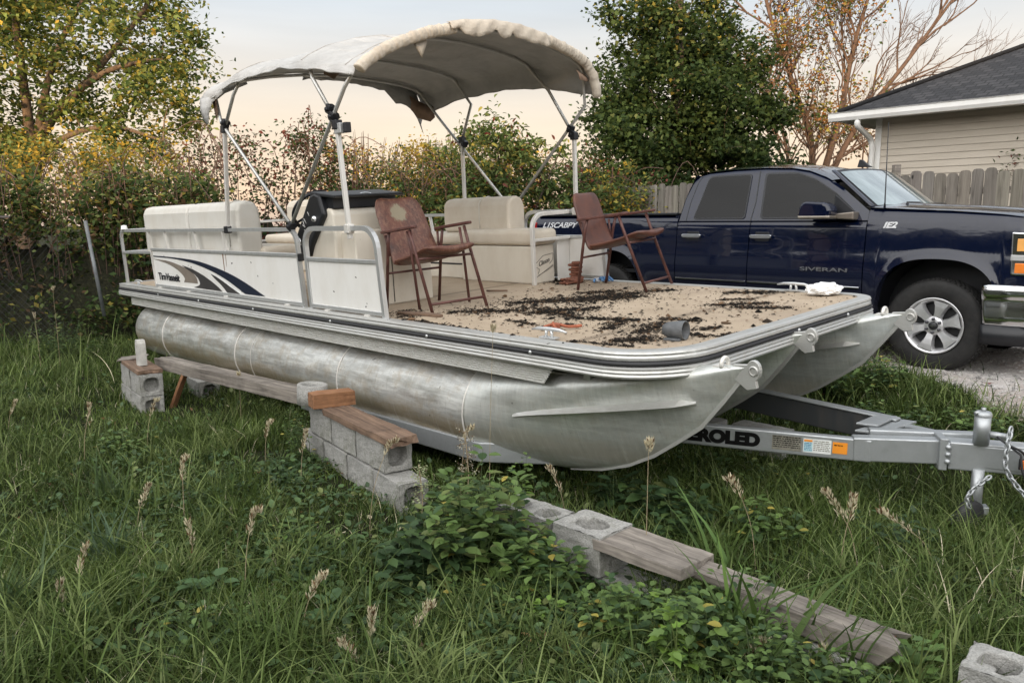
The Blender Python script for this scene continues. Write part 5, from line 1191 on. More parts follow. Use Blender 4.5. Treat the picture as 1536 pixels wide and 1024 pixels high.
# marks
WH=simple('white lettering',(.75,.76,.78),.4); CHR=M['chrome']
fen=[o for o in tk.children if o.name.startswith('front_fender')][0]; bed=[o for o in tk.children if o.name.startswith('bed_side')][0]
dor=[o for o in tk.children if o.name.startswith('front_door')][0]
text('SIVERAN',facing_y(-1.22,yo(.86)-.006,.835),.062,M['chrome'],dor,xs=1.95,ys=.8,bold=.001,ext=.003)
text('IE2',facing_y(-.475,yo(1.27)-.004,1.245),.095,WH,fen,shear=.35,xs=.95,ys=.75,bold=.004)
text('L1SCABPY',facing_y(-4.70,yo(1.27)-.004,1.235),.115,WH,bed,shear=.45,xs=1.08,ys=.8,bold=.002)
# ------------------------------------------------------------------ wooden picket fence and house, parallel to the boat
FD=Vector((.6845,-.729,0)); FN=Vector((.729,.6845,0))
fz=empty('picket_fence',loc=(2.1,14.2,.55),label='weathered grey dog-eared wooden privacy fence behind the truck',cat='fence')
m=NT('weathered fence boards'); g=m.noise(m.co((22,22,1.3)),1,8,.7,.5); 
at=m.n('ShaderNodeAttribute'); at.attribute_name='tint'
kn=m.n('ShaderNodeTexVoronoi',Scale=2.6); m.l(m.co((2.2,2.2,1)),kn.inputs['Vector'])
c=m.ramp(g,[(.28,(.07,.062,.053)),(.5,(.20,.185,.165)),(.75,(.31,.29,.26))]); c=m.mix(.8,c,at.outputs['Color'],'MULTIPLY')
c=m.mix(m.ramp(kn.outputs['Distance'],[(.045,.95),(.10,0.)]),c,(.012,.010,.009)); m.base(c); m.rough(.9); m.bump(g,.7,.01); FM=m.m
R=random.Random(21); n0=0; V=[];F=[];C=[]
prev=None
for k in range(-6,68):
    s=k*.148; w_=.138+R.uniform(-.004,.004); h=1.80+R.uniform(-.035,.03); t=R.uniform(-.004,.004)
    prof=[(0,-.25),(w_,-.25),(w_,h-.045),(w_*.86,h-.008),(w_*.66,h),(w_*.34,h),(w_*.14,h-.008),(0,h-.045)]
    lean=R.uniform(-.008,.008)
    for d_ in (0,.017):
        for a,b in prof:
            p=FD*(s+a+lean*b)+FN*(d_+t+R.uniform(-.002,.002)); V.append((p.x,p.y,b))
    m_=8; F+= [tuple(n0+i for i in range(m_)),tuple(n0+m_+i for i in range(m_-1,-1,-1))]+[(n0+i,n0+m_+i,n0+m_+(i+1)%m_,n0+(i+1)%m_) for i in range(m_)]
    v_=R.uniform(.55,1.15); C+= [(v_,v_*R.uniform(.93,1),v_*R.uniform(.85,.98))]*16; n0+=16
me=bpy.data.meshes.new('pickets'); me.from_pydata(V,[],F); a=me.color_attributes.new('tint','FLOAT_COLOR','POINT')
for i,c_ in enumerate(C): a.data[i].color=(*c_,1)
me.materials.append(FM); o=bpy.data.objects.new('pickets',me); col.objects.link(o); o.parent=fz
for z in (.2,.95,1.55):
    mb=MB(); A=FD*(-.9)+FN*.03; B_=FD*10.0+FN*.03
    beam([A+Vector((0,0,z)),B_+Vector((0,0,z))],.085,.035,'fence_rail','woodgrey',fz)
for s in (-.6,2.0,4.5,7.1,9.6):
    p=FD*s+FN*.11; MB().box((p.x-.045,p.y-.045,-.3),(p.x+.045,p.y+.045,1.93)).build('fence_post',M['woodbrown'] if s==7.1 else M['woodgrey'],fz,bevel=.006)
# ---- house
HM=Matrix.Translation((5.861,13,.6))@Matrix.Rotation(-.816,4,'Z')
hs=empty('house',mat=HM,label='single-storey house with beige lap siding, white gutter and dark shingle roof beyond the fence',cat='house')
SID=NT('beige vinyl siding'); a=SID.noise(SID.co((.6,.6,4)),2,6,.7); SID.base(SID.ramp(a,[(.3,(.46,.405,.33)),(.7,(.56,.50,.415))])); SID.rough(.6); SID.bump(SID.noise(SID.co((1,1,60)),2,2),.08,.004); SID=SID.m
def siding(x0,x1,y,z0,z1,face,name,gable=None):
    mb=MB(); z=z0; lap=.102
    while z<z1:
        zt=min(z+lap,z1)
        if face=='y': 
            mb.add([(x0,y-.014,z),(x1,y-.014,z),(x1,y,zt),(x0,y,zt)],[(0,1,2,3)]); mb.add([(x0,y,z),(x1,y,z),(x1,y-.014,z),(x0,y-.014,z)],[(0,1,2,3)])
        else:
            def clip(zz): return (x0,x1) if gable is None else gable(zz)
            a,b=clip(z); c_,d_=clip(zt)
            mb.add([(y-.014,b,z),(y-.014,a,z),(y,c_,zt),(y,d_,zt)],[(0,1,2,3)]); mb.add([(y,b,z),(y,a,z),(y-.014,a,z),(y-.014,b,z)],[(0,1,2,3)])
        z+=lap
    return mb.build(name,SID,hs,recalc=False)
EV=2.72   # eave height above house base
siding(0,13,0,-.6,EV+.06,'y','wall'); siding(.0,7.0,0,-.6,EV+.06,'x','wall')
MB().box((-.012,-.022,-.6),(.085,.0,EV+.05)).build('corner_board',M['white'],hs)
SHG=NT('dark asphalt shingles'); br=SHG.n('ShaderNodeTexBrick',Scale=1.0); SHG.l(SHG.co((1,1,1),gen='UV'),br.inputs['Vector'])
br.inputs['Color1'].default_value=(.020,.020,.023,1); br.inputs['Color2'].default_value=(.055,.053,.056,1); br.inputs['Mortar'].default_value=(.012,.012,.013,1)
br.inputs['Mortar Size'].default_value=.012; br.inputs['Brick Width'].default_value=.16; br.inputs['Row Height'].default_value=.14; br.inputs['Bias'].default_value=-.2
nz=SHG.noise(SHG.co(),60,4,.7); c=SHG.mix(.5,br.outputs['Color'],SHG.ramp(nz,[(.3,(.4,.4,.4)),(.7,(1.6,1.6,1.6))]),'MULTIPLY'); SHG.base(c); SHG.rough(.95); SHG.bump(SHG.mix(.5,br.outputs['Fac'],nz),.6,.01); SHG=SHG.m
def roofface(P,name):
    P=[Vector(p) for p in P]; me=bpy.data.meshes.new(name); N_=(P[1]-P[0]).cross(P[-1]-P[0]).normalized(); th=.05
    vs=[tuple(p) for p in P]+[tuple(p-N_*th) for p in P]; n=len(P)
    me.from_pydata(vs,[],[tuple(range(n)),tuple(range(2*n-1,n-1,-1))]+[(i,n+i,n+(i+1)%n,(i+1)%n) for i in range(n)])
    u=(P[1]-P[0]).normalized(); v_=N_.cross(u); uv=me.uv_layers.new()
    for l_ in me.loops: q=Vector(vs[l_.vertex_index])-P[0]; uv.data[l_.index].uv=(q.dot(u),q.dot(v_))
    me.materials.append(SHG); o=bpy.data.objects.new(name,me); col.objects.link(o); o.parent=hs; return o
OV=.42; pitch_=.42; Dp=7.0; half_=Dp/2+OV
zr=EV+.12+pitch_*half_
roofface([(-.45,-OV,EV+.12),(13.5,-OV,EV+.12),(13.5,Dp/2,zr),(2.2,Dp/2,zr)],'roof')
roofface([(13.5,Dp+OV,EV+.12),(-.45,Dp+OV,EV+.12),(2.2,Dp/2,zr),(13.5,Dp/2,zr)],'roof')
roofface([(-.45,Dp+OV,EV+.12),(-.45,-OV,EV+.12),(2.2,Dp/2,zr)],'roof')
MB().tube([(-.45,-OV,EV+.14),(2.2,Dp/2,zr+.02),(13.5,Dp/2,zr+.02)],.045,6).build('ridge_cap',SHG,hs)
MB().box((-.42,-OV+.03,EV+.02),(13.4,-.0,EV+.05)).build('soffit',M['white'],hs)
MB().box((-.42,-.0,EV+.02),(0,Dp+OV,EV+.05)).build('soffit',M['white'],hs)
gp=[(-OV+.0,EV-.02),(-OV-.11,EV-.02),(-OV-.13,EV+.03),(-OV-.125,EV+.095),(-OV-.14,EV+.11),(-OV-.11,EV+.115),(-OV-.10,EV+.02),(-OV-.02,EV+.02),(-OV,EV+.115)]
MB().prism(gp,'x',-.56,13.5).build('gutter',M['white'],hs)
MB().prism([(a+OV,b) for a,b in []] or [(-.46,EV-.02),(-.44,EV-.02),(-.44,EV+.11),(-.46,EV+.11)],'y',-OV,Dp+OV).build('fascia',M['white'],hs)
MB().tube(bez([(-.10,-OV-.06,EV-.02),(-.10,-OV-.05,EV-.12),(-.06,-.10,EV-.28),(-.03,-.06,EV-.42)],6)+[Vector((-.03,-.06,-.5))],.045,8).build('downspout',M['white'],hs)
# ------------------------------------------------------------------ ground sheet, gravel drive
def warp(a,b,n,k): 
    t=np.linspace(-1,1,n); return (a+b)/2+(b-a)/2*np.sign(t)*np.abs(t)**k
gx=np.concatenate([np.linspace(-250,-16,14)[:-1],np.linspace(-16,14,200),np.linspace(14,250,14)[1:]])
gy=np.concatenate([np.linspace(-120,-2,10)[:-1],np.linspace(-2,20,170),np.linspace(20,600,16)[1:]])
X,Yg=np.meshgrid(gx,gy,indexing='ij'); Z=gz(X,Yg)+.012*np.sin(X*13+Yg*7)*np.sin(Yg*11-X*5)*(np.abs(X)<15)
V=np.stack([X,Yg,Z],-1).reshape(-1,3); ny=len(gy); i,j=np.meshgrid(np.arange(len(gx)-1),np.arange(ny-1),indexing='ij'); b=(i*ny+j).ravel()
F=np.stack([b,b+ny,b+ny+1,b+1],1)
m=NT('soil and thatch'); v=m.co(); a=m.noise(v,3,8,.7); b_=m.noise(v,60,4,.7); c=m.ramp(a,[(.3,(.010,.012,.006)),(.55,(.022,.026,.012)),(.75,(.045,.038,.022))])
c=m.mix(m.ramp(b_,[(.50,0.),(.72,.5)]),c,(.075,.065,.04)); m.base(c); m.rough(1); m.b.inputs['Specular IOR Level'].default_value=.1; m.bump(b_,.8,.02)
g=np_mesh('ground',V,F,m.m,smooth=True); g['kind']='structure'
# gravel
m=NT('crushed gravel'); v=m.co(); vo=m.n('ShaderNodeTexVoronoi',Scale=55); m.l(v,vo.inputs['Vector']); a=m.noise(v,1.2,6,.7)
c=m.mix(.7,m.ramp(m.noise(v,70,3,.8),[(.3,(.20,.18,.16)),(.5,(.42,.39,.37)),(.7,(.62,.60,.58))]),m.ramp(a,[(.35,(.30,.22,.17)),(.6,(.55,.52,.50))]),'MIX'); m.base(c); m.rough(.95); m.bump(vo.outputs['Distance'],.9,.02); GRV=m.m
def FP(s,q): return (QX*q+QY*s*1.0, QY*q-QX*s)     # s along the drive (towards the camera right is +)
ss=np.linspace(-14,9,240); V=[];nq=26
for s in ss:
    q0=6.93-.78*float(sstep(-2.7,-1.2,s))+.10*sin(s*2.1)+.07*sin(s*5.3+1)+.05*sin(s*11.7)+.03*sin(s*23)
    for k in range(nq):
        q=lerp(q0,11.6,(k/(nq-1))**1.4); x,y=QX*q-QY*(-s)*1,QY*q-QX*s
        z=float(gz(x,y))+.014+(-.02 if k==0 else 0)+.008*sin(x*19)*sin(y*17); V.append((x,y,z))
V=np.array(V); i,j=np.meshgrid(np.arange(len(ss)-1),np.arange(nq-1),indexing='ij'); b=(i*nq+j).ravel(); F=np.stack([b,b+1,b+nq+1,b+nq],1)
gv=np_mesh('gravel_drive',V,F,GRV,smooth=True); gv['kind']='structure'
N=9000; s=rng.uniform(-4.5,3,N); q=6.95-.75*sstep(-2.7,-1.2,s)+rng.random(N)**1.5*2.6; x=QX*q+QY*s; y=QY*q-QX*s; z=gz(x,y)+.016; r=.006+.012*rng.random(N)**2
oc=np.array([[1,0,0],[0,1,0],[-1,0,0],[0,-1,0],[0,0,.7],[0,0,-.7]]); of=np.array([[0,1,4],[1,2,4],[2,3,4],[3,0,4],[1,0,5],[2,1,5],[3,2,5],[0,3,5]])
P=np.stack([x,y,z],1)[:,None,:]+oc[None]*r[:,None,None]*(.6+.8*rng.random((N,6,1)))
k=(.25+.45*rng.random((N,1)))*np.array([[1,.96,.92]])
o=np_mesh('gravel',P.reshape(-1,3),(np.arange(N)[:,None,None]*6+of[None]).reshape(-1,3),M['dry'],C=np.repeat(k,6,0)); tag(o,'loose grey crushed gravel stones on the drive by the truck wheel','gravel',kind='stuff')

# ------------------------------------------------------------------ plant building blocks
G_DARK=[(.022,.042,.014),(.036,.062,.020)]; G_MID=[(.052,.088,.026),(.078,.12,.036)]; G_LT=[(.13,.17,.055),(.17,.20,.07)]; G_YEL=[(.28,.26,.06),(.38,.31,.07)]
GOLD=[(.42,.26,.035),(.50,.33,.05)]; RED=[(.13,.035,.028),(.17,.06,.04)]; BRN_=[(.15,.09,.05),(.22,.14,.08)]; TAN=[(.56,.50,.34),(.70,.63,.46)]
def palette(spec,n):
    """spec list of (weight, colours)"""
    w=np.array([s[0] for s in spec],float); w/=w.sum(); idx=rng.choice(len(spec),n,p=w); out=np.zeros((n,3))
    for k,(_,cs) in enumerate(spec):
        mk=idx==k; c=np.array(cs); t=rng.random((mk.sum(),1)); out[mk]=c[0]*(1-t)+c[1]*t
    return out*(.8+.4*rng.random((n,1)))
TPL={
 'diamond':(np.array([[0,0,0],[.45,-.5,.08],[1,0,0],[.45,.5,.08]]),[np.array([[0,1,2],[0,2,3]])]),
 'ovate':(np.array([[0,0,0],[.18,-.36,.05],[.5,-.5,.08],[.8,-.27,.03],[1,0,-.08],[.8,.27,.03],[.5,.5,.08],[.18,.36,.05],[.3,0,-.02],[.68,0,-.03]]),
    [np.array([[0,1,8],[8,7,0],[9,3,4],[4,5,9]]),np.array([[1,2,9,8],[8,9,6,7],])]),
 'lobed':(np.array([[0,0,0],[.12,-.45,.05],[.30,-.30,.02],[.48,-.62,.05],[.60,-.27,.02],[1,0,-.08],[.60,.27,.02],[.48,.62,.05],[.30,.30,.02],[.12,.45,.05],[.35,0,-.03]]),
    [np.array([[0,1,10],[1,2,10],[2,3,10],[3,4,10],[4,5,10],[5,6,10],[6,7,10],[7,8,10],[8,9,10],[9,0,10]])]),
 'long':(np.array([[0,0,0],[.2,-.42,.06],[.6,-.46,.05],[1,0,-.16],[.6,.46,.05],[.2,.42,.06],[.3,0,-.02],[.65,0,-.05]]),
    [np.array([[0,1,6],[6,5,0],[2,3,7],[7,3,4]]),np.array([[1,2,7,6],[6,7,4,5]])]),
}
TPL['ovate'][1][1]=np.array([[1,2,9,8],[8,9,6,7]]); TPL['ovate'][1][0]=np.array([[0,1,8],[8,7,0],[2,3,9],[9,3,4],[4,5,9],[9,5,6]])
TPL['long'][1][1]=np.array([[1,2,7,6],[6,7,4,5]])
def leaves_np(P,D,Nn,ln,wd,tpl):
    T,Fs=TPL[tpl]; n=len(P); D=D/np.linalg.norm(D,axis=1,keepdims=True); S=np.cross(D,Nn); S/=np.linalg.norm(S,axis=1,keepdims=True)+1e-9; U=np.cross(S,D)
    V=P[:,None]+D[:,None]*T[None,:,0:1]*ln[:,None,None]+S[:,None]*T[None,:,1:2]*wd[:,None,None]+U[:,None]*T[None,:,2:3]*ln[:,None,None]
    k=len(T); return V.reshape(-1,3),[ (np.arange(n)[:,None,None]*k+f[None]).reshape(-1,f.shape[1]) for f in Fs],k
def leafcloud(name,P,size,spec,parent,mat='leaf',tpl='diamond',aspect=.55,up=.5,var=.35,C=None,outw=None):
    n=len(P); D=rng.normal(size=(n,3)); D[:,2]=D[:,2]*.6-.25
    Nn=rng.normal(size=(n,3))*(1-up*.6); Nn[:,2]=np.abs(Nn[:,2])+up
    ln=size*(1-var+2*var*rng.random(n)); V,F,k=leaves_np(P,D,Nn,ln,ln*aspect,tpl)
    c=palette(spec,n) if C is None else C
    return np_mesh(name,V,F,M[mat],parent,C=np.repeat(c,k,0))
class Skel:
    def __init__(s): s.mb=MB(); s.nodes=[]; s.r=[]
    def limb(s,pts,r0,r1,n=6,k=8):
        P=bez(pts,k); m_=len(P); rs=[lerp(r0,r1,i/(m_-1)) for i in range(m_)]; s.mb.tube(P,rs,n); s.nodes+=[tuple(p) for p in P]; s.r+=rs; return P
    def reach(s,targets,r=.02,wob=.12,n=4,up=.3,rmin=.005):
        T=np.array(targets); Nd=np.array(s.nodes); d=np.min(np.linalg.norm(T[:,None]-Nd[None],axis=2),axis=1)
        for i in np.argsort(d):
            t=T[i]; Nd=np.array(s.nodes); dd=np.linalg.norm(Nd-t,axis=1)+np.maximum(0,Nd[:,2]-t[2]+.1)*1.2; j=int(np.argmin(dd)); a=Vector(Nd[j]); b=Vector(t); L_=(b-a).length
            if L_<.05: continue
            mid=[a.lerp(b,f)+Vector((random.uniform(-1,1),random.uniform(-1,1),random.uniform(-.6,1)+up))*wob*L_*.5 for f in (.33,.66)]
            r0=min(r*(.5+L_*.5),max(s.r[j]*.75,rmin)); P=[a]+mid+[b]; rs=[r0,lerp(r0,rmin,.4),lerp(r0,rmin,.75),rmin]; s.mb.tube(P,rs,n,caps=False)
            s.nodes+=[tuple(p) for p in P[1:]]; s.r+=rs[1:]
def ramify(mb,p,d,L_,r,depth,tips,R,spread=.5,shrink=.72,up=.1,n=5,kids=(2,3)):
    q=p+d*L_; mid=p.lerp(q,.5)+Vector((R.uniform(-1,1),R.uniform(-1,1),R.uniform(-1,1)))*L_*.07
    mb.tube([p,mid,q],[r,r*.85,r*.7],n if r>.02 else 3,caps=False)
    if depth==0: tips.append(q); return
    for k in range(R.randint(*kids)):
        a=R.uniform(.3,1)*spread; ax=d.orthogonal().normalized(); ax=Matrix.Rotation(R.uniform(0,2*pi),3,d)@ax
        nd=(d*cos(a)+ax*sin(a)+Vector((0,0,up))).normalized()
        st=p.lerp(q,1 if k==0 else R.uniform(.45,1))
        ramify(mb,st,nd,L_*shrink*R.uniform(.8,1.15),r*.62,depth-1,tips,R,spread,shrink,up,n,kids)
def clumps(C,n,rad,flat=.7):
    """n leaf positions spread round each centre"""
    C=np.asarray(C); m_=len(C); k=rng.integers(0,m_,n); rr=rad*(.6+.8*rng.random(m_)); o_=rng.normal(size=(n,3))*.5; o_[:,2]*=flat
    return C[k]+o_*rr[k][:,None],k
# ------------------------------------------------------------------ trees, hedges, fence on the left
def W3(a,b): return a+(b-a)*rng.random()
def inside(fn,n,lo,hi):
    out=[]; lo=np.array(lo);hi=np.array(hi)
    while len(out)<n:
        p=lo+(hi-lo)*rng.random(3)
        if fn(p): out.append(p)
    return np.array(out)
def ell(*es):
    def f(p): return any(((p[0]-a)/rx)**2+((p[1]-b)/ry)**2+((p[2]-c)/rz)**2<1 for a,b,c,rx,ry,rz in es)
    return f
M['barkwarm']=woodmat('warm brown bark',(.20,.14,.09),(.07,.045,.03),.6,2,.95)
# big left tree with spreading, sun-warmed limbs
t=empty('broadleaf_tree',loc=(0,0,0),label='large spreading yellow-green tree with orange-brown limbs beyond the left hedge',cat='tree')
s=Skel(); b0=(-10.9,18,.3)
s.limb([b0,(-11.0,18,1.4),(-10.75,18,2.9),(-10.6,18,3.6)],.26,.17,10)
for e,r in [([(-10.6,18,3.5),(-9.7,17.7,4.3),(-8.6,17.4,4.9),(-7.4,17.2,5.1)],.11),([(-10.6,18,3.4),(-10.2,17.8,4.5),(-9.7,17.8,5.7),(-8.9,17.9,7.0)],.10),([(-10.7,18,3.3),(-10.9,18.2,5.0),(-11.0,18.3,6.6),(-10.7,18.3,8.6)],.12),([(-10.75,18,2.9),(-11.8,17.6,4.1),(-12.8,17.5,5.4),(-13.4,17.5,7.0)],.11),([(-10.6,18,3.6),(-9.3,18.2,5.0),(-8.2,18.3,6.3),(-7.6,18.3,7.2)],.09),([(-10.7,18,3.0),(-9.6,17.3,3.5),(-8.4,17.0,3.7),(-7.3,16.9,3.4)],.08),([(-10.8,18,2.4),(-12.2,18.2,3.2),(-13.6,18.2,3.8)],.09)]: s.limb(e,r,.03,7)
env=ell((-10.6,18,6.2,3.6,2.8,2.9),(-8.3,17.6,4.9,1.7,1.8,1.5),(-12.8,18,4.4,2.6,2.4,2.4),(-9.0,17.5,3.4,2.1,1.5,1.2))
C=inside(lambda p: env(p) and rng.random()<(.35+.65*(sum(((p-np.array([-10.6,18,5.6]))/np.array([3.6,2.8,3.0]))**2)**.5)),330,(-15.5,15,1.8),(-6.4,21,9.3))
s.reach(C,.035,.22,4); s.mb.build('trunk',M['barkwarm'],t,recalc=False)
P,k=clumps(C,52000,.50,.8); 
hgt=(P[:,2]-2)/5; spec=[(2.4,G_MID),(4.2,[(.17,.22,.055),(.23,.26,.07)]),(1.6,G_YEL),(.15,GOLD)]
leafcloud('crown',P,.13,spec,t,tpl='diamond',aspect=.55)
# golden bush behind the left hedge
def bush(name,label,C,nl,rad,size,spec,base,r=.02,cat='shrub',tpl='diamond',aspect=.55,group=None,twig=.015,mat='leaf',stems=5,wob=.25,extra=None):
    t=empty(name,loc=(0,0,0),label=label,cat=cat,group=group); s=Skel(); C=np.asarray(C)
    for k in range(stems):
        tgt=C[rng.integers(0,len(C))]; b=Vector(base)+Vector((random.uniform(-1,1)*stems*.06,random.uniform(-.2,.2),0)); 
        s.limb([b,b.lerp(Vector(tgt),.5)+Vector((random.uniform(-.1,.1),0,.1)),tgt],r,r*.4,5,5)
    s.reach(C,twig,wob,4,rmin=.004)
    if extra: extra(s)
    s.mb.build('trunk' if cat=='tree' else 'stems',M['bark'],t,recalc=False)
    P,k=clumps(C,nl,rad); leafcloud('crown' if cat=='tree' else 'leaves',P,size,spec,t,mat=mat,tpl=tpl,aspect=aspect); return t
C=inside(ell((-7.1,15.2,2.2,1.3,.9,1.15),(-8.5,15.4,2.5,1.3,.9,1.0)),90,(-10,14,.5),(-5,17,3.9))
bush('golden_shrub','glowing golden yellow shrub behind the left hedge below the big tree',C,7000,.42,.085,[(2.2,GOLD),(2,G_YEL),(1.5,G_LT),(.5,G_MID)],(-7.3,15.2,.3),.04)
# far autumn trees on the horizon in the middle
for k,(x,y,w_,h,spec,lb) in enumerate([(-7.6,42,3.2,6.3,[(2,BRN_),(2,GOLD),(1,G_YEL),(1.5,G_MID)],'distant bare-topped golden tree, widest one seen under the canopy'),(-4.4,41,1.9,5.9,[(3,GOLD),(2,G_YEL)],'distant bright yellow tree seen under the canopy, left of the green one'),(-2.6,40,1.6,6.2,[(2,G_MID),(1,G_YEL),(.4,GOLD)],'distant dark green round tree seen under the canopy'),(-.2,43,2.2,6.4,[(2,BRN_),(1,G_YEL),(1,GOLD)],'distant thin orange-brown tree to the right under the canopy')]):
    C=inside(ell((x,y,h*.55,w_,1.6,h*.45)),70 if w_<4 else 110,(x-w_,y-2,.8),(x+w_,y+2,h+.3))
    def ex(s,x=x,y=y,w_=w_,h=h):
        for q in range(26 if w_<4 else 4): 
            a=random.uniform(-.85,.85)*w_; z=h*(.55+.4*sqrt(1-min(.98,(a/w_)**2))); s.mb.tube([(x+a*.7,y,z*.7),(x+a*.9,y,z*.95),(x+a,y,z+random.uniform(.1,.6))],[.03,.02,.008],3,caps=False)
    bush('autumn_tree',lb,C,6500 if w_<4 else 9000,.75,.19,spec,(x,y,.6),.14,'tree',group='distant autumn trees',twig=.05,extra=ex)
# dark green maple
t=empty('maple_tree',loc=(0,0,0),label='dense dark green cone-shaped tree with low sun tinted yellow into its top behind the truck cab',cat='tree')
s=Skel(); s.limb([(3.5,17.5,.6),(3.5,17.5,3),(3.55,17.5,6),(3.3,17.5,9.0)],.20,.05,9)
def mp(p):
    z=p[2]; 
    if z<.9 or z>9.3: return False
    r=table([(.8,1.7),(1.6,2.05),(3.2,2.0),(4.4,1.7),(5.6,1.35),(6.6,1.0),(8.0,.65),(9.2,.15)],z); cx_=table([(1,3.6),(4,3.65),(6.5,3.45),(9,3.2)],z)
    a=atan2(p[1]-17.5,p[0]-cx_); r*=1+.20*sin(a*5+z*2.1)+.16*sin(z*5.3+a*2); d_=sqrt((p[0]-cx_)**2+(p[1]-17.5)**2); return d_<r and rng.random()<.25+.9*(d_/r)**1.5
C=inside(mp,520,(.6,14.5,.9),(6.6,20.5,10)); s.reach(C,.05,.15,4); s.mb.build('trunk',M['bark'],t,recalc=False)
P,k=clumps(C,82000,.44,.6); n=len(P); c=palette([(4.5,G_DARK),(3,G_MID),(.3,G_LT)],n); sun_top=np.clip((P[:,2]-4.9)/3.2+rng.normal(0,.18,n),0,1)*np.clip(1.1-np.abs(P[:,0]-3.3)/2.4,0,1); y_=palette([(2,G_YEL),(2,G_LT)],n); mk=rng.random(n)<sun_top*.75; c[mk]=y_[mk]  # low sun on the crown put into the leaf colour, yellower towards the top
leafcloud('crown',P,.098,None,t,tpl='lobed',aspect=.75,C=c*.85)
# bare autumn tree behind the fence
t=empty('autumn_tree',loc=(0,0,0),label='half-bare autumn tree with many orange-brown limbs between the dark tree and the house',cat='tree')
R=random.Random(33); mb=MB(); tips=[]; base=Vector((8.3,22,.9))
mains0=[([(8.3,22,.9),(8.2,22,2.5),(8.15,22,3.9),(7.5,22,5.6),(6.8,22,7.4),(6.3,22,9.5)],.16),([(8.3,22,.9),(8.5,22,2.8),(8.9,22,4.6),(9.2,22,6.6),(9.9,22,9.2)],.17),([(8.4,22,2.2),(9.3,22,4.2),(10.6,22,6.0),(12.0,22,8.0)],.13),([(8.3,22,1.2),(7.6,21.7,2.6),(7.3,21.6,3.9),(6.7,21.4,5.2)],.10),([(9.6,22,1.1),(10.0,22,2.6),(10.8,22.2,3.9),(12.2,22.2,5.2)],.09)]
for pts,r in [(p_,r_*.72) for p_,r_ in mains0]:
    P=bez(pts,6); m_=len(P); mb.tube(P,[lerp(r,.03,i/(m_-1)) for i in range(m_)],8)
    for i in range(int(m_*.22),m_,1):
        d=(P[min(i+1,m_-1)]-P[max(i-1,0)]).normalized(); ax=Matrix.Rotation(R.uniform(0,2*pi),3,d)@d.orthogonal().normalized(); a=R.uniform(.5,.95); nd=(d*cos(a)+ax*sin(a)+Vector((.12,0,.15))).normalized(); nd.y*=.6; nd.normalize()
        ramify(mb,P[i],nd,R.uniform(.75,1.25),R.uniform(.022,.040),4,tips,R,.62,.74,.10,5,(2,3))
m=woodmat('sunlit orange bark',(.17,.105,.07),(.06,.04,.03),.6,2,.95); mb.build('trunk',m,t,recalc=False)
tp=np.array([tuple(p) for p in tips]); mk=(tp[:,0]<9.6)|(tp[:,2]<4.5); q=tp[mk]; 
P,k=clumps(q[rng.random(len(q))<.5],12000,.35); leafcloud('crown',P,.10,[(2,BRN_),(2,[(.30,.13,.04),(.36,.18,.06)]),(1.4,G_YEL),(1.2,G_MID)],t,tpl='diamond',aspect=.6)
C=inside(ell((10.6,20,2.3,1.7,.8,1.3),(9.6,19.5,1.6,1.6,.8,1.0)),80,(8,18,.8),(13,22,3.8))
bush('brown_shrub','rusty brown shrub behind the fence beside the house corner',C,6500,.36,.09,[(2,BRN_),(1.5,G_MID),(1,[(.30,.13,.04),(.36,.18,.06)]),(1,G_DARK)],(10.2,20,.9),.03)
C=inside(ell((5.9,18.2,1.6,2.6,.7,.95),(8.3,19,1.4,1.8,.7,.9)),90,(3,17,.6),(10.5,20,2.8))
bush('dark_shrub','low dark green shrub along the back of the picket fence',C,9000,.36,.09,[(3,G_DARK),(2,G_MID)],(6.5,18.2,.8),.03)
# small shrub in front of the house wall
C=inside(ell((7.35,11.6,2.45,.42,.25,.42)),16,(6.8,11.2,1.9),(7.9,11.9,3.0))
bush('sapling','thin twiggy sapling poking above the fence before the house wall',C,230,.12,.06,[(2,G_MID),(1,RED)],(7.5,11.6,.8),.012,twig=.006)
# sumac in the middle behind the boat
C=inside(ell((-.2,13.6,2.55,1.15,.5,.95),(.75,13.7,2.25,.8,.5,.8),(-1.0,13.6,1.9,.6,.4,.6)),90,(-1.9,13,.9),(1.8,14.3,3.8))
bush('sumac_shrub','tall light green leafy shrub seen between the rear canopy poles',C,6200,.26,.10,[(3,G_MID),(2.5,G_LT),(.6,G_YEL),(.3,RED)],(-.1,13.6,.4),.03,tpl='long',aspect=.42)
C=inside(ell((2.0,14.0,1.95,.75,.4,.85),(1.5,13.8,1.4,.7,.4,.8)),60,(.7,13.3,.5),(2.9,14.5,3.0))
bush('yellowing_vine','yellow-green leafy vine climbing the left end of the picket fence',C,4200,.25,.075,[(2,G_MID),(1.5,G_LT),(1.8,G_YEL),(.7,GOLD)],(1.8,13.9,.5),.02)
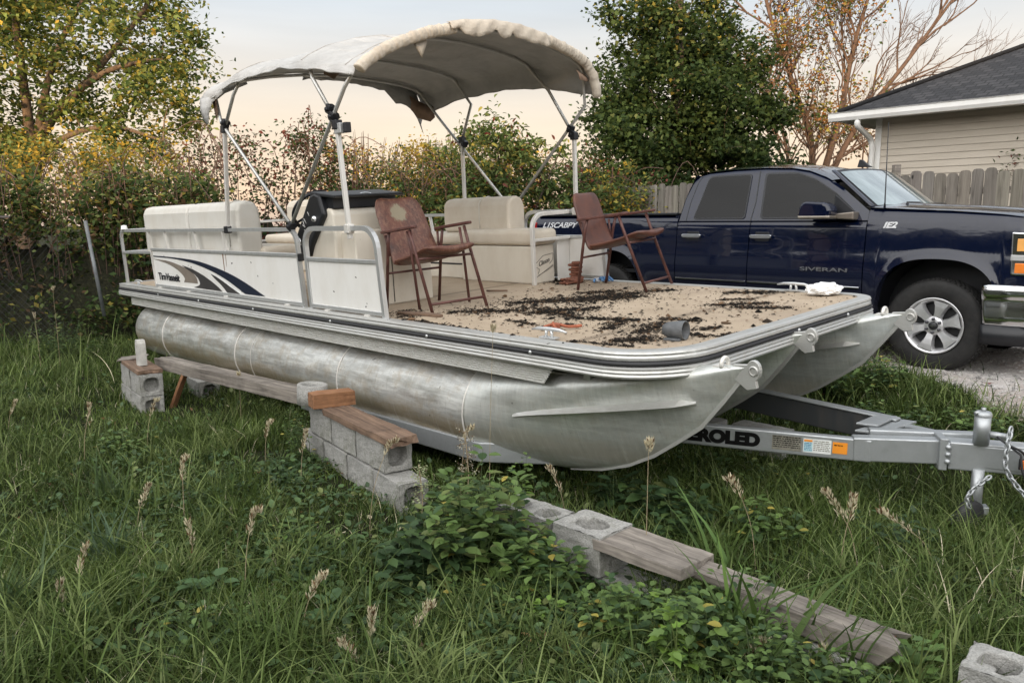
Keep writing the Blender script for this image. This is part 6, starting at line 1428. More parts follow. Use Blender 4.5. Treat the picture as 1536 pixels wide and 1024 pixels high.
# hedge segments behind the boat
def hedge(name,label,x0,x1,y0,y1,top,nC,nl,spec,size=.07,th=.45,group='overgrown hedge behind the boat',core=True,tpl='diamond',gap=0):
    t=empty(name,loc=(0,0,0),label=label,cat='hedge',group=group); C=[]
    while len(C)<nC:
        u=rng.random(); x=lerp(x0,x1,u); y=lerp(y0,y1,u)+rng.normal()*th*.6; tp_=top(x); z=.15+(tp_-.15)*rng.random()**.85
        
        if ((x+6.75)/.95)**2+((z-1.0)/.62)**2<1 and rng.random()<.6: continue
        C.append((x,y,z+float(gz(x,y))*.3))
    C=np.array(C); s=Skel()
    for k in range(max(4,int(abs(x1-x0)*2.2))):
        u=rng.random(); x=lerp(x0,x1,u);y=lerp(y0,y1,u); h=top(x)*random.uniform(.7,1.0); s.limb([(x,y,0),(x+random.uniform(-.3,.3),y,h*.5),(x+random.uniform(-.6,.6),y-.1,h)],.018,.006,5,4)
    s.reach(C,.014,.35,3,rmin=.003)
    # loose arching canes above the top and in front
    for k in range(int(abs(x1-x0)*11)):
        u=rng.random(); x=lerp(x0,x1,u);y=lerp(y0,y1,u)-th*.6; h=top(x); a=random.uniform(-.8,.8); s.mb.tube(bez([(x,y,h*.4),(x+a*.4,y-.1,h*.9),(x+a*.9,y-.15,h+random.uniform(.0,.38)),(x+a*1.5,y-.2,h*random.uniform(.8,1.05))],4),.007,3,caps=False)
    s.mb.build('stems',M['cane'],t,recalc=False)
    P,k=clumps(C,nl,.34,.8); leafcloud('leaves',P,size,spec,t,tpl=tpl,aspect=.62)
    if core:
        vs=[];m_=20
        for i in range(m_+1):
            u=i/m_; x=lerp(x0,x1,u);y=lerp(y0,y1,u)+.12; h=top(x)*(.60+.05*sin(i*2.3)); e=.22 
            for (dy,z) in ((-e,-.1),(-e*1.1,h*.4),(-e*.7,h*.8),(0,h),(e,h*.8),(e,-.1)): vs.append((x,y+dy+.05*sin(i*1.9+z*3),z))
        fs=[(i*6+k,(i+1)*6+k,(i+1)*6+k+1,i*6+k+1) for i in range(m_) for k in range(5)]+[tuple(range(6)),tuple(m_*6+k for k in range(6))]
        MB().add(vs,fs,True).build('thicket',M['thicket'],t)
    return t
M['cane']=simple('reddish bare cane',(.13,.08,.06),.85,0,.4,10)
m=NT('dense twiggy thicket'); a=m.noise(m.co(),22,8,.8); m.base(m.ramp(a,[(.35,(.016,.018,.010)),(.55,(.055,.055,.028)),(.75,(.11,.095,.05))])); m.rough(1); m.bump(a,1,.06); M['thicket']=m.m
HG=[(4,G_DARK),(4,G_MID),(1.2,G_LT),(.9,BRN_),(.5,RED)]
HL=[(2,G_DARK),(4,G_MID),(3.4,G_LT),(.8,G_YEL),(1.5,BRN_)]
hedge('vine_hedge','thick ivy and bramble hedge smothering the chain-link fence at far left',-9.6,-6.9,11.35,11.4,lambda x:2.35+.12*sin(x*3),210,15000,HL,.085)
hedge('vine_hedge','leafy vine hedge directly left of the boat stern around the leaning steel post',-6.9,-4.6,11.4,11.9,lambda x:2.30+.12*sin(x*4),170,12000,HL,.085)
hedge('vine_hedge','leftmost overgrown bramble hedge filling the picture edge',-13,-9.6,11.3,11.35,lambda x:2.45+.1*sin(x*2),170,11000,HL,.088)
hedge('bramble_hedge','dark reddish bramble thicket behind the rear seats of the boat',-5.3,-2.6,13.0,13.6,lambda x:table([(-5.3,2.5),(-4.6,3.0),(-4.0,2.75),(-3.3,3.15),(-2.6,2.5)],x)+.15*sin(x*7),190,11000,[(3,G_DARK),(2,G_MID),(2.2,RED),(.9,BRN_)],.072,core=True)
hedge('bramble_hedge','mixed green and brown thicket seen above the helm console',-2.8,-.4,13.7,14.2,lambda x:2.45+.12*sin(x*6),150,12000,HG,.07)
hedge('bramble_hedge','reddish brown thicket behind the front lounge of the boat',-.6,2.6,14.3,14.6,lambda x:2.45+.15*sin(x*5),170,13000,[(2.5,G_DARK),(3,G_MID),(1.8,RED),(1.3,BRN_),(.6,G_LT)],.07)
# tall loose shoots sticking up above the thicket
C=inside(ell((-3.1,13.0,2.9,.45,.3,.75),(-4.6,12.8,2.7,.5,.3,.6)),26,(-5.2,12.5,1.9),(-2.5,13.4,3.7))
bush('bramble_shoots','thin dark shoots with small leaves against the sky above the rear seats',C,900,.16,.055,[(2,G_DARK),(1,G_MID),(1,RED)],(-3.6,13.0,.3),.012,twig=.008,wob=.5)
# chain-link fence
cf=empty('chain_link_fence',loc=(-7.0,10.75,0),label='rusty chain-link fence with leaning steel post, buried in vines at far left',cat='fence')
MB().tube([(-9+7-1,0,1.745),(-1.2+.0,0,1.76),(.42-.2,0,1.77)],.021,10).build('top_rail',simple('dark rusty pipe',(.10,.09,.085),.6,.5,.4,20),cf)
MB().tube([(1.30,-.12,1.72),(1.50,-.20,.45)],.024,12).build('post',M['galvdark'] if False else simple('dull galvanised post',(.17,.18,.185),.6,.4,.3),cf)
mb=MB(); 
for k in range(44):
    x=-3.0+k*.095
    for sgn in (-1,1):
        pts=[]; 
        a=Vector((x,0,.05)); b=Vector((x+sgn*1.68,0,1.73))
        if b.x>.95: b=a.lerp(b,(.95-a.x)/(b.x-a.x)) if a.x<.95 else a+Vector((0,0,.01))
        if b.x<-3: b=a.lerp(b,(a.x+3)/(a.x-b.x))
        mb.tube([a,b],.0022,3,caps=False)
mb.build('wire_mesh',M['galvdark'],cf,recalc=False)
# ------------------------------------------------------------------ grass
Bi=BM.inverted(); BiN=np.array(Bi)
def blocal(x,y,z): 
    q=np.stack([x,y,z,np.ones_like(x)],0); return BiN[:3]@q
def inview(x,y): return (np.abs(x)<.70*y+.5)
def blades(name,x,y,Ln,wd,col_,lean=.5,label=None,segs=3,curl=None,mat='blade',z=None,kind=True):
    n=len(x); z=gz(x,y) if z is None else z; az=rng.random(n)*2*pi; b=lean*(.3+rng.random(n)*1.1) if curl is None else curl
    dx,dy=np.cos(az),np.sin(az); fx=-np.sin(az+rng.normal(0,.6,n)); fy=np.cos(az+rng.normal(0,.6,n))
    V=[];T=np.linspace(0,1,segs+1)
    for t in T:
        hx=Ln*b*t**1.8; hz=Ln*t*(1-.38*b*t**1.5*np.minimum(b,1.6)); px=x+dx*hx; py=y+dy*hx; pz=z-.01+hz
        w_=wd*(1-t**1.6)*.5*(.75+.5*min(1,t*3)) if t<1 else None
        if t<1: V+= [np.stack([px-fx*w_,py-fy*w_,pz],1),np.stack([px+fx*w_,py+fy*w_,pz],1)]
        else: V.append(np.stack([px,py,pz],1))
    k=2*segs+1; V=np.stack(V,1).reshape(-1,3); b_=np.arange(n)[:,None]*k
    Q=np.concatenate([b_+np.array([[2*i,2*i+1,2*i+3,2*i+2]]) for i in range(segs-1)]) if segs>1 else np.zeros((0,4),int)
    Tt=b_+np.array([[2*segs-2,2*segs-1,2*segs]])
    g=(.55+.45*np.repeat(np.array([[T[min(i//2,segs)] for i in range(k)]]),n,0)).reshape(-1,1)*0+1
    return np_mesh(name,V,[Q,Tt] if len(Q) else [Tt],M[mat],C=np.repeat(col_,k,0))
def patchy(x,y): return .5+.5*(np.sin(x*2.1+1.3*np.sin(y*1.7))*np.sin(y*2.4+1.1*np.sin(x*1.3+.5))*.6+.4*np.sin(x*5.3+y*3.1)*np.sin(y*4.7-x*2.2))
def scatter(n,y0,y1,pw=1.0):
    y=y0+(y1-y0)*rng.random(n)**pw; x=(rng.random(n)*2-1)*(.70*y+.5); return x,y
def keep(x,y,under=True):
    q=QX*x+QY*y; k=(gravel_edge(x,y)<rng.normal(0,.06,len(x))-.04)|((gravel_edge(x,y)<.9)&(rng.random(len(x))<.012)); k&=~((y>11.5)&(x<-3.5)); k&=y<13.5; bare=.5+.5*np.sin(x*3.3+2*np.sin(y*2.1))*np.sin(y*3.7+1.5*np.sin(x*1.9)); k&=~((bare<.22)&(rng.random(len(x))<.6))
    return k
def limit(x,y,L_):
    p=blocal(x,y,gz(x,y)); und=(p[0]>-.1)&(p[0]<7.6)&(p[1]>-.02)&(p[1]<2.5); L_=np.where(und,np.minimum(L_,.06+.06*rng.random(len(x))+.30*np.clip((p[0]-7.0),0,1)),L_); 
    near=(p[0]>-.1)&(p[0]<6.3)&(p[1]>-.15)&(p[1]<0); L_=np.where(near,np.minimum(L_,.16),L_)
    d1=np.hypot(x+3.2,y-6.75)<.75; t_=np.clip(((x+1.45)*.575-(y-5.4)*.818)/1.0,0,1.35); d2=np.hypot(x-(-1.5+.575*t_),y-(5.35-.818*t_))<.38; d3=np.hypot(x-.35,y-3.35)<.25
    return np.where(d1|d2|d3,np.minimum(L_,.07),L_)
GR=[(3.5,[(.034,.062,.012),(.064,.102,.020)]),(2.6,[(.100,.150,.030),(.15,.20,.048)]),(1.3,[(.18,.25,.09),(.27,.33,.14)]),(.15,TAN),(.9,G_DARK)]
x,y=scatter(125000,2.2,6.0,1.15); k=keep(x,y); x,y=x[k],y[k]; p=patchy(x,y); n=len(x)
blades_L=limit(x,y,(.055+.14*p*rng.random(n)+.05*rng.random(n))*1.0)
c=palette(GR,n)*(0.46+.68*p[:,None]); tag(blades('grass',x,y,blades_L,.0036+.0030*rng.random(n),c,.75),'short fine lawn grass in the foreground','grass',kind='stuff')
x,y=scatter(150000,5.6,13.2,1.25); k=keep(x,y); x,y=x[k],y[k]; p=patchy(x,y); n=len(x)
tag(blades('grass',x,y,limit(x,y,.06+.14*p*rng.random(n)+.05*rng.random(n)),.005+.004*rng.random(n),palette(GR,n)*(0.46+.68*p[:,None]),.7,segs=2),'short grass further back beside and under the boat','grass',kind='stuff')
# tufts of longer grass
def tufts(n,y0,y1,L0,L1,per,wd,spec,spread=.06,lean=.9,sel=None,pts=None,pw=1.2):
    if pts is None:
        x,y=scatter(n*3,y0,y1,pw); k=keep(x,y); x,y=x[k],y[k]; 
        if sel is not None: m_=sel(x,y); x,y=x[m_],y[m_]
        x,y=x[:n],y[:n]
    else: x=np.array([p[0] for p in pts]);y=np.array([p[1] for p in pts])
    n=len(x); i=np.repeat(np.arange(n),per); X=x[i]+rng.normal(0,spread,len(i)); Y=y[i]+rng.normal(0,spread,len(i)); ts=(.6+.6*rng.random(n))[i]
    L_=(L0+(L1-L0)*rng.random(len(i)))*ts; 
    if pts is None: L_=limit(X,Y,L_)
    cc=palette(spec,n)[i]*(.6+.55*rng.random((len(i),1)))
    return X,Y,L_,wd*(.6+.8*rng.random(len(i))),cc,lean
LG=[(3,[(.058,.095,.022),(.088,.13,.034)]),(2.4,[(.135,.185,.055),(.20,.25,.09)]),(.05,TAN),(.4,G_LT)]
X,Y,L_,wd,cc,ln=tufts(900,2.3,7,.14,.33,22,.0075,LG); tag(blades('grass',X,Y,L_,wd,cc,ln,segs=4),'longer arching grass tufts in the foreground','grass',kind='stuff')
X,Y,L_,wd,cc,ln=tufts(620,6.5,12.8,.12,.30,18,.0075,LG,.09); tag(blades('grass',X,Y,L_,wd,cc,ln,segs=3),'longer grass tufts beyond the block stacks','grass',kind='stuff')
# big bladed clumps that stand out

# creeping ground cover between the blades
x,y=scatter(42000,2.3,9,1.2); k=keep(x,y); x,y=x[k],y[k]; pc=patchy(x*.8+3,y*.8-1); near=np.exp(-(((x+.1)/.9)**2+((y-3.6)/.8)**2))+np.exp(-(((x+1.7)/.6)**2+((y-4.7)/.6)**2))+np.exp(-(((x-.7)/.5)**2+((y-2.8)/.4)**2)); k=rng.random(len(x))<np.clip((pc-.50)*2.2,0,.8)+near*.9+.06; x,y=x[k],y[k]; n=len(x)
P=np.stack([x,y,gz(x,y)+.015+.075*rng.random(n)],1); pl=blocal(x,y,P[:,2]); k=~((pl[0]>-.1)&(pl[0]<6.6)&(pl[1]>0)&(pl[1]<2.5)); P=P[k]
o=leafcloud('ground_cover',P,.040,[(3,[(.040,.075,.030),(.060,.105,.040)]),(2,[(.07,.12,.045),(.09,.15,.055)]),(.6,G_LT)],None,mat='leafgloss',tpl='ovate',aspect=.72,up=1.2,var=.45); tag(o,'small round-leaved ground cover creeping through the lawn','ground cover',kind='stuff')
x,y=scatter(2600,2.3,9,1.2); k=keep(x,y); x,y=x[k],y[k]; P=np.stack([x,y,gz(x,y)+.03*rng.random(len(x))],1); o=leafcloud('leaf_litter',P,.035,[(2,BRN_),(1,[(.16,.07,.04),(.24,.12,.07)]),(.6,TAN)],None,mat='dry',tpl='ovate',aspect=.6,up=1.0); tag(o,'scattered small brown leaf litter and dead bits in the grass','leaf litter',kind='stuff')
def clump(name,label,x,y,n,L0,L1,wd,spec,spread=.05,lean=.8,segs=6,group=None,cat='grass clump'):
    X=x+np.clip(rng.normal(0,spread,n),-1.5*spread,1.5*spread);Y=y+np.clip(rng.normal(0,spread,n),-1.5*spread,1.5*spread); L_=L0+(L1-L0)*rng.random(n)
    o=blades(name,X,Y,L_,wd*(.6+.7*rng.random(n)),palette(spec,n)*(.8+.4*rng.random((n,1))),lean,segs=segs); return tag(o,label,cat,group)
gc='coarse grass clumps'
clump('grass_clump','blue-green arching grass clump in the lawn left of the middle stack',-1.98,3.68,70,.20,.38,.011,[(3,[(.060,.10,.055),(.09,.13,.075)]),(1,G_MID)],group=gc)
clump('grass_clump','big arching clump of pale green blades at the lower left of the lawn',-2.42,4.55,60,.20,.40,.011,[(2,[(.07,.11,.05),(.10,.14,.07)]),(1,G_MID)],group=gc)
clump('grass_clump','coarse grass clump at the left picture edge',-2.15,3.2,46,.2,.42,.011,[(2,[(.06,.10,.04),(.09,.13,.06)]),(1,G_MID)],group=gc)
clump('grass_clump','broad-bladed bright green clump in front of the grey splitting timber',.92,2.86,34,.28,.55,.021,[(3,G_MID),(1.5,[(.09,.15,.035),(.11,.18,.05)])],.07,.75,group=gc)
clump('grass_clump','broad-bladed green clump left of the broken block',1.12,2.66,30,.22,.45,.017,[(3,G_MID),(1,G_LT)],.08,.9,group=gc)
clump('grass_clump','tall broad green blades rising behind the low wall board',.93,3.35,13,.30,.58,.020,[(2,G_MID),(1,[(.10,.17,.05),(.12,.19,.06)])],.05,.6,group=gc)
clump('grass_clump','broad arching blades across the middle of the splitting timber',1.12,2.86,18,.22,.42,.016,[(2,G_MID),(2,[(.10,.17,.05),(.14,.21,.07)])],.08,.9,group=gc)
clump('grass_clump','dense fine grass hummock right of the timber by the picture edge',2.3,3.75,420,.15,.36,.005,LG,.28,1.0,group=gc)
clump('grass_clump','fine dry-tipped hummock in front of the trailer jack',2.2,3.35,330,.14,.32,.005,LG+[(1.2,TAN)],.25,1.0,group=gc)
clump('grass_clump','fine grass hummock under the trailer tongue',1.7,4.3,300,.14,.30,.0055,LG,.30,.9,group=gc)
clump('grass_clump','thin wiry grass in front of the middle stack',-.72,4.28,150,.10,.24,.0042,[(2,G_MID),(.5,TAN),(1,G_LT)],.16,.7,group=gc)
clump('grass_clump','tall grass at the foot of the left hedge behind the left stack',-4.6,8.6,160,.25,.55,.009,LG,.5,.7,group=gc)
clump('grass_clump','long grass at the hedge foot near the left picture edge',-6.6,9.6,240,.25,.6,.010,LG,.8,.7,group=gc)
clump('grass_clump','fallen tan dry grass tuft at the bottom of the lawn',-.55,2.95,14,.08,.18,.003,[(1,TAN)],.03,1.5,group=gc)
clump('grass_clump','small dry tan tuft by the lower left corner',-1.95,3.95,14,.1,.2,.003,[(1,TAN)],.04,1.4,group=gc)
# green bank between boat and gravel
clump('grass_clump','lush grass on the bank below the truck wheel',2.6,6.25,360,.15,.34,.008,LG,.42,.8,group=gc)
clump('grass_clump','lush grass on the bank behind the trailer jack',3.1,5.35,300,.10,.22,.007,LG,.30,.8,group=gc)
clump('grass_clump','long grass between the far pontoon and the gravel',2.1,6.9,220,.15,.36,.008,LG,.30,.8,group=gc)
# ---- leafy weeds
def weed(name,label,x,y,nst,h,rad,size,spec,tpl='ovate',aspect=.62,pairs=7,cat='weed',group='leafy weeds',droop=.25,z0=None,mat='leafgloss'):
    t=empty(name,loc=(x,y,0),label=label,cat=cat,group=group); mb=MB(); P=[];D=[];N_=[];S=[]
    zb=float(gz(x,y)) if z0 is None else z0; R=random.Random(int(abs(x*991+y*77)*10))
    for k in range(nst):
        a=R.uniform(0,2*pi); rr=rad*sqrt(R.random()); hh=h*R.uniform(.55,1.05)*(1-.45*(rr/rad)**2); ba=Vector((rr*.45*cos(a),rr*.45*sin(a),zb-.01)); tp=Vector((rr*cos(a),rr*sin(a),zb+hh)); md=ba.lerp(tp,.5)+Vector((R.uniform(-.03,.03),R.uniform(-.03,.03),.06*hh))
        pts=bez([ba,md,tp],6); mb.tube(pts,[lerp(.0032,.0012,i/(len(pts)-1)) for i in range(len(pts))],4,caps=False)
        for j in range(pairs):
            f=.25+.75*(j+.5)/pairs; i=int(f*(len(pts)-1)); p=pts[i]; b=R.uniform(0,2*pi)
            for s_ in (0,pi):
                d=Vector((cos(b+s_),sin(b+s_),R.uniform(-droop,.45))).normalized(); q=p+d*R.uniform(.01,.035); P.append(q); D.append(d+Vector((0,0,-droop*.3))); N_.append((R.uniform(-.35,.35),R.uniform(-.35,.35),1)); S.append(size*R.uniform(.55,1.15)*(1-.35*f))
        d=Vector((R.uniform(-1,1),R.uniform(-1,1),.2)).normalized(); P.append(pts[-1]); D.append(d); N_.append((0,0,1)); S.append(size*.6)
    mb.build('stems',M['stem'],t,recalc=False)
    P=np.array([tuple(p) for p in P]);D=np.array([tuple(p) for p in D]);N_=np.array(N_);S=np.array(S); V,F,k=leaves_np(P,D,N_,S,S*aspect,tpl)
    np_mesh('leaves',V,F,M[mat],t,C=np.repeat(palette(spec,len(P)),k,0),smooth=False); return t
GB=[(4,[(.085,.14,.040),(.125,.19,.058)]),(2.0,[(.035,.070,.027),(.055,.095,.036)]),(.8,[(.10,.17,.045),(.13,.20,.05)]),(.18,G_YEL)]
GD=[(4,[(.030,.058,.024),(.045,.08,.032)]),(1,[(.05,.09,.03),(.07,.12,.04)])]
GBR=[(3,[(.13,.22,.04),(.17,.27,.05)]),(1,[(.08,.15,.04),(.10,.18,.05)])]
weed('leafy_bush','dense green leafy bush between the middle stack and the low foreground wall',-.13,3.60,44,.60,.36,.105,GB+[(1.5,G_LT)],pairs=9,group=None,cat='bush')
weed('leafy_bush','right part of the foreground bush, leaning over the low wall blocks',.10,3.42,30,.34,.24,.085,GB,pairs=8,group=None,cat='bush')
weed('leafy_weed','dark leafy weed at the left side of the foreground bush',-.40,3.45,24,.34,.24,.100,GD,'ovate',.75,6)
weed('leafy_weed','low three-leaved weeds at the front foot of the foreground bush',-.05,3.14,26,.16,.30,.060,GB,pairs=4)
weed('leafy_weed','low clover-like leaves in front of the block with the open core',.32,3.14,24,.13,.24,.050,GB,pairs=4)
weed('leafy_weed','small bright lime-green seedling in front of the foreground bush',.13,3.08,5,.15,.06,.062,GBR,pairs=4)
weed('leafy_weed','leafy weed covering the splintered end of the low wall board',.92,3.02,34,.30,.22,.065,GB,pairs=6)
weed('leafy_weed','dense low weeds in front of the flat weathered board',.66,2.98,30,.22,.20,.060,GB,pairs=6)
weed('leafy_weed','bright ragged-leaved weed at the bottom centre right of the lawn',.58,2.92,12,.20,.15,.085,GBR[:1]+GB[:1],'lobed',.75,5)
weed('leafy_weed','clover-leaved weeds at the bottom of the picture left of the broad blades',.72,2.72,26,.14,.24,.042,GB,pairs=5)
weed('maple_seedling','lime-green maple seedling beside the broken concrete block',1.46,2.66,7,.26,.16,.105,[(2,[(.11,.19,.05),(.15,.24,.07)]),(1,[(.08,.14,.04),(.10,.17,.05)]),(.2,RED)],'lobed',.9,4,cat='seedling',group=None)
weed('leafy_weed','grey-green weed growing over the near edge of the broken block',1.78,2.50,10,.16,.14,.045,[(2,[(.08,.12,.08),(.11,.15,.10)])],pairs=4)
weed('leafy_weed','large dark curled leaves behind the low foreground wall',.82,4.35,9,.26,.18,.15,GD+[(.8,G_LT)],'ovate',.7,3)
weed('leafy_weed','upright broad leaves under the near pontoon nose',.60,4.5,9,.32,.18,.12,GD+[(1,G_MID)],'ovate',.6,4)
weed('leafy_weed','small leafy sprig climbing in front of the lower trailer rail',.02,4.28,3,.62,.08,.065,GB[:1]+GBR[:1],pairs=7)
weed('leafy_weed','low ground ivy in the lawn left of the middle stack',-1.55,4.95,48,.12,.45,.048,GD+[(.6,G_MID)],pairs=4)
weed('leafy_weed','ground ivy patch in the middle of the left lawn',-1.95,4.55,34,.12,.38,.045,GD,pairs=4)
weed('leafy_weed','young vine climbing the far corner of the middle stack',-1.50,5.34,16,.44,.10,.038,GB,pairs=9)
weed('leafy_weed','low leaves between the bush and the bottom edge of the picture',-.35,3.15,30,.10,.34,.045,GD+[(.5,G_MID)],pairs=4)
weed('leafy_weed','green undergrowth at the right foot of the middle stack',-.30,4.42,26,.30,.24,.055,GB,pairs=6)
weed('leafy_weed','broad-leaved weeds under the trailer tongue beam',1.75,4.75,22,.16,.30,.055,GB,pairs=4)
for k,(x,y,h,r,n,lb) in enumerate([(2.35,6.45,.34,.34,40,'leafy weeds on the bank below the far pontoon nose'),(2.75,6.15,.36,.36,44,'thick leafy weeds behind the dark trailer beam'),(3.0,6.2,.24,.28,30,'leafy weeds at the gravel edge near the truck wheel'),(3.25,5.30,.18,.28,26,'leafy weeds above the trailer jack by the gravel edge'),(2.75,5.55,.22,.34,30,'low weeds right behind the V of the trailer tongue')]): weed('leafy_weed',lb,x,y,n,h,r,.075,GB+[(.7,G_LT)],pairs=5)
for k,(x,y,h,r,n,lb) in enumerate([(-5.6,9.7,.55,.5,44,'tall leafy weeds at the foot of the leaning fence post'),(-7.2,10.1,.6,.7,60,'dark nettle-like weeds at the hedge foot on the far left'),(-4.6,10.3,.7,.4,36,'leafy weeds behind the boat stern'),(-8.6,10.3,.6,.6,50,'weeds at the hedge foot at the left picture edge')]): weed('leafy_weed',lb,x,y,n,h,r,.075,[(3,G_DARK),(3,G_MID),(1,G_LT)],pairs=6)
for x,y,n,h,r,sz,spec,tp,lb in [(.47,3.02,30,.24,.20,.070,GB,'ovate','mounded leafy weed just below the flat weathered board'),(.70,2.82,34,.30,.20,.075,GB,'ovate','tall leafy weed in front of the splintered wood'),(.93,2.62,30,.30,.17,.060,GB,'ovate','leafy weed in front of the middle of the splitting timber'),(.60,2.78,9,.30,.10,.10,GBR+GB[:1],'lobed','upright light green ragged-leaved weed at the bottom edge'),(1.18,2.52,24,.22,.15,.055,GB,'ovate','low leafy weed left of the broken block'),(1.35,4.0,14,.24,.22,.08,GB,'ovate','scattered broad weeds between the timber and the trailer beam'),(2.0,3.9,12,.20,.22,.075,GD,'ovate','dark broad weeds left of the jack'),(.95,4.05,16,.30,.22,.10,GD+[(1,G_MID)],'ovate','dark broad weeds behind the low board'),(-2.9,5.6,20,.18,.30,.065,GB,'ovate','leafy patch in the upper left lawn'),(-1.1,3.9,20,.16,.24,.060,GB,'ovate','leafy patch in the middle of the lawn in front of the middle stack'),(-1.2,2.95,14,.16,.18,.065,GB,'ovate','leafy patch at the bottom of the left lawn'),(-.9,3.5,16,.14,.22,.055,GD,'ovate','low dark leaves left of the foreground bush')]: weed('leafy_weed',lb,x,y,n,h,r,sz,spec,tp,.68,5)
# single big leaves low in the lawn
for x,y,lb in [(-1.83,3.12,'pale grey-green lobed leaf plant at the lower left corner'),(-1.62,3.42,'bright broad-leaved dock plant in the lower left lawn'),(-.77,3.06,'single bright green heart-shaped leaf plant at the bottom of the lawn'),(-1.35,3.3,'small broad-leaved plant between the seed stalks at lower left')]: weed('broadleaf_plant',lb,x,y,3,.13,.06,.13,[(1,[(.07,.13,.05),(.10,.17,.07)])],'lobed' if x<-1.7 else 'ovate',.85,2,group='broad-leaved lawn plants')
# spray of small whitish seeds
def spray(label,x,y,h,w_,n,colr):
    t=empty('seed_weed',loc=(x,y,0),label=label,cat='weed',group='weeds with small whitish seeds'); mb=MB(); P=[]; R=random.Random(int(h*1000))
    mb.tube(bez([(0,0,0),(.02,.0,h*.5),(.0,.02,h)],6),.003,5)
    for k in range(n):
        f=R.uniform(.45,1); a=R.uniform(0,2*pi); e=Vector((cos(a),sin(a),R.uniform(.1,.8)))*w_*(1.15-f*.7)*R.uniform(.5,1); b=Vector((.01,.01,h*f)); mb.tube([b,b+e],.0009,3,caps=False)
        for j in range(7): P.append(tuple(b+e*R.uniform(.5,1.05)+Vector((R.gauss(0,.008),R.gauss(0,.008),R.gauss(0,.008)))))
    mb.build('stem',M['drystem'],t,recalc=False); leafcloud('seeds',np.array(P),.012,colr,t,mat='dry',tpl='diamond',aspect=.7)
spray('tall dead weed with whitish seeds right of the middle stack',-.27,4.35,.50,.10,34,[(2,[(.40,.38,.28),(.55,.52,.42)]),(1,BRN_)])
spray('greenish white flowering weed in front of the open-ended block',-.50,4.05,.40,.09,34,[(2,[(.28,.34,.16),(.42,.46,.28)])])
# ---- dry seed stalks : (top x, top y, base x, base y, height)
ST=[(-1.15,3.33,-1.20,3.33,0.41),(-2.92,5.30,-2.98,5.30,0.43),(-1.82,4.20,-1.83,4.20,0.39),(-1.98,4.10,-2.05,4.10,0.27),(-1.58,3.68,-1.57,3.68,0.22),(-0.78,2.98,-0.85,2.98,0.26),(-1.69,5.30,-1.72,5.30,0.29),(-2.26,6.40,-2.26,6.40,0.45),(-1.32,4.88,-1.36,4.88,0.35),(-1.91,3.33,-1.95,3.33,0.25),(-1.92,3.15,-1.92,3.15,0.16),(-0.33,2.86,-0.40,2.86,0.19),(-0.61,2.68,-0.55,2.68,0.09),(-0.53,2.79,-0.54,2.79,0.20),(-4.14,6.40,-4.21,6.40,0.23),(-2.62,5.62,-2.69,5.62,0.40),(-0.11,4.40,-0.13,4.35,1.10),(0.62,3.46,0.62,3.46,0.70),(1.07,3.60,1.18,3.60,0.47),(1.52,3.60,1.67,3.60,0.40),(1.81,3.60,2.05,3.60,0.30),(1.56,3.46,1.52,3.46,0.42),(-0.27,4.51,-0.31,4.51,0.49),(-0.68,4.15,-0.78,4.10,0.51),(-5.13,8.78,-5.12,8.78,0.98),(-5.36,8.78,-5.34,8.78,0.69),(0.90,2.70,0.86,2.70,0.16),(1.14,2.68,1.18,2.68,0.09),(0.23,4.10,0.30,4.10,0.38)]
ADJ=['tall full tan seed head in the middle of the lower lawn','seed head left of the left stack','drooping seed head in the left lawn','brown seed head leaning over the blue-green clump','short upright brown seed head, middle left lawn','tan seed head leaning left near the bottom middle','seed head in front of the long beam','seed head standing before the left stack','seed head beside the middle stack vine','seed head in the lower left clump','short seed head in the lower left clump','seed head leaning left at the bottom of the bush','smallest seed head at the bottom edge','tan upright seed head at the bottom of the lawn','pale seed head at the far left edge','seed head in the upper left lawn','tallest seed stalk, crossing the near pontoon and deck edge','tall bare stalk before the pontoon nose','branched seed head under the side beam stickers','branched pale seed head in front of the jack','drooping seed head below the jack wheel','branched seed head left of the jack','thin seed stalk right of the middle stack','thin stalk leaning over the middle stack','tallest stalk at the left hedge foot','shorter stalk at the left hedge foot','dry drooping head beside the broad blades','small dry head at the bottom right','dry bent stalk behind the low wall']
for k,(tx,ty,bx,by,h) in enumerate(ST):
    t=empty('seed_stalk',loc=(bx,by,0),label=ADJ[k],cat='seed stalk',group='dry grass seed stalks'); R=random.Random(k); zb=float(gz(bx,by)); h=max(h,.14)
    pts=bez([(0,0,zb),((tx-bx)*.3,0,zb+h*.5),((tx-bx)*1.0,(ty-by),zb+h*.92),((tx-bx)*1.3+R.uniform(-.02,.03),(ty-by),zb+h)],8); mb=MB(); mb.tube(pts,[lerp(.0024,.0012,i/(len(pts)-1)) for i in range(len(pts))],4,caps=False); mb.build('stem',M['drystem'],t,recalc=False)
    n=int(70+R.random()*40); P=[];D=[]; hl=min(.6,.21/h) if h>.25 else .65
    for j in range(n):
        f=1-hl*R.random(); i=min(int(f*(len(pts)-1)),len(pts)-2); p=pts[i].lerp(pts[i+1],f*(len(pts)-1)-i); a=R.uniform(0,2*pi); sp=.020*(1 if k in (17,18,19,20,21,26) else .55)*(1.3-f*.6); P.append(tuple(p+Vector((cos(a)*sp*R.random(),sin(a)*sp*R.random(),R.uniform(-.01,.01))))); D.append((cos(a)*.35+(tx-bx)*2,sin(a)*.35,.8))
    P=np.array(P);D=np.array(D); L_=.020+.016*rng.random(n); V,F,kk=leaves_np(P,D,rng.normal(size=(n,3)),L_,L_*.25,'diamond'); np_mesh('seed_head',V,F,M['dry'],t,C=np.repeat(palette([(3,TAN),(1,BRN_)],n),kk,0))
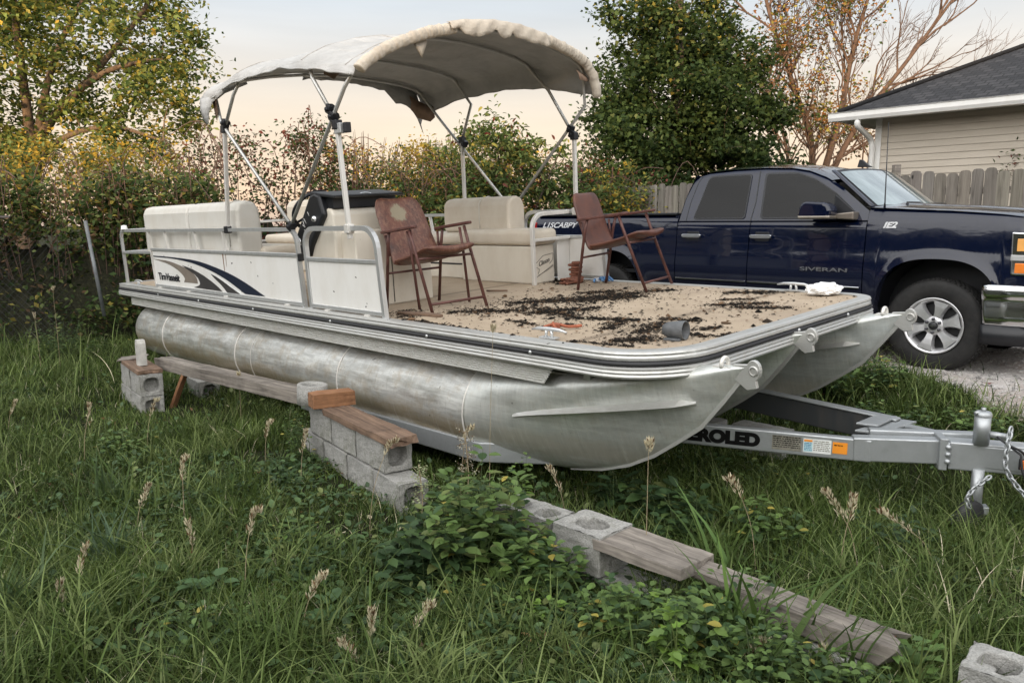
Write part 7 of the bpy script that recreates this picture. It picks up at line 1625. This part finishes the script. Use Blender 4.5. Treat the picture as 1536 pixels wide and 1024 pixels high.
# ---- fallen leaves
FL=[(-1.91,3.88,.06,'curled red-brown fallen leaf in the left lawn',(.22,.09,.05)),(.11,2.86,.10,'large tan fallen maple leaf at the bottom middle',(.50,.34,.17)),(-.3,2.79,.07,'brown curled dead leaf left of the tan maple leaf',(.20,.13,.09)),(-.16,2.84,.07,'dull brown dead leaf between the bush foot and the tan leaf',(.24,.15,.10)),(.26,2.91,.06,'yellow-green fallen leaf right of the tan maple leaf',(.34,.36,.12)),(.22,2.80,.05,'dark red fallen leaf below the yellow-green one',(.16,.04,.03)),(1.45,4.45,.07,'red-brown leaf under the stickered beam',(.26,.10,.06)),(-1.69,5.01,.05,'brown leaf beside the lawn ivy',(.25,.12,.07)),(1.58,4.3,.06,'orange-tan leaf under the stickered beam',(.42,.24,.12)),(-2.05,5.8,.06,'brown leaf in front of the left stack gap',(.22,.13,.08)),(3.75,6.1,.06,'dark red leaf on the gravel edge',(.20,.03,.02)),(.02,3.1,.05,'small brown leaf below the lime seedling',(.20,.11,.06))]
for k,(x,y,s_,lb,c_) in enumerate(FL):
    z=float(gz(x,y))+.035; V,F,kk=leaves_np(np.array([[x,y,z]]),np.array([[cos(k*1.7),sin(k*1.7),.15]]),np.array([[.2*sin(k),-.45,1.]]),np.array([s_*1.3]),np.array([s_*1.15]),'lobed'); o=np_mesh('fallen_leaf',V,F,M['dry'],C=np.tile(np.array(c_),(kk,1))); o.modifiers.new('s','SOLIDIFY').thickness=.0015; tag(o,lb,'fallen leaf','fallen leaves')

# a few dry leaves and twigs blown onto the deck, bench and truck roof
n=170; px=5.25+2.5*rng.random(n); py=.06+2.3*rng.random(n); Q=np.stack([px,py,.006+.006*rng.random(n)],1)
D=rng.normal(size=(n,3)); D[:,2]=.12*rng.random(n); Nn=rng.normal(size=(n,3))*.35; Nn[:,2]=1; L_=.018+.03*rng.random(n)**2; V,F,k=leaves_np(Q,D,Nn,L_,L_*.6,'ovate')
o=np_mesh('leaf_litter',V,F,M['dry'],C=np.repeat(palette([(3,BRN_),(2,[(.09,.055,.03),(.14,.08,.045)]),(.6,TAN)],n),k,0)); o.matrix_world=BM; tag(o,'small dry brown leaves scattered over the tan deck','leaf litter',kind='stuff')
n=120; px=-2.5+1.4*rng.random(n); py=.35+1.35*rng.random(n); Q=np.stack([px,py,np.full(n,1.915)],1); D=rng.normal(size=(n,3)); D[:,2]=.1; Nn=rng.normal(size=(n,3))*.3; Nn[:,2]=1; L_=.012+.02*rng.random(n)**2; V,F,k=leaves_np(Q,D,Nn,L_,L_*.6,'ovate')

# unseen tree belt added behind the camera to block low sun from the yard
mb=MB(); n=90; vs=[]; R=random.Random(5); K=7
for i in range(n+1):
    x=lerp(-62,40,i/n); h=lerp(6.2,8.6,float(sstep(-12,-5,x)))+.4*sin(i*.9)+.3*sin(i*2.3); 
    for k in range(K): a=pi*k/(K-1); vs.append((x+R.uniform(-.3,.3),-26+3.2*cos(a)*(1+R.uniform(-.12,.12)),h*sin(a)**.6*(1+R.uniform(-.05,.05))+.05-(.3 if k in(0,K-1) else 0)))
fs=[(i*K+k,(i+1)*K+k,(i+1)*K+k+1,i*K+k+1) for i in range(n) for k in range(K-1)]
tb=mb.add(vs,fs,True).build('unseen_woodland',M['thicket']); tag(tb,'unseen tree belt added behind the viewer to keep low sun off the yard','unseen_woodland',kind='stuff')
P=np.stack([rng.uniform(-62,40,9000),-26+rng.normal(0,2.6,9000),7.3*rng.random(9000)**.7],1); o=leafcloud('unseen_woodland_leaves',P,.5,[(3,G_DARK),(2,G_MID)],None); o.parent=tb

mb=MB(); vs=[]; n=60  # unseen treeline added at left for dark reflections in the truck paint
for i in range(n+1):
    y=lerp(-30,16,i/n); h=8.2+.8*sin(i*1.1)+.5*sin(i*2.7)
    for k in range(K): a=pi*k/(K-1); vs.append((-34+3.2*cos(a)*(1+R.uniform(-.12,.12)),y+R.uniform(-.3,.3),h*sin(a)**.6*(1+R.uniform(-.05,.05))+.05-(.3 if k in(0,K-1) else 0)))
fs=[(i*K+k,i*K+k+1,(i+1)*K+k+1,(i+1)*K+k) for i in range(n) for k in range(K-1)]
tb=mb.add(vs,fs,True).build('unseen_woodland',M['thicket']); tag(tb,'unseen treeline added far to the left of the yard, mirrored in the truck paint','unseen_woodland',kind='stuff')
P=np.stack([-34+rng.normal(0,2.6,5000),rng.uniform(-30,16,5000),9*rng.random(5000)**.7],1); o=leafcloud('unseen_woodland_leaves',P,.5,[(3,G_DARK),(2,G_MID)],None); o.parent=tb
